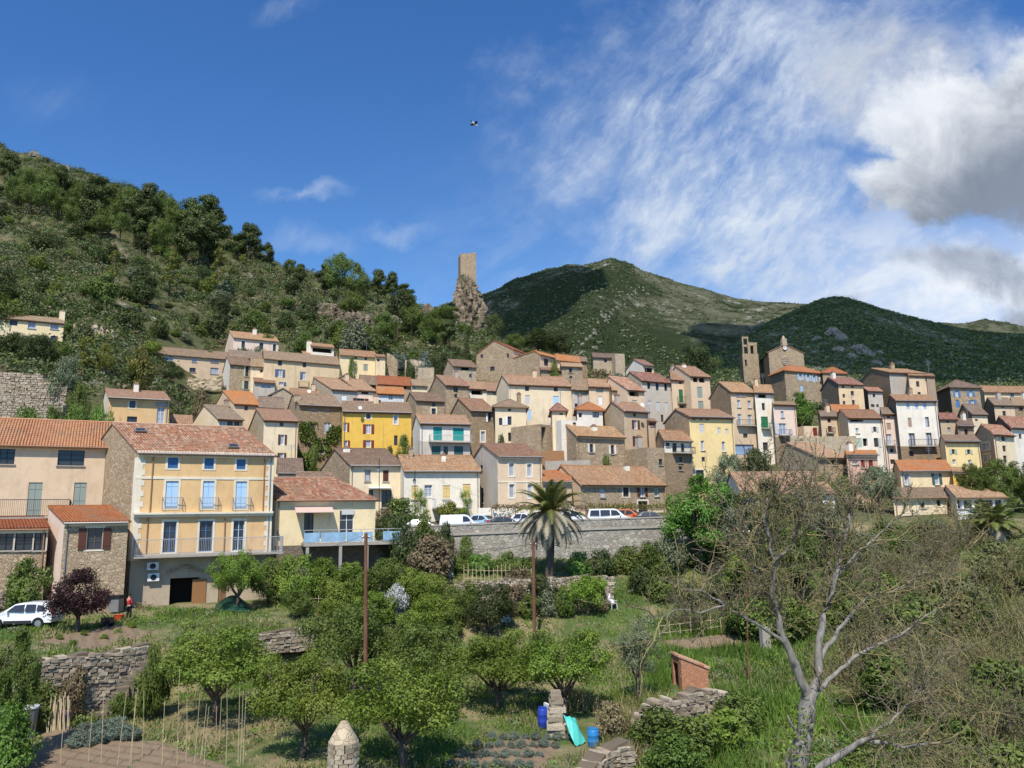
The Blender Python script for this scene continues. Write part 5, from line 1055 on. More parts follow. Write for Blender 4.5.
for px,top,base,w,m,l in ((34,676,712,44,'lf_mid','leafy shrub growing against the left part of the dry stone wall'),(72,664,690,30,'lf_dry','dry bush hanging over the dry stone wall'),(120,690,712,26,'lf_mid','green weeds at the foot of the dry stone wall'),(150,640,664,26,'lf_mid','green shrub at the top end of the dry stone wall')): tree(px,top,base,w,'bush',m,l,Y=41.5 if px<60 else 43.6 if px<100 else 43.4,name='shrub',cat='shrub')
tree(702,473,590,92,'tall','lf_bright','big bright green tree at the right end of the retaining wall',Y=71)
tree(430,532,585,60,'bush','lf_dry','grey brown dry shrub hanging over the left end of the retaining wall',name='shrub',cat='shrub')
tree(390,510,560,40,'bush','lf_dark','dark ivy like shrub at the end of the blue fenced terrace',Y=72,name='shrub',cat='shrub')
tree(24,556,604,52,'bush','lf_mid','bushy hedge shrub under the glazed veranda',Y=55.3,name='shrub',cat='shrub')
# village trees
VT=[(800,392,440,52,118,'tall','lf_bright','bright green plane tree below the stone rectory'),(757,446,490,46,91,'round','lf_dark','dark round tree in front of the bright yellow twin house'),(733,452,490,40,89,'round','lf_olive','grey green olive tree left of the dark round tree'),
(880,464,506,48,83,'round','lf_olive','round olive tree in front of the salmon orange house'),(822,474,500,40,85,'bush','lf_mid','green shrub below the rough stone barn'),(846,474,500,30,86,'bush','lf_mid','pale green shrub beside the salmon orange house'),(790,472,500,36,86,'bush','lf_mid','low green shrub under the stone barn gable'),
(976,462,512,34,84,'tall','lf_mid','left tree of the leafy trio above the cream pavilion'),(1000,458,512,44,84,'tall','lf_mid','middle tree of the leafy trio above the cream pavilion'),(1026,460,512,44,84,'tall','lf_mid','right tree of the leafy trio, at the edge of the view'),
(467,335,366,11,158,'cypress','lf_dark','dark pointed cypress above the grey stone house'),(458,345,372,24,152,'round','lf_dark','dark round tree beside the cypress'),(404,433,460,22,99,'round','lf_mid','broad leaved loquat tree beside the golden orange house'),(390,444,460,14,99.5,'bush','lf_dark','clipped dark bush at the foot of the golden orange house'),
(502,432,448,15,101,'bush','lf_dark','dark green bush against the cream hipped house'),(607,452,464,16,95,'bush','lf_mid','rounded green bush in front of the centre stone house'),(556,358,369,14,142,'bush','lf_mid','green bush by the peach fronted house'),
(600,368,384,36,150,'bush','lf_dry','brown dry bush below the roofless ruin'),(592,376,388,22,143,'bush','lf_bright','fresh green bush on the bank under the ruin'),(618,372,388,24,150,'bush','lf_olive','olive brown bush right of the fresh green bush'),
(540,328,352,46,185,'round','lf_dark','dark tree on the slope behind the large rubble house'),(515,333,350,26,180,'round','lf_mid','green tree between the crag and the large rubble house'),(560,332,354,30,190,'round','lf_dark','dark bushy tree right of the darkest hilltop tree'),
(12,332,372,44,108,'round','lf_dark','dark holm oak below the cream yellow house at the left edge'),(38,334,374,42,107,'round','lf_dark','dark holm oak right of the holm oak at the left edge'),(58,340,374,30,109,'round','lf_mid','mid green tree between the dark holm oaks and the yellow tree'),(85,336,374,22,110,'poplar','lf_yel','yellow green tree above the rubble terrace wall'),(104,342,374,22,112,'round','lf_yel','second yellowish tree on the open slope'),(140,344,372,30,116,'bush','lf_yel','dry yellow shrub on the open slope'),
(62,354,400,38,92.5,'round','lf_olive','grey olive tree at the end of the rubble terrace wall'),(76,380,412,26,91,'round','lf_mid','round green shrub right of the rubble terrace wall'),(133,364,392,26,116,'round','lf_dark','dark round tree behind the ochre house'),(171,361,390,28,140,'round','lf_dark','rounded dark tree in front of the long grey beige house'),
(18,404,436,44,82,'round','lf_mid','dark green tree over the peach house roof at the left edge'),(44,402,436,36,81,'round','lf_mid','green tree behind the middle of the peach house roof'),(68,403,436,34,81,'round','lf_bright','bright green tree behind the peach house roof'),(90,402,436,34,82,'round','lf_bright','bright green tree left of the ochre house'),
(352,354,392,12,146,'bush','lf_mid','thin shrub below the pale yellow house'),(410,357,376,14,147,'bush','lf_dark','dark shrub among the ruined walls'),(424,350,372,26,150,'bush','lf_grey','grey green agave bank above the ruined walls'),(445,352,380,30,149,'round','lf_dark','dark oak left of the cypress'),(400,352,370,26,156,'bush','lf_grey','pale grey shrub behind the ruined walls'),(312,440,474,14,104,'bush','lf_mid','leafy creeper foot beside the square beige house'),
(222,384,398,14,124,'bush','lf_dark','dark shrub beside the bright orange roof'),(200,386,400,26,124,'bush','lf_dry','dry grass tuft on the slope under the beige house'),(700,345,388,40,200,'round','lf_dark','dark trees behind the tall peach house'),(990,506,530,60,76,'bush','lf_mid','green undergrowth shrub under the cream pavilion')]
for px,top,base,w,Y,k,m,l in VT: tree(px,top,base,w,k,m,l,Y=Y,sink=.3,name='shrub' if k=='bush' else 'tree',cat='shrub' if k=='bush' else 'tree')
# pines on the left hill
GP='pines and oaks along the crest of the left hillside'
PN=[(8,158,22),(25,165,24),(45,163,26),(62,172,24),(80,177,26),(97,180,28),(115,182,24),(130,185,26),(148,190,28),(160,188,28),(175,205,26),(188,206,30),(203,199,34),(214,213,28),(92,190,32),(60,186,28),(30,182,26),(110,195,28),(137,200,30),(160,215,32),(186,224,30),(202,224,34),(75,196,28),(120,210,24),(146,212,28),(248,229,26),(238,238,18),(268,247,14),(290,257,18),(45,178,30),(15,176,28),(100,205,26),(170,196,30),(196,212,30)]
for px,t,w in PN: 
    hgt=w*1.3
    alt=(int(px)*7)%5==0
    tree(px,t-3+(5 if alt else 0),t+hgt,w*(1.0 if alt else 1.12),'round' if alt else 'pine','lf_mid' if alt else 'lf_pine','dark green pine in the dense stand on the left ridge',far=True,group=GP,name='pine_tree',cat='pine')
for px,t,b,w,l in ((338,252,300,34,'big spreading pine on the skyline left of the castle crag'),(357,262,304,30,'second big pine right of the spreading skyline pine'),(325,266,296,24,'smaller pine left of the spreading skyline pine'),(378,272,304,24,'slim dark pine midway between the big pines and the crag'),(392,274,302,18,'narrow pine near the crag'),(352,290,322,34,'leafy oak below the big skyline pines'),(405,284,306,20,'round pine beside the small pointed rock'),(440,288,312,22,'bushy tree at the left foot of the castle crag'),(412,306,336,30,'dense oak on the slope below the small pointed rock'),(385,312,346,30,'broad oak under the narrow pine'),(432,310,344,30,'dark oak below the castle crag'),(448,322,352,24,'oak touching the left base of the castle crag'),(300,266,290,18,'lone pine on the bare crest')):
    tree(px,t,b,w,'pine' if w<25 else 'round','lf_pine' if w<25 else 'lf_mid',l,far=True,name='tree',cat='tree')
for px,t,b,w,l in ((216,243,302,17,'tall pale yellow green poplar in the middle of the left hillside'),(169,252,296,22,'loose pale green tree left of the tall poplar'),(113,250,290,16,'slender pale tree on the left hillside')):
    tree(px,t,b,w,'poplar','lf_yel',l,far=True)
GB='bushes dotted over the left hillside'; rb_=random.Random(5); k=0; used=[]
while k<135:
    px=rb_.uniform(-10,500); row=rb_.uniform(190,372); 
    rd=np.interp(px,[0,110,200,300,400,500],[165,200,240,285,300,345])
    if row<rd or (row>335 and 90<px<150) or (px>455 and row<340): continue
    p=hit(px,row,100,330)
    if p is None or p[1]<128: continue
    if any((px-a)**2+(row-b)**2<40 for a,b in used): continue
    used.append((px,row)); k+=1; w=(13+24*rb_.random()**1.8)*min(1.4,190/p[1]); hh=w*rb_.uniform(.45,1.05)
    m=rb_.choice(['lf_dark','lf_dark','lf_mid','lf_mid','lf_olive','lf_pine','lf_pine','lf_fruit'])
    tree(px,row-hh,row,w,'bush',m,'rounded evergreen bush on the scrubby left hillside',Y=p[1],name='shrub',cat='shrub',group=GB,sink=.3)
for px,t,b_,w,Y,l in ((446,306,346,30,222,'bushy oak hugging the left foot of the castle crag'),(494,312,350,26,222,'bushy oak hugging the right foot of the castle crag'),(462,326,352,28,214,'low oak in front of the castle crag'),(482,330,354,26,212,'second low oak in front of the castle crag')): tree(px,t,b_,w,'round','lf_mid' if px<470 else 'lf_pine',l,Y=Y)
for dx,dy,dz,s,m in ((-5,-4,7,1.2,'lf_mid'),(-3,-5,3,1.6,'lf_dark'),(2,-6,4,1.5,'lf_pine'),(5,-5,6,1.3,'lf_mid'),(-6,-2,12,1.,'lf_dark'),(3,-4.5,11,.9,'lf_mid'),(-4,-3,15,.8,'lf_pine'),(6,-3,10,1.1,'lf_olive'),(0,-5,8,.9,'lf_mid'),(7,-3,2,1.6,'lf_dark'),(-8,-2,3,1.8,'lf_dark')):
    t,c,h,w=proto_mesh('bush',rb_.randrange(5),m); o=empty('shrub',(CRAG[0]+dx,CRAG[1]+dy*.85,CRAG[2]+dz),'shrub clinging to the rocky crag below the castle tower','shrub','shrubs on the castle crag',None,rb_.uniform(0,6),(s,s,s*.9)); link('stems',t,o); link('foliage',c,o)
# ------------------------------------------------------------------ uncountable scrub
def scrub(name,C,R,per,size,mats,rng,flat=.7,asp=.6,cap=9.):
    n=len(C); dr=unit(rng.normal(size=(n,per,3))); dr[:,:,2]=np.abs(dr[:,:,2])
    P=(C[:,None,:]+dr*R[:,None,None]*np.array([1,1,flat])*rng.uniform(.45,1.05,(n,per,1))).reshape(-1,3); out=dr.reshape(-1,3)
    V,F=diamonds(P,np.repeat(np.clip(size*R,.08,cap),per),out,.55,asp,rng); me=raw_mesh(name,V,F,[M[q] for q in mats])
    me.polygons.foreach_set('material_index',np.repeat(rng.integers(0,len(mats),n),per).astype(np.int32)); o=link(name,me); props(o,kind='stuff'); return o
FOOT=[]
for ob in bpy.data.objects:
    if ob.type=='MESH' and ob.name.startswith('wall') and ob.parent is not None and ob.parent.get('category') in ('house','church','tower','bell tower','gatehouse'):
        l=np.array(ob.parent.location); v=np.array([q.co for q in ob.data.vertices])+l; FOOT.append((v[:,0].min()-.6,v[:,0].max()+.6,v[:,1].min()-.6,v[:,1].max()+.6))
def free(X,Y):
    k=np.ones(len(X),bool)
    for a,b,c,d in FOOT: k&=~((X>a)&(X<b)&(Y>c)&(Y<d))
    return k
rg=np.random.default_rng(3)
Y=np.sqrt(rg.uniform(85**2,335**2,64000)); px=rg.uniform(-80,1100,64000); X=(px-512)/FPX*Y; lim=np.interp(px,[0,200,300,400,470,520,1100],[335,315,290,275,250,230,200])
dn=np.sin(X*.07+1)*np.sin(Y*.06)+.6*np.sin(X*.17+Y*.11)+.5*np.sin(Y*.23-X*.05)
k=(Y<lim+6)&free(X,Y)&((dn>-.75)|(rg.uniform(size=len(X))<.5))&((px<470)|(Y>78)); X,Y,px=X[k],Y[k],px[k]; Z=H(X,Y)
R=np.clip(rg.lognormal(-.12,.5,len(X)),.25,2.8)*(1+.5*np.clip(dn[k] if len(dn)!=len(X) else dn,-.8,1))*np.where((px>250)&(Y<150),.55,1.)
scrub('hillside_scrub',np.stack([X,Y,Z],1),R*1.2,30,.42,['lf_dark','lf_mid','lf_olive','lf_dry','lf_pine','lf_pine','lf_dark','lf_dark'],rg,.85,.55,.55)
def on_grid(G,n,seed,dens):
    XX,YY,ZZ=G; r=np.random.default_rng(seed); i=r.uniform(0,105,n); j=r.uniform(0,XX.shape[1]-1.01,n); a=i.astype(int); b=j.astype(int); u=(i-a)[:,None]; v=(j-b)[:,None]
    A=np.stack([XX,YY,ZZ],2); P=(A[a,b]*(1-u)+A[a+1,b]*u)*(1-v)+(A[a,b+1]*(1-u)+A[a+1,b+1]*u)*v
    return P,r,i/109
P,r,t=on_grid(MT,26000,8,1); dn=fbm(P[:,0],P[:,1],4,.012,4)-2.0*np.clip((P[:,0]-80)/60,0,1); k=((dn>-.4)|(r.uniform(size=len(P))<.22)); P=P[k]; scrub('mountain_scrub',P,r.uniform(.7,2.0,len(P)),8,.8,['lf_dark','lf_dark','lf_dark','lf_olive'],r)
P,r,t=on_grid(HL,24000,9,1); dn=fbm(P[:,0],P[:,1],4,.02,7); k=(dn>-.6)|(r.uniform(size=len(P))<.45); P=P[k]; scrub('hill_scrub',P,r.uniform(.5,1.5,len(P)),10,.66,['lf_dark','lf_mid','lf_olive','lf_pine'],r)
for i,(px,row,w,hh) in enumerate(((838,334,4,5),(846,338,3,4),(862,350,5,4),(870,354,4,3),(855,356,3,3),(884,352,3,2.5),(905,364,3,2.5),(822,340,3,3),(842,350,4,3),(818,352,3,2.4),(878,362,3,2.4),(930,362,2.5,2),(795,345,3,2.5))):
    px_,YR=px,480; j=int((px-690)/4); XX,YY,ZZ=HL; rows=[proj((XX[a,j],YY[a,j],ZZ[a,j]))[1] for a in range(110)]; a=int(np.argmin(np.abs(np.array(rows)-row)))
    rock('rock_outcrop','pale limestone outcrop on the dark hill behind the church',(XX[a,j],YY[a,j],ZZ[a,j]-2),[(0,w,w*.6,0),(hh*.6,w*.7,w*.5,.3),(hh,w*.3,w*.25,.5)],40+i,M['rock2'])['group']='limestone outcrops on the right hill'
RB=[]; r4=random.Random(9)
for k in range(40):
    t=r4.random(); px=float(np.interp(t,[0,.3,.6,1],[656,628,606,584]))+r4.gauss(0,3.2); row=float(np.interp(t,[0,.3,.6,1],[283,300,320,350]))+r4.gauss(0,2.5); RB.append((px,row,r4.uniform(.6,1.7),r4.uniform(.8,1.6)))
for k in range(60): RB.append((r4.uniform(640,790),0,r4.uniform(.7,1.8),r4.uniform(.6,1.3)))
RB=[(px,row if row else float(np.interp(px,[640,790],[300,330]))+r4.gauss(0,9),w,hh) for px,row,w,hh in RB]
for i,(px,row,w,hh) in enumerate(RB):
    j=int((px-300)/4); XX,YY,ZZ=MT; rows=[proj((XX[a,j],YY[a,j],ZZ[a,j]))[1] for a in range(110)]; a=int(np.argmin(np.abs(np.array(rows)-row)))
    rock('rock_outcrop','pale limestone rib running down the far mountain',(XX[a,j],YY[a,j],ZZ[a,j]-2.5),[(0,w*1.3,w,0),(2+hh*.6,w,w*.7,.3),(2+hh,w*.4,w*.3,.5)],70+i,M['rock3'],n=12,K=8)['group']='limestone ribs on the far mountain'
# ivy on the brown stone house
hv=V_['ivy']; r=np.random.default_rng(6); IV=[]
for px0,px1,r0,r1,n in ((297,310,440,474,900),(299,318,422,462,1100),(300,325,455,474,700),(318,332,436,452,260),(326,342,426,452,900),(326,342,450,458,200),(299,306,424,440,260)):
    for _ in range(n):
        a,b=r.uniform(px0,px1),r.uniform(r0,r1); s,z=on_plane(a,b,hv.O,hv.d)
        if gapf(np.array([[s,z,0.8]]),1.3)[0]>-.35: IV.append(np.array([hv.O[0],hv.O[1],0])+hv.d*s+hv.front*abs(r.normal(.12,.22))+UP*z)
IV=np.array(IV); V,F=diamonds(IV,.30,np.repeat(hv.front[None],len(IV),0),.5,.8,r); o=link('ivy',raw_mesh('ivy',V,F,M['lf_mid'])); props(o,'green ivy climbing the front of the brown stone house','ivy')
# ------------------------------------------------------------------ palms
def palm(px,top_row,Y,label,trunk_h,fr_len,n_live,n_dead,seed,up=.9):
    r=np.random.default_rng(seed); p=ground_at(px,Y); org=p; root=empty('palm_tree',p,label,'palm'); zt=zrow(top_row,Y,px)
    mb=MB(); H0=zt-p[2]; pts=[p+UP*-.4]+[p+np.array([.25*math.sin(t*2),0,H0*t]) for t in np.linspace(.1,1,7)]; mb.tube(pts,[.42]+list(np.linspace(.36,.33,6))+[.5],9); mb.build('trunk',M['bark'],root,org,True)
    c=pts[-1]; 
    def fronds(n,lo,hi,mat,name,L0,drop):
        P=[];Fs=[];b=0
        for i in range(n):
            a=2.399*i+r.normal(0,.15); e=lo+(hi-lo)*((i+.5)/n)+r.normal(0,.08); L=L0*r.uniform(.85,1.12); d=np.array([math.cos(a),math.sin(a),0]); s=np.array([-d[1],d[0],0]); K=11; cur=c+UP*.1+d*.15; ang=e
            for k in range(K):
                st=L/K; nx=cur+d*math.cos(ang)*st+UP*math.sin(ang)*st; ang-=drop*(k+2)/K*.5; ll=.55*math.sin(math.pi*min(.97,(k+1.2)/(K+.6)))+.12; t=(nx-cur)/st; up=np.cross(s,t)
                for q in (-1,1):
                    for h in (0,.33,.66):
                        o=cur+(nx-cur)*h; tip=o+s*q*ll*.8+t*ll*.55-UP*ll*(.22 if up is not None else .2); w=t*.075
                        P+= [o-w,tip,o+w]; Fs.append((b,b+1,b+2)); b+=3
                P+= [cur-s*.03,cur+s*.03,nx]; Fs.append((b,b+1,b+2)); b+=3; cur=nx
        o=link(name,raw_mesh(name,np.array(P)-org,np.array(Fs),M[mat]),root)
    fronds(n_live,.05,1.35,'lf_palm','fronds',fr_len,.40)
    if n_dead: fronds(n_dead,-1.0,-.05,'lf_dead','dead_fronds',fr_len*.95,.34)
    if n_dead:
        mb=MB()
        for i in range(130): a=r.uniform(0,6.28); q=c+UP*r.uniform(-.3,.6); mb.tube([q,q+np.array([math.cos(a)*.5,math.sin(a)*.5,r.uniform(.0,.5)]),q+np.array([math.cos(a)*.85,math.sin(a)*.85,r.uniform(-.2,.3)])],[.05,.04,.03],3)
        mb.build('orange_fruit_stalks',M['stalk'],root,org)
palm(549,512,68,'tall palm with hanging grey dead fronds in front of the retaining wall',5,3.9,38,46,4)
palm(992,524,72,'low palm with arching fronds below the cream pavilion',2,3.0,34,10,8)
# ------------------------------------------------------------------ bare tree and thicket
def grow(mb,p,d,L,r0,depth,r,m=0,twig=1.,sides=4,up=.12):
    n=4; pts=[p]; dd=d
    for i in range(n): dd=unit(dd+r.normal(0,.20,3)+np.array([0,0,up*.4])); pts.append(pts[-1]+dd*L/n)
    mb.tube(pts,list(np.linspace(r0,max(r0*.45,.006),n+1)),sides if depth>0 else 3,m,False)
    if depth<=0: return
    for k in range(int((4 if depth>1 else 5)*twig+r.uniform(0,1))):
        i=r.integers(1,n+1); a=unit(dd+r.normal(0,.85,3)); grow(mb,pts[i],a,L*r.uniform(.45,.75),max(r0*.5,.007),depth-1,r,m,twig,3,up)
r=np.random.default_rng(21)
def P2(l,Y0,Y1=None):
    Y1=Y1 or Y0; return [at(a,b,Y0+(Y1-Y0)*i/(len(l)-1)) for i,(a,b) in enumerate(l)]
YB=20.; base=at(800,770,YB); base=np.array([base[0]-.1,base[1],gz(base[0],base[1])]); bt_=empty('bare_tree',base,'large pale barked bare tree with many twigs at the lower right','tree')
trunk=MB(); tops=[]
def limb(l,Y0,Y1,r0,r1,tw=True,dens=2):
    pts=P2(l,Y0,Y1); fine=[]; px_j=l[0][0]
    for i in range(len(pts)-1):
        for t in (0,.33,.66): fine.append(pts[i]*(1-t)+pts[i+1]*t+r.normal(0,.022,3))
    fine.append(pts[-1]); trunk.tube(fine,[q*.84*(1+.08*math.sin(5*i+px_j)) for i,q in enumerate(np.linspace(r0,r1,len(fine)))],9,0)
    if tw: tops.append((fine,r1,dens))
limb([(797,868),(797,790),(798,768),(803,738),(806,715),(810,692)],20,20,.30,.21,False)
limb([(808,700),(804,688),(797,668),(790,653),(781,632),(773,595),(775,562),(771,541),(764,520),(768,498)],20,19.2,.15,.035,True,3)
limb([(810,697),(816,682),(818.7,649),(823,615.6),(835,578),(841.4,549),(850,522),(846,496)],20,20.8,.15,.03,True,3)
limb([(818,662),(825,650),(835,636),(850,615.6),(868,597),(883,595),(905,586),(930,566)],20.2,22,.085,.016)
limb([(812,696),(818.7,690),(832,676),(845.6,665),(870,648.7),(899,636),(925,616),(955,600)],20,21.5,.09,.016)
limb([(792,655),(783.5,642.5),(758.6,626),(742,616),(725.5,607),(705,593),(690,590)],19.8,18.8,.065,.018,True,1)
limb([(773,596),(760,580),(748,560),(742,535)],19.6,20,.05,.02,True,3); limb([(836,576),(856,556),(878,536),(900,516)],20.6,21.5,.05,.02); limb([(775,562),(790,545),(800,520),(806,500)],19.3,19,.045,.02,True,3); limb([(842,548),(828,530),(822,508)],20.7,20.2,.04,.02)
limb([(725,607),(700,612),(676,610),(655,618)],19,18.4,.028,.01,True,1)
limb([(806,790),(818.7,768),(845.6,750),(866,740),(885,744),(903.5,746),(940,742)],19.6,19,.13,.02); limb([(866,741),(885,726),(899,715),(912,700),(918,692),(935,672)],19.2,19.6,.045,.012)
limb([(800,770),(790,772),(786,760),(789,748)],19.8,19.6,.06,.02,False); limb([(809,730),(815,722),(812,706)],19.8,19.6,.06,.03,False); limb([(799,742),(794,728),(788,716)],19.9,19.7,.05,.03,False)
trunk.build('trunk',M['barkg'],bt_,base,True)
tw=MB(); twy=MB()
for fine,r1,dens in tops:
    n=len(fine)
    for i in range(int(n*.42),n):
        for _ in range(int(dens)):
            mb=twy if r.uniform()<.45 else tw; d=unit(fine[min(i+1,n-1)]-fine[i-1]+r.normal(0,.03,3)); a=unit(d+r.normal(0,.9,3)*np.array([1,.9,.8])+UP*.25); grow(mb,fine[i],a,r.uniform(.6,1.35),.02,2,r,0,.72)
tw.build('twigs',M['twig'],bt_,base); twy.build('lichened_twigs',M['twigy'],bt_,base)
tv=np.array(tw.v+twy.v); ix=r.choice(len(tv),9000); V,F=diamonds(tv[ix]+r.normal(0,.03,(9000,3)),.045,None,.5,.7,r); link('buds',raw_mesh('buds',V-base,F,M['lf_bud']),bt_)
# ivy sleeve on the trunk
IVp=[]
for _ in range(420):
    rr=r.uniform(704,768); c=at(np.interp(rr,[692,738,768],[808,801,797])-6,rr,20); a=r.uniform(0,6.28); IVp.append(c+np.array([math.cos(a)*.3,math.sin(a)*.3,0])*r.uniform(.7,1.2))
V,F=diamonds(np.array(IVp),.085,None,.5,.8,r); link('ivy',raw_mesh('ivy',V-base,F,M['lf_fruit']),bt_)['label']='green ivy sleeve on the lower trunk'
# bare shrubs
BS=[]
for v in range(4):
    r=np.random.default_rng(60+v); mb=MB(); 
    for i in range(15):
        a=r.uniform(0,6.28); d=unit(np.array([math.cos(a)*.55,math.sin(a)*.55,1.])); grow(mb,np.array([math.cos(a)*.15,math.sin(a)*.15,-.2]),d,r.uniform(1.6,2.4),.035,2,r,0,1.0)
    me=bpy.data.meshes.new('twigs'); me.from_pydata(mb.v,[],mb.f); me.materials.append(M['twig'] if v%2==0 else M['twigy'])
    tv=np.array(mb.v); ix=r.choice(len(tv),1500); V,F=diamonds(tv[ix]+r.normal(0,.05,(1500,3)),.08,None,.5,.7,r); BS.append((me,raw_mesh('buds',V,F,M['lf_bud'] if v!=1 else M['lf_mid'])))
for px,top,base,w,m,l in ((772,476,566,84,'lf_bud','big brown budding tree in front of the white gabled house'),(815,484,566,70,'lf_bud','brownish budding tree right of the white gabled house'),(742,492,566,54,'lf_olive','grey green tree at the white gable wall'),(800,520,590,60,'lf_mid','green tree below the white gabled house'),(752,530,596,60,'lf_fruit','fresh green tree behind the bare tree, left side')): tree(px,top,base,w,'tall' if m!='lf_bud' else 'tall',m if m!='lf_bud' else ('lf_bud' if px<790 else 'lf_olive'),l,Y=70 if top<500 else 62,sink=.5)
rr=random.Random(12)
GT='bare twiggy shrubs of the thicket on the right bank'
def bare(px,Y,w,h,v=None,label='bare grey brown twiggy shrub in the thicket on the right bank',group=GT):
    p=ground_at(px,Y); v=rr.randrange(4) if v is None else v; o=empty('bare_shrub',p,label,'shrub',group,None,rr.uniform(0,6.28),(w/3.4,w/3.4,h/3.)); link('twigs',BS[v][0],o); link('buds',BS[v][1],o)
for i in range(66):
    px=rr.uniform(870,1075); Y=rr.uniform(24,66) if rr.random()<.75 else rr.uniform(18,30)
    if px<930 and Y<40: px+=60
    if px>940 and Y>58: continue
    bare(px,Y,rr.uniform(2.6,5),rr.uniform(2.,4.2)*(.8 if Y<30 else 1))
for px,Y,w,h in ((745,60,5,5),(790,58,6,7.5),(850,58,5,5),(885,60,5,5),(835,48,3.5,3),(880,50,4,3.6),(695,60,4,4),(930,66,6,5),(960,70,6,4.6)): bare(px,Y,w,h)
GU='bramble bushes of the right bank'
for i in range(58):
    px=rr.uniform(690,1070); Y=rr.uniform(46,73)
    if (px<860 and Y<56) or (px>945 and Y>60): continue
    tree(px,0,0,10,'bush',rr.choice(['lf_mid','lf_dark','lf_mid','lf_fruit','lf_dry']),'tangled green bramble bush on the overgrown right bank',Y=Y,name='shrub',cat='shrub',group=GU) if False else None
    p=ground_at(px,Y); t,c,h,w=proto_mesh('bush',rr.randrange(5),rr.choice(['lf_mid','lf_mid','lf_mid','lf_fruit','lf_olive','lf_dark'] if px<900 else ['lf_bud','lf_olive','lf_bud','lf_mid','lf_dry'])); s=rr.uniform(.8,2.); o=empty('shrub',p-UP*.3,'tangled green bramble bush on the overgrown right bank','shrub',GU,None,rr.uniform(0,6.28),(s*1.2,s*1.2,s)); link('stems',t,o); link('foliage',c,o)
for px,Y,s,m in ((900,72,1.3,'lf_mid'),(918,74,1.2,'lf_mid'),(938,74,1.2,'lf_olive'),(885,74,1.4,'lf_mid'),(868,72,1.3,'lf_olive'),(850,73,1.2,'lf_mid'),(905,42,2.0,'lf_mid'),(868,55,2.2,'lf_mid'),(660,39,1.4,'lf_mid'),(690,38,1.3,'lf_mid'),(720,39,1.3,'lf_fruit'),(675,36,1.2,'lf_mid'),(740,42,1.3,'lf_mid'),(1000,38,1.8,'lf_mid'),(960,34,1.5,'lf_mid'),(1015,30,1.6,'lf_mid'),(900,33,1.2,'lf_mid'),(985,26,1.2,'lf_fruit'),(870,36,1.,'lf_mid')):
    p=ground_at(px,Y); t,c,h,w=proto_mesh('bush',rr.randrange(5),m); o=empty('shrub',p-UP*.3,'tangled green bramble bush on the overgrown right bank','shrub',GU,None,rr.uniform(0,6.28),(s*1.2,s*1.2,s*.9)); link('stems',t,o); link('foliage',c,o)
# ------------------------------------------------------------------ grass
def blades(name,n,px0,px1,Y0,Y1,h0,h1,mats,seed,mask=None,w=.05):
    r=np.random.default_rng(seed); Y=np.sqrt(r.uniform(Y0**2,Y1**2,n)); px=r.uniform(px0,px1,n); X=(px-512)/FPX*Y*.97; Z=H(X,Y); px,rows=proj((X,Y,Z))
    k=np.ones(n,bool)
    if mask: k=mask(px,rows,X,Y)
    dn=np.sin(X*.5+1)*np.sin(Y*.45)+.5*np.sin(X*1.3+Y*.9); k&=(dn>-.5)|(r.uniform(size=n)<.3); X,Y,Z,dn=X[k],Y[k],Z[k],dn[k]; n=len(X)
    h=r.uniform(h0,h1,n)*(1+.5*np.clip(dn,-.6,1.2)); a=r.uniform(0,6.28,n); ww=w*r.uniform(.6,1.4,n); lx,ly=r.normal(0,.35,(2,n))*h
    B=np.stack([X,Y,Z-.02],1); s=np.stack([np.cos(a)*ww,np.sin(a)*ww,0*a],1); T=B+np.stack([lx,ly,h],1); V=np.stack([B-s,B+s,T],1).reshape(-1,3)
    me=raw_mesh(name,V,np.arange(3*n).reshape(n,3),[M[q] for q in mats]); g=np.sin(X*.31)*np.sin(Y*.37+2)+r.normal(0,.35,n); me.polygons.foreach_set('material_index',np.clip(((g+1)/2*len(mats)).astype(int),0,len(mats)-1).astype(np.int32)); o=link(name,me); props(o,kind='stuff')
def inq(px,row,Q):
    k=np.ones(len(px),bool); n=len(Q)
    for i in range(n):
        (a,b),(c,d)=Q[i],Q[(i+1)%n]; k&=((c-a)*(row-b)-(d-b)*(px-a))>=0
    return k
BEDS=[[(36,642),(118,624),(156,633),(92,651)],[(-20,776),(62,737),(160,741),(255,776)],[(28,741),(66,726),(100,733),(70,742)],[(655,642),(752,632),(772,644),(690,651)],[(850,648),(900,634),(985,640),(960,664)],[(440,764),(520,736),(560,742),(545,770)],[(448,606),(470,600),(490,612),(470,622)]]
def gmask(px,row,X,Y):
    k=np.ones(len(px),bool)
    for Q in BEDS: k&=~inq(px,row,Q)
    return k&free(X,Y)&~((px>670)&(px<712)&(row>680)&(row<698))&~((px>545)&(px<606)&(row>712)&(row<758))
M['g1']=leafmat('grass_green',(.075,.14,.02),(.17,.26,.045),None,.35); M['g2']=leafmat('grass_mid',(.12,.155,.035),(.22,.24,.075),None,.3); M['g3']=leafmat('grass_dry',(.22,.18,.09),(.36,.30,.16),None,.2)
blades('grass',150000,-40,1080,28,75,.10,.28,['g3','g2','g1','g1'],4,gmask,.045)
blades('tall_grass',13000,640,850,24,62,.35,.8,['g2','g1','g1'],5,gmask,.05)
blades('tall_grass',16000,850,1080,24,62,.35,.9,['g3','g2','g2','g1'],25,gmask,.05)
M['g4']=leafmat('grass_lush',(.06,.13,.018),(.12,.235,.035),None,.35)
blades('meadow_grass',26000,655,800,44,60,.15,.4,['g4','g4','g1'],14,gmask,.05)
blades('meadow_grass',9000,820,900,34,46,.2,.45,['g4','g1'],15,gmask,.05)
blades('tall_grass',9000,560,680,37,48,.4,.9,['g2','g3','g1'],6,gmask,.05)

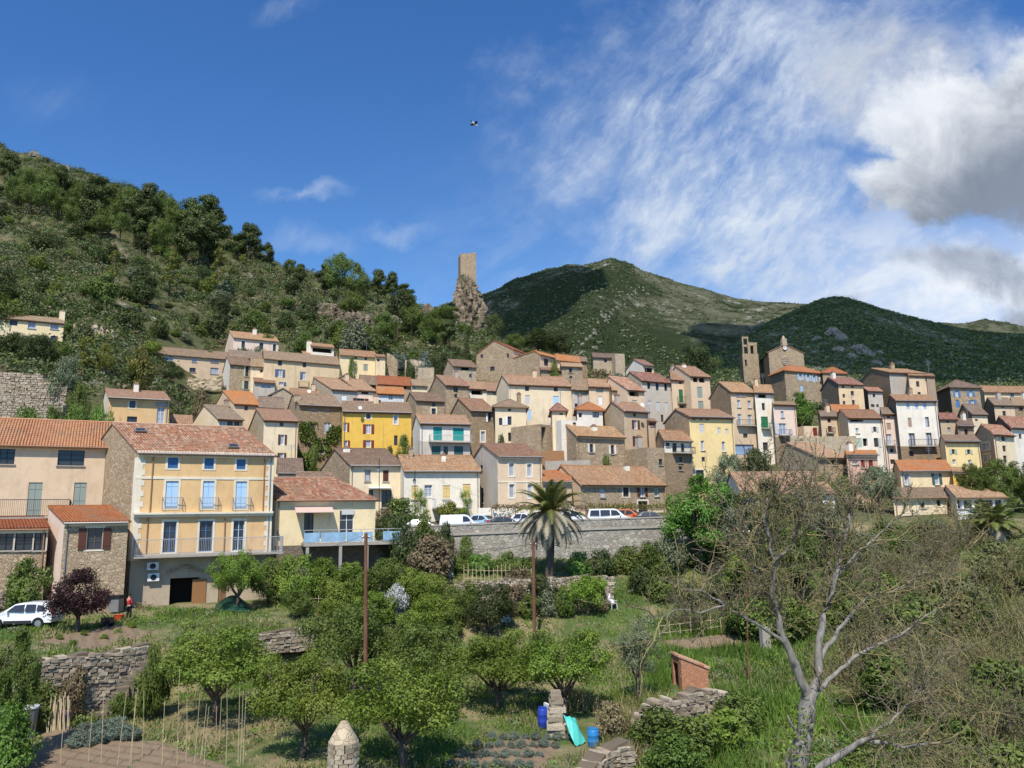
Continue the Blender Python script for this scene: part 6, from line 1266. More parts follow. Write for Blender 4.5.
r=np.random.default_rng(77); n=9000; Y=np.sqrt(r.uniform(30**2,76**2,n)); px=r.uniform(-30,1070,n); X=(px-512)/FPX*Y*.97; Z=H(X,Y); pxx,rw=proj((X,Y,Z)); dn=np.sin(X*.42+2)*np.sin(Y*.5+1)+.6*np.sin(X*1.1-Y*.7); k=gmask(pxx,rw,X,Y)&((dn>.1)|(r.uniform(size=n)<.16))&((pxx>320)|(Y>46)|(dn>.5))
P=np.stack([X,Y,Z],1)[k]; R=np.clip(r.lognormal(-1.25,.45,len(P)),.1,.8)*np.where(pxx[k]>640,1.15,1.); scrub('undergrowth',P,R,44,.25,['lf_mid','lf_fruit','lf_fruit','lf_bright','lf_olive','lf_dry'],r,.85)
# ------------------------------------------------------------------ soil beds
def bed(Q,label_noise,seed,furrow=.55,ang=.4,mat=None):
    C=[ghit(*q) for q in Q]; n=34; V=[]
    for i in range(n+1):
        for j in range(n+1):
            u,v=i/n,j/n; p=(C[0]*(1-u)+C[1]*u)*(1-v)+(C[3]*(1-u)+C[2]*u)*v; e=min(u,1-u,v,1-v)
            s=p[0]*math.cos(ang)+p[1]*math.sin(ang); V.append((p[0],p[1],gz(p[0],p[1])+(.05+.05*math.sin(s*2*math.pi/furrow+.8*math.sin(p[0]*.9)+.5*math.sin(p[1]*1.3))+.03*math.sin(p[0]*9+seed)*math.sin(p[1]*8))*min(1,e*10)-.02*(e<.001)))
    F=[(i*(n+1)+j,(i+1)*(n+1)+j,(i+1)*(n+1)+j+1,i*(n+1)+j+1) for i in range(n) for j in range(n)]
    o=link('soil_bed',raw_mesh('soil_bed',np.array(V),np.array(F),mat or M['soil'])); props(o,kind='structure'); return C
def soilmat():
    m,N,b,o=newmat('tilled_soil'); p=wpos(N); f=N.noise(p,2.2,5,.65); f2=N.noise(p,11,4,.7)
    N.set(b.inputs['Base Color'],N.mix(f,N.mix(f2,(.14,.09,.055),(.22,.15,.095)),N.mix(f2,(.24,.175,.115),(.33,.25,.17)))); b.inputs['Roughness'].default_value=1; N.set(b.inputs['Normal'],N.bump(f2,.9,.08)); return m
M['soil']=soilmat()
for i,Q in enumerate(BEDS[:6]): bed(Q,None,i,.7 if i!=4 else 1.6,.5+i*.7)
# asphalt road strip behind the retaining wall
m_,N_,b_,o_=newmat('asphalt'); f_=N_.noise(wpos(N_),8,4,.7); N_.set(b_.inputs['Base Color'],N_.mix(f_,(.045,.045,.045),(.075,.072,.068))); M['asphalt']=m_
V=[];F=[]; pr=np.arange(395,720,4.)
for px in pr:
    for Y in (76.8,78.2,80.,82.6): x=(px-512)/FPX*Y; V.append((x,Y,gz(x,Y)+.03))
for i in range(len(pr)-1):
    for j in range(3): a=i*4+j; F.append((a,a+4,a+5,a+1))
props(link('road',raw_mesh('road',np.array(V),np.array(F),M['asphalt'])),kind='structure')
# ------------------------------------------------------------------ vehicles
M['tyre']=flat('tyre_rubber',(.02,.02,.02),.85); M['rim']=flat('wheel_rim',(.45,.45,.46),.35,.7); M['plastic']=flat('black_trim',(.03,.03,.03),.6); M['tail']=flat('tail_lamp',(.4,.02,.02),.3); M['lampglass']=flat('head_lamp',(.75,.78,.8),.15)
def carpaint(n,c):
    m,N,b,o=newmat(n); b.inputs['Base Color'].default_value=(*c,1); b.inputs['Roughness'].default_value=.32; b.inputs['Coat Weight'].default_value=.6; b.inputs['Coat Roughness'].default_value=.08; return m
CP_={k:carpaint('car_paint_'+k,c) for k,c in dict(white=(.78,.79,.80),lblue=(.42,.60,.70),dark=(.05,.052,.06),orange=(.62,.17,.05),grey=(.30,.31,.33)).items()}
SHP=dict(
 suv=dict(L=4.3,W=.9,top=[(.03,.62),(.10,.88),(.95,1.04),(1.2,1.10),(1.85,1.56),(2.3,1.64),(3.3,1.64),(3.85,1.56),(4.12,1.18),(4.24,.95),(4.30,.66)],lo=.36,arch=(.86,3.5),r=.40,belt=1.08,roof=1.64,tw=.66,
   side=[[(1.42,1.10),(1.86,1.49),(2.5,1.54),(2.5,1.09)],[(2.58,1.09),(2.58,1.54),(3.22,1.53),(3.22,1.10)],[(3.32,1.12),(3.32,1.50),(3.72,1.42),(3.88,1.16)]]),
 hatch=dict(L=4.0,W=.86,top=[(.03,.55),(.1,.75),(.95,.93),(1.15,.98),(1.9,1.42),(2.4,1.49),(3.2,1.46),(3.75,1.05),(3.92,.9),(3.98,.6)],lo=.28,arch=(.78,3.25),r=.34,belt=.96,roof=1.49,tw=.60,
   side=[[(1.4,1.0),(1.92,1.35),(2.4,1.41),(2.4,.98)],[(2.48,.98),(2.48,1.41),(3.12,1.38),(3.42,1.02)]]),
 van=dict(L=4.4,W=.92,top=[(.03,.6),(.12,.85),(.75,1.08),(.95,1.14),(1.55,1.72),(1.9,1.84),(4.25,1.82),(4.37,1.1),(4.4,.6)],lo=.30,arch=(.82,3.55),r=.35,belt=1.12,roof=1.84,tw=.80,
   side=[[(1.18,1.16),(1.62,1.62),(2.05,1.68),(2.05,1.14)]]),
 minivan=dict(L=4.7,W=.94,top=[(.03,.6),(.12,.85),(.8,1.06),(1.0,1.12),(1.65,1.66),(2.0,1.78),(4.4,1.78),(4.62,1.15),(4.68,.95),(4.7,.6)],lo=.30,arch=(.86,3.8),r=.36,belt=1.1,roof=1.78,tw=.78,
   side=[[(1.3,1.14),(1.74,1.60),(2.3,1.66),(2.3,1.12)],[(2.4,1.12),(2.4,1.66),(3.35,1.66),(3.35,1.12)],[(3.45,1.12),(3.45,1.66),(4.3,1.64),(4.4,1.15)]]))
def car(px,Y,rz,shape,paint,label,group=None,z=None,pos=None):
    S=SHP[shape]; p=pos if pos is not None else ground_at(px,Y); p=np.array([p[0],p[1],p[2] if z is None else z]); root=empty('parked_car' if shape!='van' else 'parked_van',p,label,'car' if shape!='van' else 'van',group,None,rz)
    L=S['L']; cx=L/2
    def wid(x,z_): 
        w=S['W'] if z_<=S['belt'] else S['W']+(S['tw']-S['W'])*(z_-S['belt'])/(S['roof']-S['belt']); e=min(x,L-x); return w*(1-.13*max(0,1-e/.55)**2)
    ol=list(S['top']); bot=[(L-.03,S['lo'])]
    for a in sorted(S['arch'],reverse=True):
        for t in np.linspace(0,math.pi,9): bot.append((a+S['r']*math.cos(t),max(S['lo'],.32+S['r']*math.sin(t))))
    bot.append((.03,S['lo'])); ol=ol+bot; n=len(ol); mb=MB(); rings=[]
    for f in (-1,-.965,-.5,0,.5,.965,1):
        k=.985 if abs(f)==1 else 1.
        rings.append(mb.verts([((x-cx)*k,f*wid(x,z_),.75+(z_-.75)*k) for x,z_ in ol]))
    for i in range(6):
        for j in range(n): mb.face((rings[i]+j,rings[i+1]+j,rings[i+1]+(j+1)%n,rings[i]+(j+1)%n))
    mb.face([rings[0]+j for j in range(n)]); mb.face([rings[-1]+j for j in range(n)][::-1])
    body=mb.build('body',CP_[paint],root)
    for s in (-1,1):
        for q in S['side']:
            mb=MB(); P=[(x-cx,s*(wid(x,z_)+.012),z_) for x,z_ in q]; P2_=[(a,b-s*.02,c) for a,b,c in P]; mb.poly(P); 
            for i in range(len(P)): mb.poly([P[i],P[(i+1)%len(P)],P2_[(i+1)%len(P)],P2_[i]])
            mb.build('window',M['glass'],root)
        mb=MB(); x0,x1=S['arch'][0]+S['r']+.03,S['arch'][1]-S['r']-.03; mb.box((x0-cx,s*(S['W']+.004)-.02,S['lo']-.03),(x1-x0,0,0),(0,.04,0),(0,0,.2)); mb.build('sill_trim',M['plastic'],root)
        for h,m,nm in ((.05,'lampglass','headlight'),(L-.10,'tail','tail_light')):
            mb=MB(); mb.cbox((h-cx+(0.02 if h<1 else 0.03),s*(wid(.1,.7)-.17),.70 if h<1 else .92),.12,.26,.13 if h<1 else .26); mb.build(nm,M[m],root)
        mb=MB(); mb.cbox((S['side'][0][0][0]-cx+.1,s*(S['W']+.09),S['belt']-.02),.12,.18,.13); mb.build('wing_mirror',CP_[paint],root)
        for a in S['arch']:
            mb=MB(); y0=s*(S['W']-.20); y1=s*(S['W']+.005); mb.tube([(a-cx,y0,.33),(a-cx,y0+(y1-y0)*.15,.33),(a-cx,y1-.01*s,.33),(a-cx,y1,.33)],[.28,.33,.33,.29],18); w=mb.build('wheel',M['tyre'],root)
            mb=MB(); mb.tube([(a-cx,y1-.02*s,.33),(a-cx,y1+.008*s,.33)],.2,14); mb.build('rim',M['rim'],w)
    T=S['top']; wi=[i for i in range(len(T)-1) if T[i][1]<=S['belt']+.05 and T[i+1][1]>S['belt']+.2][0]
    for nm,(a,b) in (('windscreen',(T[wi],T[wi+1])),('rear_window',(T[-3],T[-4]) if shape!='van' else (T[-2],T[-3]))):
        mb=MB(); a=np.array(a);b=np.array(b); nn=np.array([-(b-a)[1],(b-a)[0]]); nn/=np.linalg.norm(nn); nn=nn if nn[1]>0 else -nn; P=[]
        for t,q in ((.12,-1),(.12,1),(.92,1),(.92,-1)): c=a+(b-a)*t+nn*.012; P.append((c[0]-cx,q*(wid(c[0],c[1])-.10),c[1]))
        mb.poly(P); mb.poly([(x-.0,y,z_-.03) for x,y,z_ in P][::-1]); mb.build(nm,M['glass'],root)
    return root
pc=ghit(24,627.5); car(0,0,.05,'suv','white','white four wheel drive parked on the grass below the veranda',pos=pc)
for px,Y,rz,sh,pt,l in ((425,77.9,3.14,'hatch','white','white hatchback parked at the left end of the retaining wall'),(462,78.,3.14,'van','white','white van parked behind the parapet below the white hall'),(486,80.6,2.6,'hatch','lblue','light blue hatchback parked right of the white van'),(507,78,3.3,'hatch','dark','dark hatchback parked behind the parapet left of the palm'),(529,80.6,2.5,'hatch','white','white hatchback half hidden by the palm crown'),(577,80.4,2.7,'hatch','white','white hatchback parked just right of the palm'),(610,78,3.14,'minivan','white','long white minibus with dark windows on the road'),(632,80.8,2.7,'hatch','orange','orange hatchback parked before the arched door'),(654,78.1,3.1,'hatch','dark','dark car at the right end of the parked row')):
    car(px,Y,rz,sh,pt,l,'cars parked along the road')
# ------------------------------------------------------------------ poles, wires, lamps
def pole(px,top,base,Y,r,label,arm=None,lean=0):
    b=ground_at(px,Y) if base is None else ghit(px,base); Yb=b[1]; t=at(px+lean,top,Yb); root=empty('power_pole',b,label,'pole'); mb=MB(); mb.tube([b-UP*.5,b*.5+t*.5,t],[r,r*.9,r*.75],10); mb.build('shaft',M['polewood'],root,b)
    mb=MB(); mb.cbox((t[0],t[1],t[2]-.3),.5,.08,.08,0,.3); mb.build('crossarm',M['polewood'],root,b)
    for s in (-.2,.2):
        mb=MB(); mb.lathe((t[0]+s*math.cos(.3),t[1]+s*math.sin(.3),t[2]-.27),[(.03,0),(.05,.05),(.03,.12)],8); mb.build('insulator',M['wht'],root,b)
    return t
p1=pole(365.3,533,None,45,.125,'tall rusty brown pole standing among the fruit trees',lean=.6); p2=pole(534.6,541,None,58,.14,'rusty brown pole in front of the palm trunk',lean=-1.4); p3=pole(748,528,None,50,.05,'thin rusty pole behind the bare tree branches',lean=-2)
def wire(a,b,sag,label):
    mb=MB(); mb.tube([a+(b-a)*t-UP*sag*4*t*(1-t) for t in np.linspace(0,1,20)],.010,3); props(mb.build('power_line',M['iron'],None,a),label,'wire')
off=np.array([.19,.06,-.16]); wire(p1+off,p2+off,.6,'thin cable strung between the two rusty poles'); wire(p1-off*np.array([1,1,-1]),p2-off*np.array([1,1,-1]),.75,'second thin cable strung between the two rusty poles'); wire(p1-off*np.array([1,1,-1]),at(140,566,61),1.,'thin cable from the tall rusty pole to the tall ochre house'); wire(p2+off,p3,.8,'thin cable running to the thin rusty pole')
wire(at(147,470,63),at(345,470,86),.5,'thin cable from the tall ochre house to the stone gable'); wire(at(412,462,85),at(480,452,84),.3,'thin cable between the white hall and the square cream house'); wire(at(560,440,97),at(640,425,101),.4,'thin cable above the roof of the centre stone house')
def lamp(px,top,base,Y,label):
    b=at(px,base,Y); b[2]=gz(b[0],b[1]); t=at(px,top,Y); root=empty('street_lamp',b,label,'street lamp'); mb=MB(); mb.tube([b,t],[.045,.035],8); mb.lathe(b,[(.14,0),(.12,.5),(.06,.8)],8); mb.build('post',M['iron'],root,b)
    c=t+np.array([0,-.0,-1.3]); mb=MB(); mb.tube([t-UP*1.,t-UP*.95-np.array([0,.45,0])],.03,5); mb.build('bracket',M['iron'],root,b)
    c=t-UP*1.45-np.array([0,.45,0]); mb=MB(); mb.lathe(c,[(.10,0),(.19,.34)],6); ln=mb.build('lantern',M['curtain'],root,b); mb=MB(); mb.lathe(c+UP*.34,[(.23,0),(.06,.16),(.02,.25)],6); mb.build('lantern_cap',M['iron'],ln,b)
lamp(379.3,458,507,83.4,'old street lamp in front of the porch house'); lamp(415,470,511,82.9,'old street lamp left of the white hall')
# ------------------------------------------------------------------ garden things
def thing(name,label,cat,p,group=None): return empty(name,p,label,cat,group)
rz_=random.Random(3)
# conical stone pillar
Yp=31.; b=ground_at(342,Yp); zt=at(342,721,Yp)[2]; hgt=zt-b[2]; root=thing('stone_pillar','round rubble pillar with a pointed cap in the foreground','pillar',b)
V=[];F=[];n=22;K=26
for i in range(K+1):
    t=i/K; z=-.4+(hgt*.80+.4)*t; 
    for k in range(n): a=2*math.pi*k/n; r_=(.60-.06*t)+.05*math.sin(k*2.3+i*1.9)*math.sin(k*1.1-i*2.7)+rz_.uniform(-.025,.025); V.append((r_*math.cos(a),r_*math.sin(a),z))
for i in range(K):
    for k in range(n): F.append((i*n+k,i*n+(k+1)%n,(i+1)*n+(k+1)%n,(i+1)*n+k))
link('shaft',raw_mesh('shaft',np.array(V)*np.array([.88,.88,1]),np.array(F),M['core']),root)
mb=MB(); z_=-.3
while z_<hgt*.8:
    hh=rz_.uniform(.13,.2); a_=rz_.uniform(0,1)
    while a_<6.9:
        da=rz_.uniform(.35,.75); rr_=.60-.06*z_/hgt; P8=[]
        for sz in (0,1):
            for aa,rq in ((a_,.75),(a_+da*.94,.75),(a_+da*.90,1.02),(a_+.04,1.02)): P8.append((b[0]+rr_*(rq+rz_.uniform(-.03,.05))*math.cos(aa),b[1]+rr_*(rq+rz_.uniform(-.03,.05))*math.sin(aa),b[2]+z_+sz*hh*.94+rz_.uniform(-.015,.015)))
        bb=mb.verts(P8)
        for q in ((0,3,2,1),(4,5,6,7),(0,1,5,4),(1,2,6,5),(2,3,7,6),(3,0,4,7)): mb.face([bb+w_ for w_ in q])
        a_+=da
    z_+=hh
mb.build('stonework',M['piece'],root,b)
mb=MB(); mb.lathe(b+UP*(hgt*.795),[(.56,0),(.50,.14),(.36,.36),(.14,hgt*.20),(.03,hgt*.21)],18); mb.build('pointed_cap',M['stoneg'],root,b)
# crooked stone post
b=ghit(558,736); zt=at(556,690,b[1])[2]; mb=MB(); h=zt-b[2]
for i in range(11):
    z=h*i/11; w=.95-.035*i+rz_.uniform(-.12,.1); mb.cbox((b[0]+rz_.uniform(-.06,.06)-.012*i,b[1]+rz_.uniform(-.05,.05),b[2]+z-.05),w,w*.8,h/11+.03,0,rz_.uniform(-.25,.25))
props(mb.build('stone_post',M['piece'],None,b),'crooked stacked stone post under the fruit tree','pillar')
# brick hut
b=ghit(694,690); Yh=b[1]; a=.10; d_=np.array([math.cos(a),math.sin(a),0]); g_=np.array([-math.sin(a),math.cos(a),0]); W_=28/FPX*Yh; O=at(680.5,690,Yh); O[2]-=.2; hl=at(681,657.5,Yh)[2]-O[2]; hr=at(707,669.5,Yh)[2]-O[2]
root=thing('brick_hut','little orange brick hut with a sloping tiled roof on the stone wall','hut',O); mb=MB(); Dp=1.6; P=lambda s,q,z: O+d_*s+g_*q+UP*z
mb.poly([P(0,0,0),P(W_,0,0),P(W_,0,hr),P(0,0,hl)]); mb.poly([P(W_,0,0),P(W_,Dp,0),P(W_,Dp,hr),P(W_,0,hr)]); mb.poly([P(W_,Dp,0),P(0,Dp,0),P(0,Dp,hl),P(W_,Dp,hr)])
mb.box(P(0,0,0),d_*.12,g_*.3,UP*hl); mb.box(P(0,Dp-.3,0),d_*.12,g_*.3,UP*hl); mb.box(P(.01,.3,hl*.8),d_*.1,g_*(Dp-.6),UP*hl*.2); mb.build('wall',M['brick'],root,O)
mb=MB(); up=(d_*-W_+UP*(hl-hr))/math.hypot(W_,hl-hr); slope(mb,P(W_,-.07,hr)-up*.07,g_,up,Dp+.14,math.hypot(W_,hl-hr)+.12,.08,True); mb.build('roof',[M['rr'],M['timber']],root,O,uv=True)
# barrel, drum, tarpaulin, panel
def barrel(px,base,top,wpx,mat,label,name='barrel'):
    b=ghit(px,base); Y=b[1]; h=at(px,top,Y)[2]-b[2]; r_=wpx/2/FPX*Y; root=thing(name,label,name,b); mb=MB(); mb.lathe(b,[(r_*.9,0),(r_,.04),(r_,h*.3),(r_*1.05,h*.33),(r_,h*.36),(r_,h*.64),(r_*1.05,h*.67),(r_,h*.7),(r_,h*.93),(r_*.85,h)],18); mb.build('body',mat,root,b,True); mb=MB(); mb.lathe(b+UP*(h+.002),[(r_*.86,0),(r_*.86,.05),(r_*.3,.06)],16); mb.build('lid',mat,root,b)
M['bar']=flat('blue_plastic',(.03,.20,.46),.35); M['bar2']=flat('deep_blue_plastic',(.025,.06,.36),.4); M['tarp']=flat('turquoise_tarpaulin',(.09,.52,.44),.5); M['gtarp']=flat('green_tarpaulin',(.018,.07,.04),.5)
barrel(593.5,747,729,11,M['bar'],'bright blue plastic barrel at the foot of the stone bank'); barrel(543,728,708,9.5,M['bar2'],'deep blue plastic drum left of the crooked stone post'); barrel(687,733,727,8,M['bar'],'small blue tub in the grass below the brick hut','tub')
def drape(name,C,mat,label,cat,hump=.25,seed=1):
    n=16; V=[]
    for i in range(n+1):
        for j in range(n+1):
            u,v=i/n,j/n; p=(C[0]*(1-u)+C[1]*u)*(1-v)+(C[3]*(1-u)+C[2]*u)*v; q=p+UP*(.07+hump*math.sin(math.pi*u)*math.sin(math.pi*v)+.05*math.sin(u*9+seed)*math.sin(v*8+u*4)); V.append(q)
    V=np.array(V); F=[(i*(n+1)+j,(i+1)*(n+1)+j,(i+1)*(n+1)+j+1,i*(n+1)+j+1) for i in range(n) for j in range(n)]; o=V.mean(0); me=raw_mesh(name,V-o,np.array(F),mat); me.polygons.foreach_set('use_smooth',[True]*len(F)); ob=link(name,me); ob.location=tuple(o); props(ob,label,cat); return ob
t3=ghit(586,744); t4=ghit(575,748); t1=at(563,716,t4[1]+.9); t2=at(575,720,t3[1]+.6); drape('tarpaulin',[t1,t2,t3,t4],M['tarp'],'crumpled turquoise tarpaulin slung between the stone post and the barrel','tarpaulin',.34,2.3)
mb=MB(); p=ghit(549,729); mb.cbox((p[0],p[1]+.2,p[2]),.12,.9,at(549,705,p[1])[2]-p[2],0,.4); props(mb.build('white_board',M['wht'],None,p),'white board leaning by the deep blue drum','board')
C=[ghit(214,612),ghit(250,613),ghit(252,605),ghit(216,604)]; drape('tarpaulin',C,M['gtarp'],'dark green tarpaulin over a heap beside the garage','tarpaulin',.9,4)
# canes
GC='thin bean canes in the left vegetable plot'
for px,base,top in ((101,772,706),(117,768,703),(129,775,705),(131,766,700),(142,760,698),(162,772,716),(177,774,686),(186,768,706),(194,772,708),(200,760,711),(204,772,720),(216,752,712),(219,748,704),(226,772,703),(240,766,700),(238,772,702),(243,768,706),(60,770,712),(88,764,716)):
    p=ghit(px,min(base,766)); h=(base-top)/FPX*p[1]*1.0; mb=MB(); q=p+np.array([rz_.uniform(-.18,.18),rz_.uniform(-.15,.15),h]); mb.tube([p-UP*.2,(p+q)/2+np.array([rz_.uniform(-.03,.03),0,0]),q],[.015,.013,.010],5); props(mb.build('bean_cane',M['bamboo'],None,p),'thin pale bean cane standing in the left vegetable plot','cane',GC)
p=ground_at(58,41.2); mb=MB()
for i in range(26):
    q=p+np.array([rz_.uniform(-.6,.6),rz_.uniform(-.1,.2),0]); mb.tube([q,q+np.array([rz_.uniform(-.5,-.1),rz_.uniform(.2,.5),rz_.uniform(1.3,1.9)])],.025,4)
props(mb.build('cane_bundle',M['bamboo'],None,p),'sheaf of dry canes leaning on the tall dry stone wall','cane bundle')
# stake fences
def stakefence(px0,px1,row0,row1,h,n,label,Yf=None):
    a=ghit(px0,row0) if Yf is None else ground_at(px0,Yf); c=ghit(px1,row1) if Yf is None else ground_at(px1,Yf); root=thing('stake_fence',label,'fence',a)
    for i in range(n):
        p=a+(c-a)*i/(n-1); p[2]=gz(p[0],p[1]); mb=MB(); mb.tube([p-UP*.3,p+np.array([rz_.uniform(-.06,.06),0,h*rz_.uniform(.8,1.15)])],[.035,.025],5); mb.build('stake',M['bamboo'],root,a)
    for f in (.35,.75):
        mb=MB(); mb.tube([a+(c-a)*t+UP*(gz(*(a+(c-a)*t)[:2])-(a+(c-a)*t)[2]+h*f) for t in np.linspace(0,1,8)],.02,4); mb.build('rail',M['bamboo'],root,a)
stakefence(464,532,586,586,1.7,17,'rustic stake fence in front of the retaining wall shrubs'); stakefence(660,752,640,628,1.3,10,'thin wire stake fence along the brown field')
stakefence(300,345,612,606,1.2,6,'short row of garden stakes on the bank below the yellow house')
# posts
for px,base,top,w,m,l,nm in ((766,651,627,8,'concrete','square concrete post at the corner of the green meadow','concrete_post'),(451,577,556,5,'beige','small square beige pier among the wall shrubs','masonry_pier'),(417,700,637,2.2,'polewood','thin reddish garden post with a white foot','garden_post'),(487,640,600,1.6,'iron','thin metal post beside the dark citrus tree','garden_post')):
    b=ghit(px,base); Y=b[1]; mb=MB(); mb.cbox(b-UP*.3,w/FPX*Y,w/FPX*Y*.8,at(px,top,Y)[2]-b[2]+.3,0,.2); props(mb.build(nm,M[m],None,b),l,'post')
# white plastic chairs
M['wplast']=flat('white_plastic',(.78,.78,.78),.4)
def chair(px,base,rz,label,s=1.):
    b=ghit(px,base); root=thing('garden_chair',label,'chair',b,'white garden chairs'); root.rotation_euler=(0,0,rz); root.scale=(s,s,s)
    mb=MB(); mb.cbox((0,0,.42),.5,.5,.05); mb.build('seat',M['wplast'],root); mb=MB(); mb.box((-.25,.22,.47),(.5,0,0),(0,.05,0),(0,.12,.5)); mb.build('backrest',M['wplast'],root)
    for x in (-.22,.22):
        for y in (-.22,.22): mb=MB(); mb.tube([(x*1.1,y*1.1,0),(x,y,.42)],.025,5); mb.build('leg',M['wplast'],root)
        mb=MB(); mb.box((x-.025,-.22,.62),(.05,0,0),(0,.45,0),(0,0,.03)); mb.build('armrest',M['wplast'],root)
chair(613,610,.4,'white plastic chair beside the lime green citrus tree',1.05); chair(606,606,-.6,'second white plastic chair pushed under the lime green citrus tree',1.)
b=ghit(505.5,622); mb=MB(); mb.cbox(b,.75,.5,1.25,0,.2); props(mb.build('white_cabinet',M['wplast'],None,b),'upright white box left of the rusty pole','box')
# things near the garage
b=ghit(126,620); root=thing('bucket','bright red bucket on the grass at the person\'s feet','bucket',b+np.array([-.1,-.8,0])); M['redp']=flat('red_plastic',(.62,.06,.03),.4); mb=MB(); mb.lathe((0,0,0),[(.24,0),(.32,.42),(.34,.44),(.29,.43),(.22,.06)],16); mb.build('body',M['redp'],root); mb=MB(); mb.tube([(.33*math.cos(t),0,.43+.2*math.sin(t)) for t in np.linspace(0,math.pi,10)],.012,4); mb.build('handle',M['iron'],root)
b=ghit(115.5,613); root=thing('wheeled_bin','black lidded bin standing behind the person','bin',b); mb=MB(); mb.cbox((0,0,.1),.75,.8,.95); mb.build('body',M['zinc'],root); mb=MB(); mb.box((-.42,-.46,1.06),(.84,0,0),(0,.92,0),(0,0,.22)); mb.build('lid',M['blk'],root)
for s in (-.3,.3): mb=MB(); mb.tube([(s-.04,.4,.15),(s+.04,.4,.15)],.15,10); mb.build('wheel',M['tyre'],root)
b=ghit(107,627); root=thing('garden_tiller','small rusty garden tiller with upright handles on the soil plot','tiller',b); mb=MB(); mb.cbox((0,0,.25),.7,.4,.35); mb.build('engine',M['polewood'],root)
for s in (-.22,.22):
    mb=MB(); mb.tube([(.15,s,.45),(-.3,s,.9),(-.75,s,1.15)],.025,5); mb.build('handle',M['iron'],root); mb=MB(); mb.tube([(.1,s*1.5-.05,.22),(.1,s*1.5+.05,.22)],.22,12); mb.build('wheel',M['tyre'],root)
b=ghit(60,722); M['pinkr']=flat('pink_roll',(.40,.20,.19),.8); mb=MB(); mb.tube([b+np.array([-.55,.1,.3]),b+np.array([-.5,.1,.3]),b+np.array([.5,-.1,.3]),b+np.array([.55,-.1,.3])],[.2,.3,.3,.2],14); props(mb.build('rolled_matting',M['pinkr'],None,b),'roll of dull pink matting lying in the grass','roll')
b=ghit(26,738); root=thing('water_butt','grey water butt by the lower left shrub','water butt',b); mb=MB(); mb.lathe((0,0,0),[(.38,0),(.46,1.35),(.48,1.4)],16); mb.build('body',M['zinc'],root); mb=MB(); mb.lathe((0,0,1.402),[(.5,0),(.48,.08),(.1,.12)],16); mb.build('lid',M['greyw'],root)
# vegetables
def plant(px,base,s,mat,label,group,name,cat):
    p=ghit(px,base); t,c,h,w=proto_mesh('bush',rz_.randrange(5),mat); o=empty(name,p-UP*.05,label,cat,group,None,rz_.uniform(0,6.28),(s,s,s*.75)); link('foliage',c,o)
for px,row in ((76,748),(88,746),(100,744),(112,741),(124,739),(83,738),(96,736),(108,733),(120,731),(131,742)): plant(px,row,.52,'lf_grey','silvery artichoke plant in the row beside the bean canes','artichoke plants in the left plot','artichoke','vegetable')
for i,(px,row) in enumerate([(x,y) for y,x0 in ((768,452),(758,462),(748,478),(740,492)) for x in range(x0,x0+80,11)]): plant(px,row,.24 if i%2 else .30,'lf_grey','grey green cabbage in the rows by the bottom edge','cabbages in the central plot','cabbage','vegetable')
for px,row in ((60,640),(84,636),(104,640),(118,634),(132,628),(72,646)): plant(px,row,.28,'lf_fruit','small green seedling on the upper soil plot','seedlings on the upper plot','seedling','vegetable')
tree(6,590,616,32,'bush','lf_dead','heap of dry pale palm leaves hanging over the white car',name='palm_thatch',cat='thatch')
for px,t,bs,w,m,l in ((612,700,742,44,'lf_dry','tuft of tall dry golden grass beside the turquoise tarpaulin'),): tree(px,t,bs,w,'bush',m,l,name='shrub',cat='shrub')
# wisteria pergola and low wall by the road
wall_run('low_wall','low white wall behind the parked cars near the palm',[(478,508,520,82.6),(540,506.5,520,82.8),(575,506,520,83)],.25,'white2',jit=.01)
def pergola(px0,px1,row,Y,label,mat,n=1500):
    a=at(px0,row,Y); c=at(px1,row,Y); root=thing('pergola',label,'pergola',np.array([a[0],a[1],gz(a[0],a[1])])); o=np.array(root.location); 
    for t in np.linspace(0,1,5): q=a+(c-a)*t; mb=MB(); mb.tube([(q[0],q[1]-.8,gz(q[0],q[1])-.1),(q[0],q[1]-.8,q[2])],.05,5); mb.build('post',M['polewood'],root,o)
    r=np.random.default_rng(8); u=r.uniform(0,1,(n,1)); P=a+(c-a)*u+r.normal(0,1,(n,3))*np.array([.2,.5,.16]); V,F=diamonds(P,.2,None,.5,.6,r); link('vine',raw_mesh('vine',V-o,F,M[mat]),root)
pergola(492,585,507,81.6,'long vine pergola with bare mauve stems behind the parked cars','lf_dry'); pergola(586,672,506.5,82,'yellow green trained vines along the low tan stone house','lf_yel',1100)
tree(421,486,524,26,'slim','lf_lime','small bright vine tree before the white hall door',Y=81.5); tree(466,486,524,20,'slim','lf_lime','bent climbing vine beside the white balustrade',Y=81.5); tree(450,500,522,34,'bush','lf_yel','yellowish shrub behind the white van',Y=81.5,name='shrub',cat='shrub'); tree(400,496,528,50,'bush','lf_mid','leafy shrub in front of the cream porch house',Y=79,name='shrub',cat='shrub'); tree(384,508,530,34,'bush','lf_dry','pale dry shrub beside the blue panel fence',Y=78,name='shrub',cat='shrub')
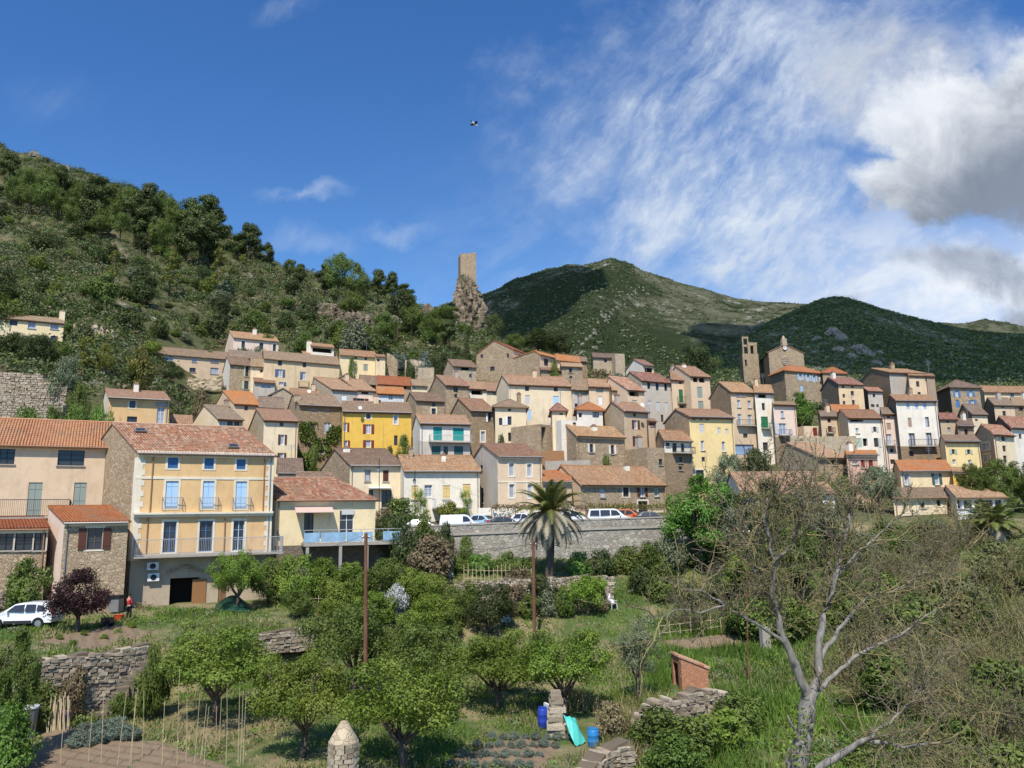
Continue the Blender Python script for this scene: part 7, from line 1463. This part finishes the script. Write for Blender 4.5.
# antennas and dishes
for h in [q for q in HOUSES if 84<q.Y<150][::4]:
    s=h.W*random.uniform(.2,.8); q=h.O+h.d*s+h.g*(h.rf*h.D*.9)+UP*(h.R*.9); mb=MB(); mb.tube([q,q+UP*2.],.03,4); 
    for z in (1.5,1.75,1.95): mb.tube([q+UP*z-h.d*.45,q+UP*z+h.d*.45],.018,3)
    mb.build('antenna',M['zinc'],h.root,h.base)
for h,px,row in ((V_['ivy'],309,391.5),(V_['tall'],642,405),(V_['gold'],360,408)):
    c=at(px,row,h.Y-.3); mb=MB(); mb.lathe((0,0,0),[(.02,0),(.16,.03),(.27,.09),(.26,.095),(.02,.02)],14); o=mb.build('satellite_dish',M['wht'],h.root); o.location=tuple(c-h.base); o.rotation_euler=(1.2,0,.4)
# ------------------------------------------------------------------ bird
b=at(474.5,124,60); root=thing('bird','black and white bird gliding in the blue sky','bird',b); root.rotation_euler=(.2,.5,.6)
mb=MB(); mb.tube([(-.30,0,0),(-.2,0,.0),(0,0,.02),(.16,0,.03),(.24,0,.05),(.30,0,.04),(.36,0,.03)],[.02,.06,.085,.06,.045,.04,.008],10); mb.build('body',M['wht'],root,None,True)
for s in (-1,1):
    mb=MB(); P=[(.1,0,0),(-.1,0,0),(-.12,s*.28,.06),(-.16,s*.55,.0),(-.02,s*.55,.0),(.10,s*.28,.07)]; P=[(x,y+s*.05,z) for x,y,z in P]; n=len(P); bb=mb.verts(P+[(x,y,z+.015) for x,y,z in P]); mb.face([bb+i for i in range(n)]); mb.face([bb+n+i for i in range(n)][::-1])
    for i in range(n): mb.face((bb+i,bb+(i+1)%n,bb+n+(i+1)%n,bb+n+i))
    mb.build('wing',M['blk'],root)
mb=MB(); mb.box((-.46,-.07,-.005),(.2,.03,0),(0,.08,0),(0,0,.012)); mb.build('tail',M['blk'],root)
# ------------------------------------------------------------------ person
M['skin']=flat('skin',(.50,.30,.21),.6); M['shirt']=flat('red_shirt',(.55,.03,.04),.8); M['trous']=flat('black_trousers',(.015,.015,.018),.85); M['hair']=flat('dark_hair',(.02,.014,.01),.7)
def skin(name,J,E,mat,parent,lv=1):
    me=bpy.data.meshes.new(name); me.from_pydata([j[0] for j in J],E,[]); me.materials.append(mat); o=link(name,me,parent); md=o.modifiers.new('skin','SKIN'); md.use_smooth_shade=True
    for i,j in enumerate(J): me.skin_vertices[0].data[i].radius=(j[1],j[2] if len(j)>2 else j[1])
    me.skin_vertices[0].data[0].use_root=True; s=o.modifiers.new('sub','SUBSURF'); s.levels=lv; s.render_levels=lv; return o
b=ghit(128,620); root=thing('person','person in a red top and black trousers reaching to one side by the garage','person',b); root.rotation_euler=(0,0,2.6)
J=[((0,0,.95),.13,.11),((0,0,1.2),.13,.10),((0,.02,1.42),.15,.10),((0,.02,1.52),.055),((0,.0,1.60),.085,.09),((0,-.01,1.70),.09,.10),((0,-.01,1.78),.05,.05),
((.19,.02,1.42),.055),((.34,-.12,1.25),.045),((.52,-.30,1.30),.035),((.60,-.38,1.32),.03),((-.19,.02,1.42),.055),((-.25,-.05,1.15),.045),((-.20,-.22,.98),.035),((-.19,-.30,.94),.03),
((.10,0,.86),.09),((.12,-.03,.48),.062),((.13,.03,.09),.045),((.14,-.14,.04),.035),((-.10,0,.86),.09),((-.12,-.10,.48),.062),((-.13,-.02,.09),.045),((-.14,-.19,.04),.035)]
E=[(0,1),(1,2),(2,3),(3,4),(4,5),(5,6),(2,7),(7,8),(8,9),(9,10),(2,11),(11,12),(12,13),(13,14),(0,15),(15,16),(16,17),(17,18),(0,19),(19,20),(20,21),(21,22)]
skin('body',J,E,M['skin'],root)
skin('shirt',[((0,0,.92),.155,.135),((0,0,1.2),.15,.125),((0,.02,1.42),.165,.12),((0,.02,1.49),.08),((.20,.02,1.42),.075),((.34,-.12,1.25),.062),((.43,-.21,1.28),.055),((-.20,.02,1.42),.075),((-.25,-.05,1.15),.062),((-.22,-.14,1.06),.055)],[(0,1),(1,2),(2,3),(2,4),(4,5),(5,6),(2,7),(7,8),(8,9)],M['shirt'],root)
skin('trousers',[((0,0,.93),.15,.13),((.10,0,.86),.11),((.12,-.03,.48),.08),((.13,.03,.12),.066),((-.10,0,.86),.11),((-.12,-.10,.48),.08),((-.13,-.02,.12),.066)],[(0,1),(1,2),(2,3),(0,4),(4,5),(5,6)],M['trous'],root)
mb=MB(); mb.lathe((0,.015,1.69),[(.102,0),(.11,.05),(.085,.115),(.03,.14)],12); mb.build('hair',M['hair'],root,None,True)
# ------------------------------------------------------------------ sky, sun, exposure
SUN=Vector((-.12,-1,0)).normalized(); EL=math.radians(53)
sv=Vector((SUN.x*math.cos(EL),SUN.y*math.cos(EL),math.sin(EL)))
ld=bpy.data.lights.new('sun','SUN'); ld.energy=4.6; ld.angle=math.radians(.53); ld.color=(1,.94,.84)
lo_=bpy.data.objects.new('sun',ld); COL.objects.link(lo_); lo_.rotation_euler=sv.to_track_quat('Z','Y').to_euler(); lo_.location=(40,-60,90)
W=bpy.data.worlds.new('World'); SC.world=W; W.use_nodes=True; nt=W.node_tree; nt.nodes.clear(); N=NT(nt)
out=N.n('ShaderNodeOutputWorld'); bg=N.n('ShaderNodeBackground'); nt.links.new(bg.outputs[0],out.inputs[0])
sky=N.n('ShaderNodeTexSky',sky_type='NISHITA',sun_disc=False,sun_elevation=EL,sun_rotation=math.atan2(SUN.x,SUN.y),altitude=200.,air_density=1.,dust_density=.6,ozone_density=2.)
bg.inputs['Strength'].default_value=.1
d=N.n('ShaderNodeTexCoord').outputs['Generated']; sp=N.n('ShaderNodeSeparateXYZ'); N.set(sp.inputs[0],d); x,y,z=sp.outputs
yy=N.m('MAXIMUM',y,.05); az=N.m('DIVIDE',x,yy); el=N.m('DIVIDE',z,yy)
cb=N.n('ShaderNodeCombineXYZ'); N.set(cb.inputs[0],az); N.set(cb.inputs[1],el); q=cb.outputs[0]
def noise2(vec,scale,det,rough=.6,dist=0):
    nd=N.n('ShaderNodeTexNoise',noise_dimensions='2D'); nd.inputs['Scale'].default_value=scale; nd.inputs['Detail'].default_value=det; nd.inputs['Roughness'].default_value=rough; nd.inputs['Distortion'].default_value=dist; N.set(nd.inputs['Vector'],vec); return nd
wq=noise2(N.mapp(q,(1,1,1),(0,0,0),(3.1,1.7,0)),5.0,6,.62).outputs['Color']
wv=N.n('ShaderNodeVectorMath',operation='SUBTRACT'); N.set(wv.inputs[0],wq); wv.inputs[1].default_value=(.5,.5,.5)
def blob(px,row,rx,ry,rot=0,warp=.10,seed=0,soft=.55):
    """soft cloud mask centred on a direction of the sky"""
    v=N.n('ShaderNodeVectorMath',operation='MULTIPLY_ADD'); N.set(v.inputs[0],wv.outputs[0]); v.inputs[1].default_value=(warp*2.4,warp*2.4,0); N.set(v.inputs[2],q)
    c_=at(px,row,1.); r=N.mapp(v.outputs[0],(1,1,1),(0,0,0),(-c_[0],-c_[2],0)); r=N.mapp(r,(1,1,1),(0,0,rot)); s=N.mapp(r,(770/rx,770/ry,0))
    ln=N.n('ShaderNodeVectorMath',operation='LENGTH'); N.set(ln.inputs[0],s); return N.sm(ln.outputs['Value'],1.,1-soft)
def streak(scale,rot,sx,sy,lo,hi,seed,det=6,dist=.5):
    v=N.n('ShaderNodeVectorMath',operation='MULTIPLY_ADD'); N.set(v.inputs[0],wv.outputs[0]); v.inputs[1].default_value=(.05,.05,0); N.set(v.inputs[2],q)
    f=noise2(N.mapp(N.mapp(v.outputs[0],(1,1,1),(0,0,rot)),(sx,sy,1),(0,0,0),(seed,seed,seed)),scale,det,.64,dist).outputs['Fac']; return N.sm(f,lo,hi)
# thin cirrus
S1=N.m('ADD',N.m('MULTIPLY',streak(4.,-.95,1.,3.6,.30,.74,5.,8,.1),.54),N.m('ADD',N.m('MULTIPLY',streak(11.,-.8,1.,2.8,.34,.76,3.,7,.15),.34),N.m('MULTIPLY',streak(27.,-.9,1.,2.6,.36,.74,8.,6,.2),.22)),clamp=True); S2=streak(7.,-.4,1.,2.,.36,.66,9.,8,.2)
c1=N.m('MULTIPLY',N.m('MAXIMUM',blob(700,185,250,170,.75,.16,3.1,.85),blob(740,60,210,150,.3,.14,3.1,.9)),N.m('ADD',N.m('MULTIPLY',S1,.92),.10))
c2=N.m('MULTIPLY',blob(900,60,200,150,.2,.12,7.7,.8),N.m('ADD',.30,N.m('MULTIPLY',S2,.55)))
c3=N.m('MULTIPLY',N.sm(el,.62,.10),N.m('MULTIPLY',N.sm(az,-.25,.30),N.m('ADD',.15,N.m('MULTIPLY',S2,.75))))
w1=N.m('MULTIPLY',N.m('ADD',blob(300,240,80,26,.10,.06,1.5,1.),blob(395,232,70,18,.12,.06,4.4,1.),clamp=True),N.m('ADD',.10,N.m('MULTIPLY',S1,.28)))
w2=N.m('MULTIPLY',N.m('ADD',blob(285,6,52,20,-.4,.05,8.8,.95),N.m('MULTIPLY',blob(60,100,90,34,-.1,.06,6.1,1.),.4),clamp=True),S1); w3=N.m('MULTIPLY',blob(290,193,64,13,.05,.05,2.2,1.),N.m('MULTIPLY',S2,.36))
cir=N.m('ADD',N.m('ADD',c1,N.m('MULTIPLY',c2,.6)),N.m('ADD',N.m('MULTIPLY',c3,.9),N.m('ADD',N.m('ADD',w1,w3),N.m('MULTIPLY',w2,.25))),clamp=True)
# heavier cumulus on the right
k1=N.m('MAXIMUM',blob(980,150,140,92,.62,.075,12.,.30),N.m('MAXIMUM',blob(915,186,92,46,.12,.06,14.,.36),blob(1065,110,130,120,0,.08,15.,.4)))
k2=N.m('MAXIMUM',blob(975,272,112,28,.16,.06,17.,.8),blob(1035,318,44,32,.3,.04,19.,.6)); k2=N.m('MAXIMUM',k2,N.m('MULTIPLY',blob(845,300,34,9,.0,.04,29.,.9),.7))
k0=N.m('MULTIPLY',blob(890,75,105,95,.3,.10,22.,.85),N.m('ADD',.35,N.m('MULTIPLY',S1,.5)))
tx=noise2(q,8.,6,.62,.3).outputs['Fac']; tx2=tx
skyc=N.mix(1.,sky.outputs[0],(.49,.95,1.46),'MULTIPLY')
skyc=N.mix(N.sm(el,.75,.12),skyc,N.mix(1.,skyc,(1.5,1.17,1.0),'MULTIPLY'))
cirC=N.mix(N.sm(tx2,.3,.7),(5.0,5.9,7.3),(6.2,6.9,7.9))
whiteC=N.mix(tx,(6.6,7.1,7.8),(8.6,8.8,9.1)); greyC=N.mix(tx,(1.85,2.25,2.95),(2.7,3.1,3.9))
col=N.mix(cir,skyc,cirC)
low=N.m('MULTIPLY',N.sm(el,.46,.28),N.sm(az,.30,.52)); col=N.mix(N.m('MULTIPLY',low,N.m('ADD',.55,N.m('MULTIPLY',S2,.35))),col,whiteC)
col=N.mix(k0,col,N.mix(tx,(5.2,5.5,6.0),(6.6,6.8,7.0)))
# underside grey, lit upper edge white
t=N.m('ADD',N.m('ADD',el,N.m('MULTIPLY',az,-.75)),N.m('MULTIPLY',N.m('SUBTRACT',tx,.5),.22))
col=N.mix(k1,col,N.mix(N.sm(t,-.09,.16),greyC,whiteC)); col=N.mix(k2,col,N.mix(N.sm(tx,.35,.7),(2.6,3.1,4.0),(4.3,4.8,5.7)))
N.set(bg.inputs['Color'],col)
SC.view_settings.view_transform='Standard'; SC.view_settings.look='None'; SC.view_settings.exposure=0.2; SC.view_settings.gamma=1
SC.view_settings.use_curve_mapping=False
SC.render.resolution_x=1024; SC.render.resolution_y=768
SC.cycles.max_bounces=5; SC.cycles.diffuse_bounces=3; SC.cycles.glossy_bounces=2; SC.cycles.transmission_bounces=3; SC.cycles.transparent_max_bounces=6
SC.cycles.diffuse_bounces=2; SC.cycles.max_bounces=4
W.cycles.sampling_method='MANUAL'; W.cycles.sample_map_resolution=256
SC.render.threads_mode='AUTO'

# two fair weather clouds overhead, whose shade falls on the right hill and on the left face of the mountain
mc,Nc,bc,oc=newmat('cloud_white'); bc.inputs['Base Color'].default_value=(.9,.9,.92,1); bc.inputs['Roughness'].default_value=1
tr_=Nc.n('ShaderNodeBsdfTransparent'); mx_=Nc.n('ShaderNodeMixShader'); mx_.inputs[0].default_value=.42; mc.node_tree.links.new(bc.outputs[0],mx_.inputs[1]); mc.node_tree.links.new(tr_.outputs[0],mx_.inputs[2]); mc.node_tree.links.new(mx_.outputs[0],oc.inputs[0])
def cloud(cx,cy,cz,ax,ay,az_,seed):
    r=np.random.default_rng(seed); mb=bmesh.new(); bmesh.ops.create_icosphere(mb,subdivisions=5,radius=1.)
    for v in mb.verts:
        p=np.array(v.co); f=1+.16*math.sin(3.1*p[0]+seed)*math.sin(2.7*p[1]+1)+.10*math.sin(7*p[0]+2*p[1])*math.sin(6*p[1]+seed)+.06*math.sin(15*p[0]+1)*math.sin(13*p[1]+4*p[2])+r.normal(0,.012)
        v.co=(p[0]*ax*f,p[1]*ay*f,p[2]*az_*f*(1 if p[2]>0 else .35))
    me=bpy.data.meshes.new('cloud'); mb.to_mesh(me); mb.free(); me.materials.append(mc); o=link('cloud',me); o.location=(cx,cy,cz); props(o,kind='stuff')
def shade_from(x,y,z,h): return (x+h/math.tan(EL)*SUN.x, y+h/math.tan(EL)*SUN.y, z+h)
cloud(*shade_from(232,372,110,450),155,205,40,2); cloud(*shade_from(-6,650,160,480),82,190,40,5)
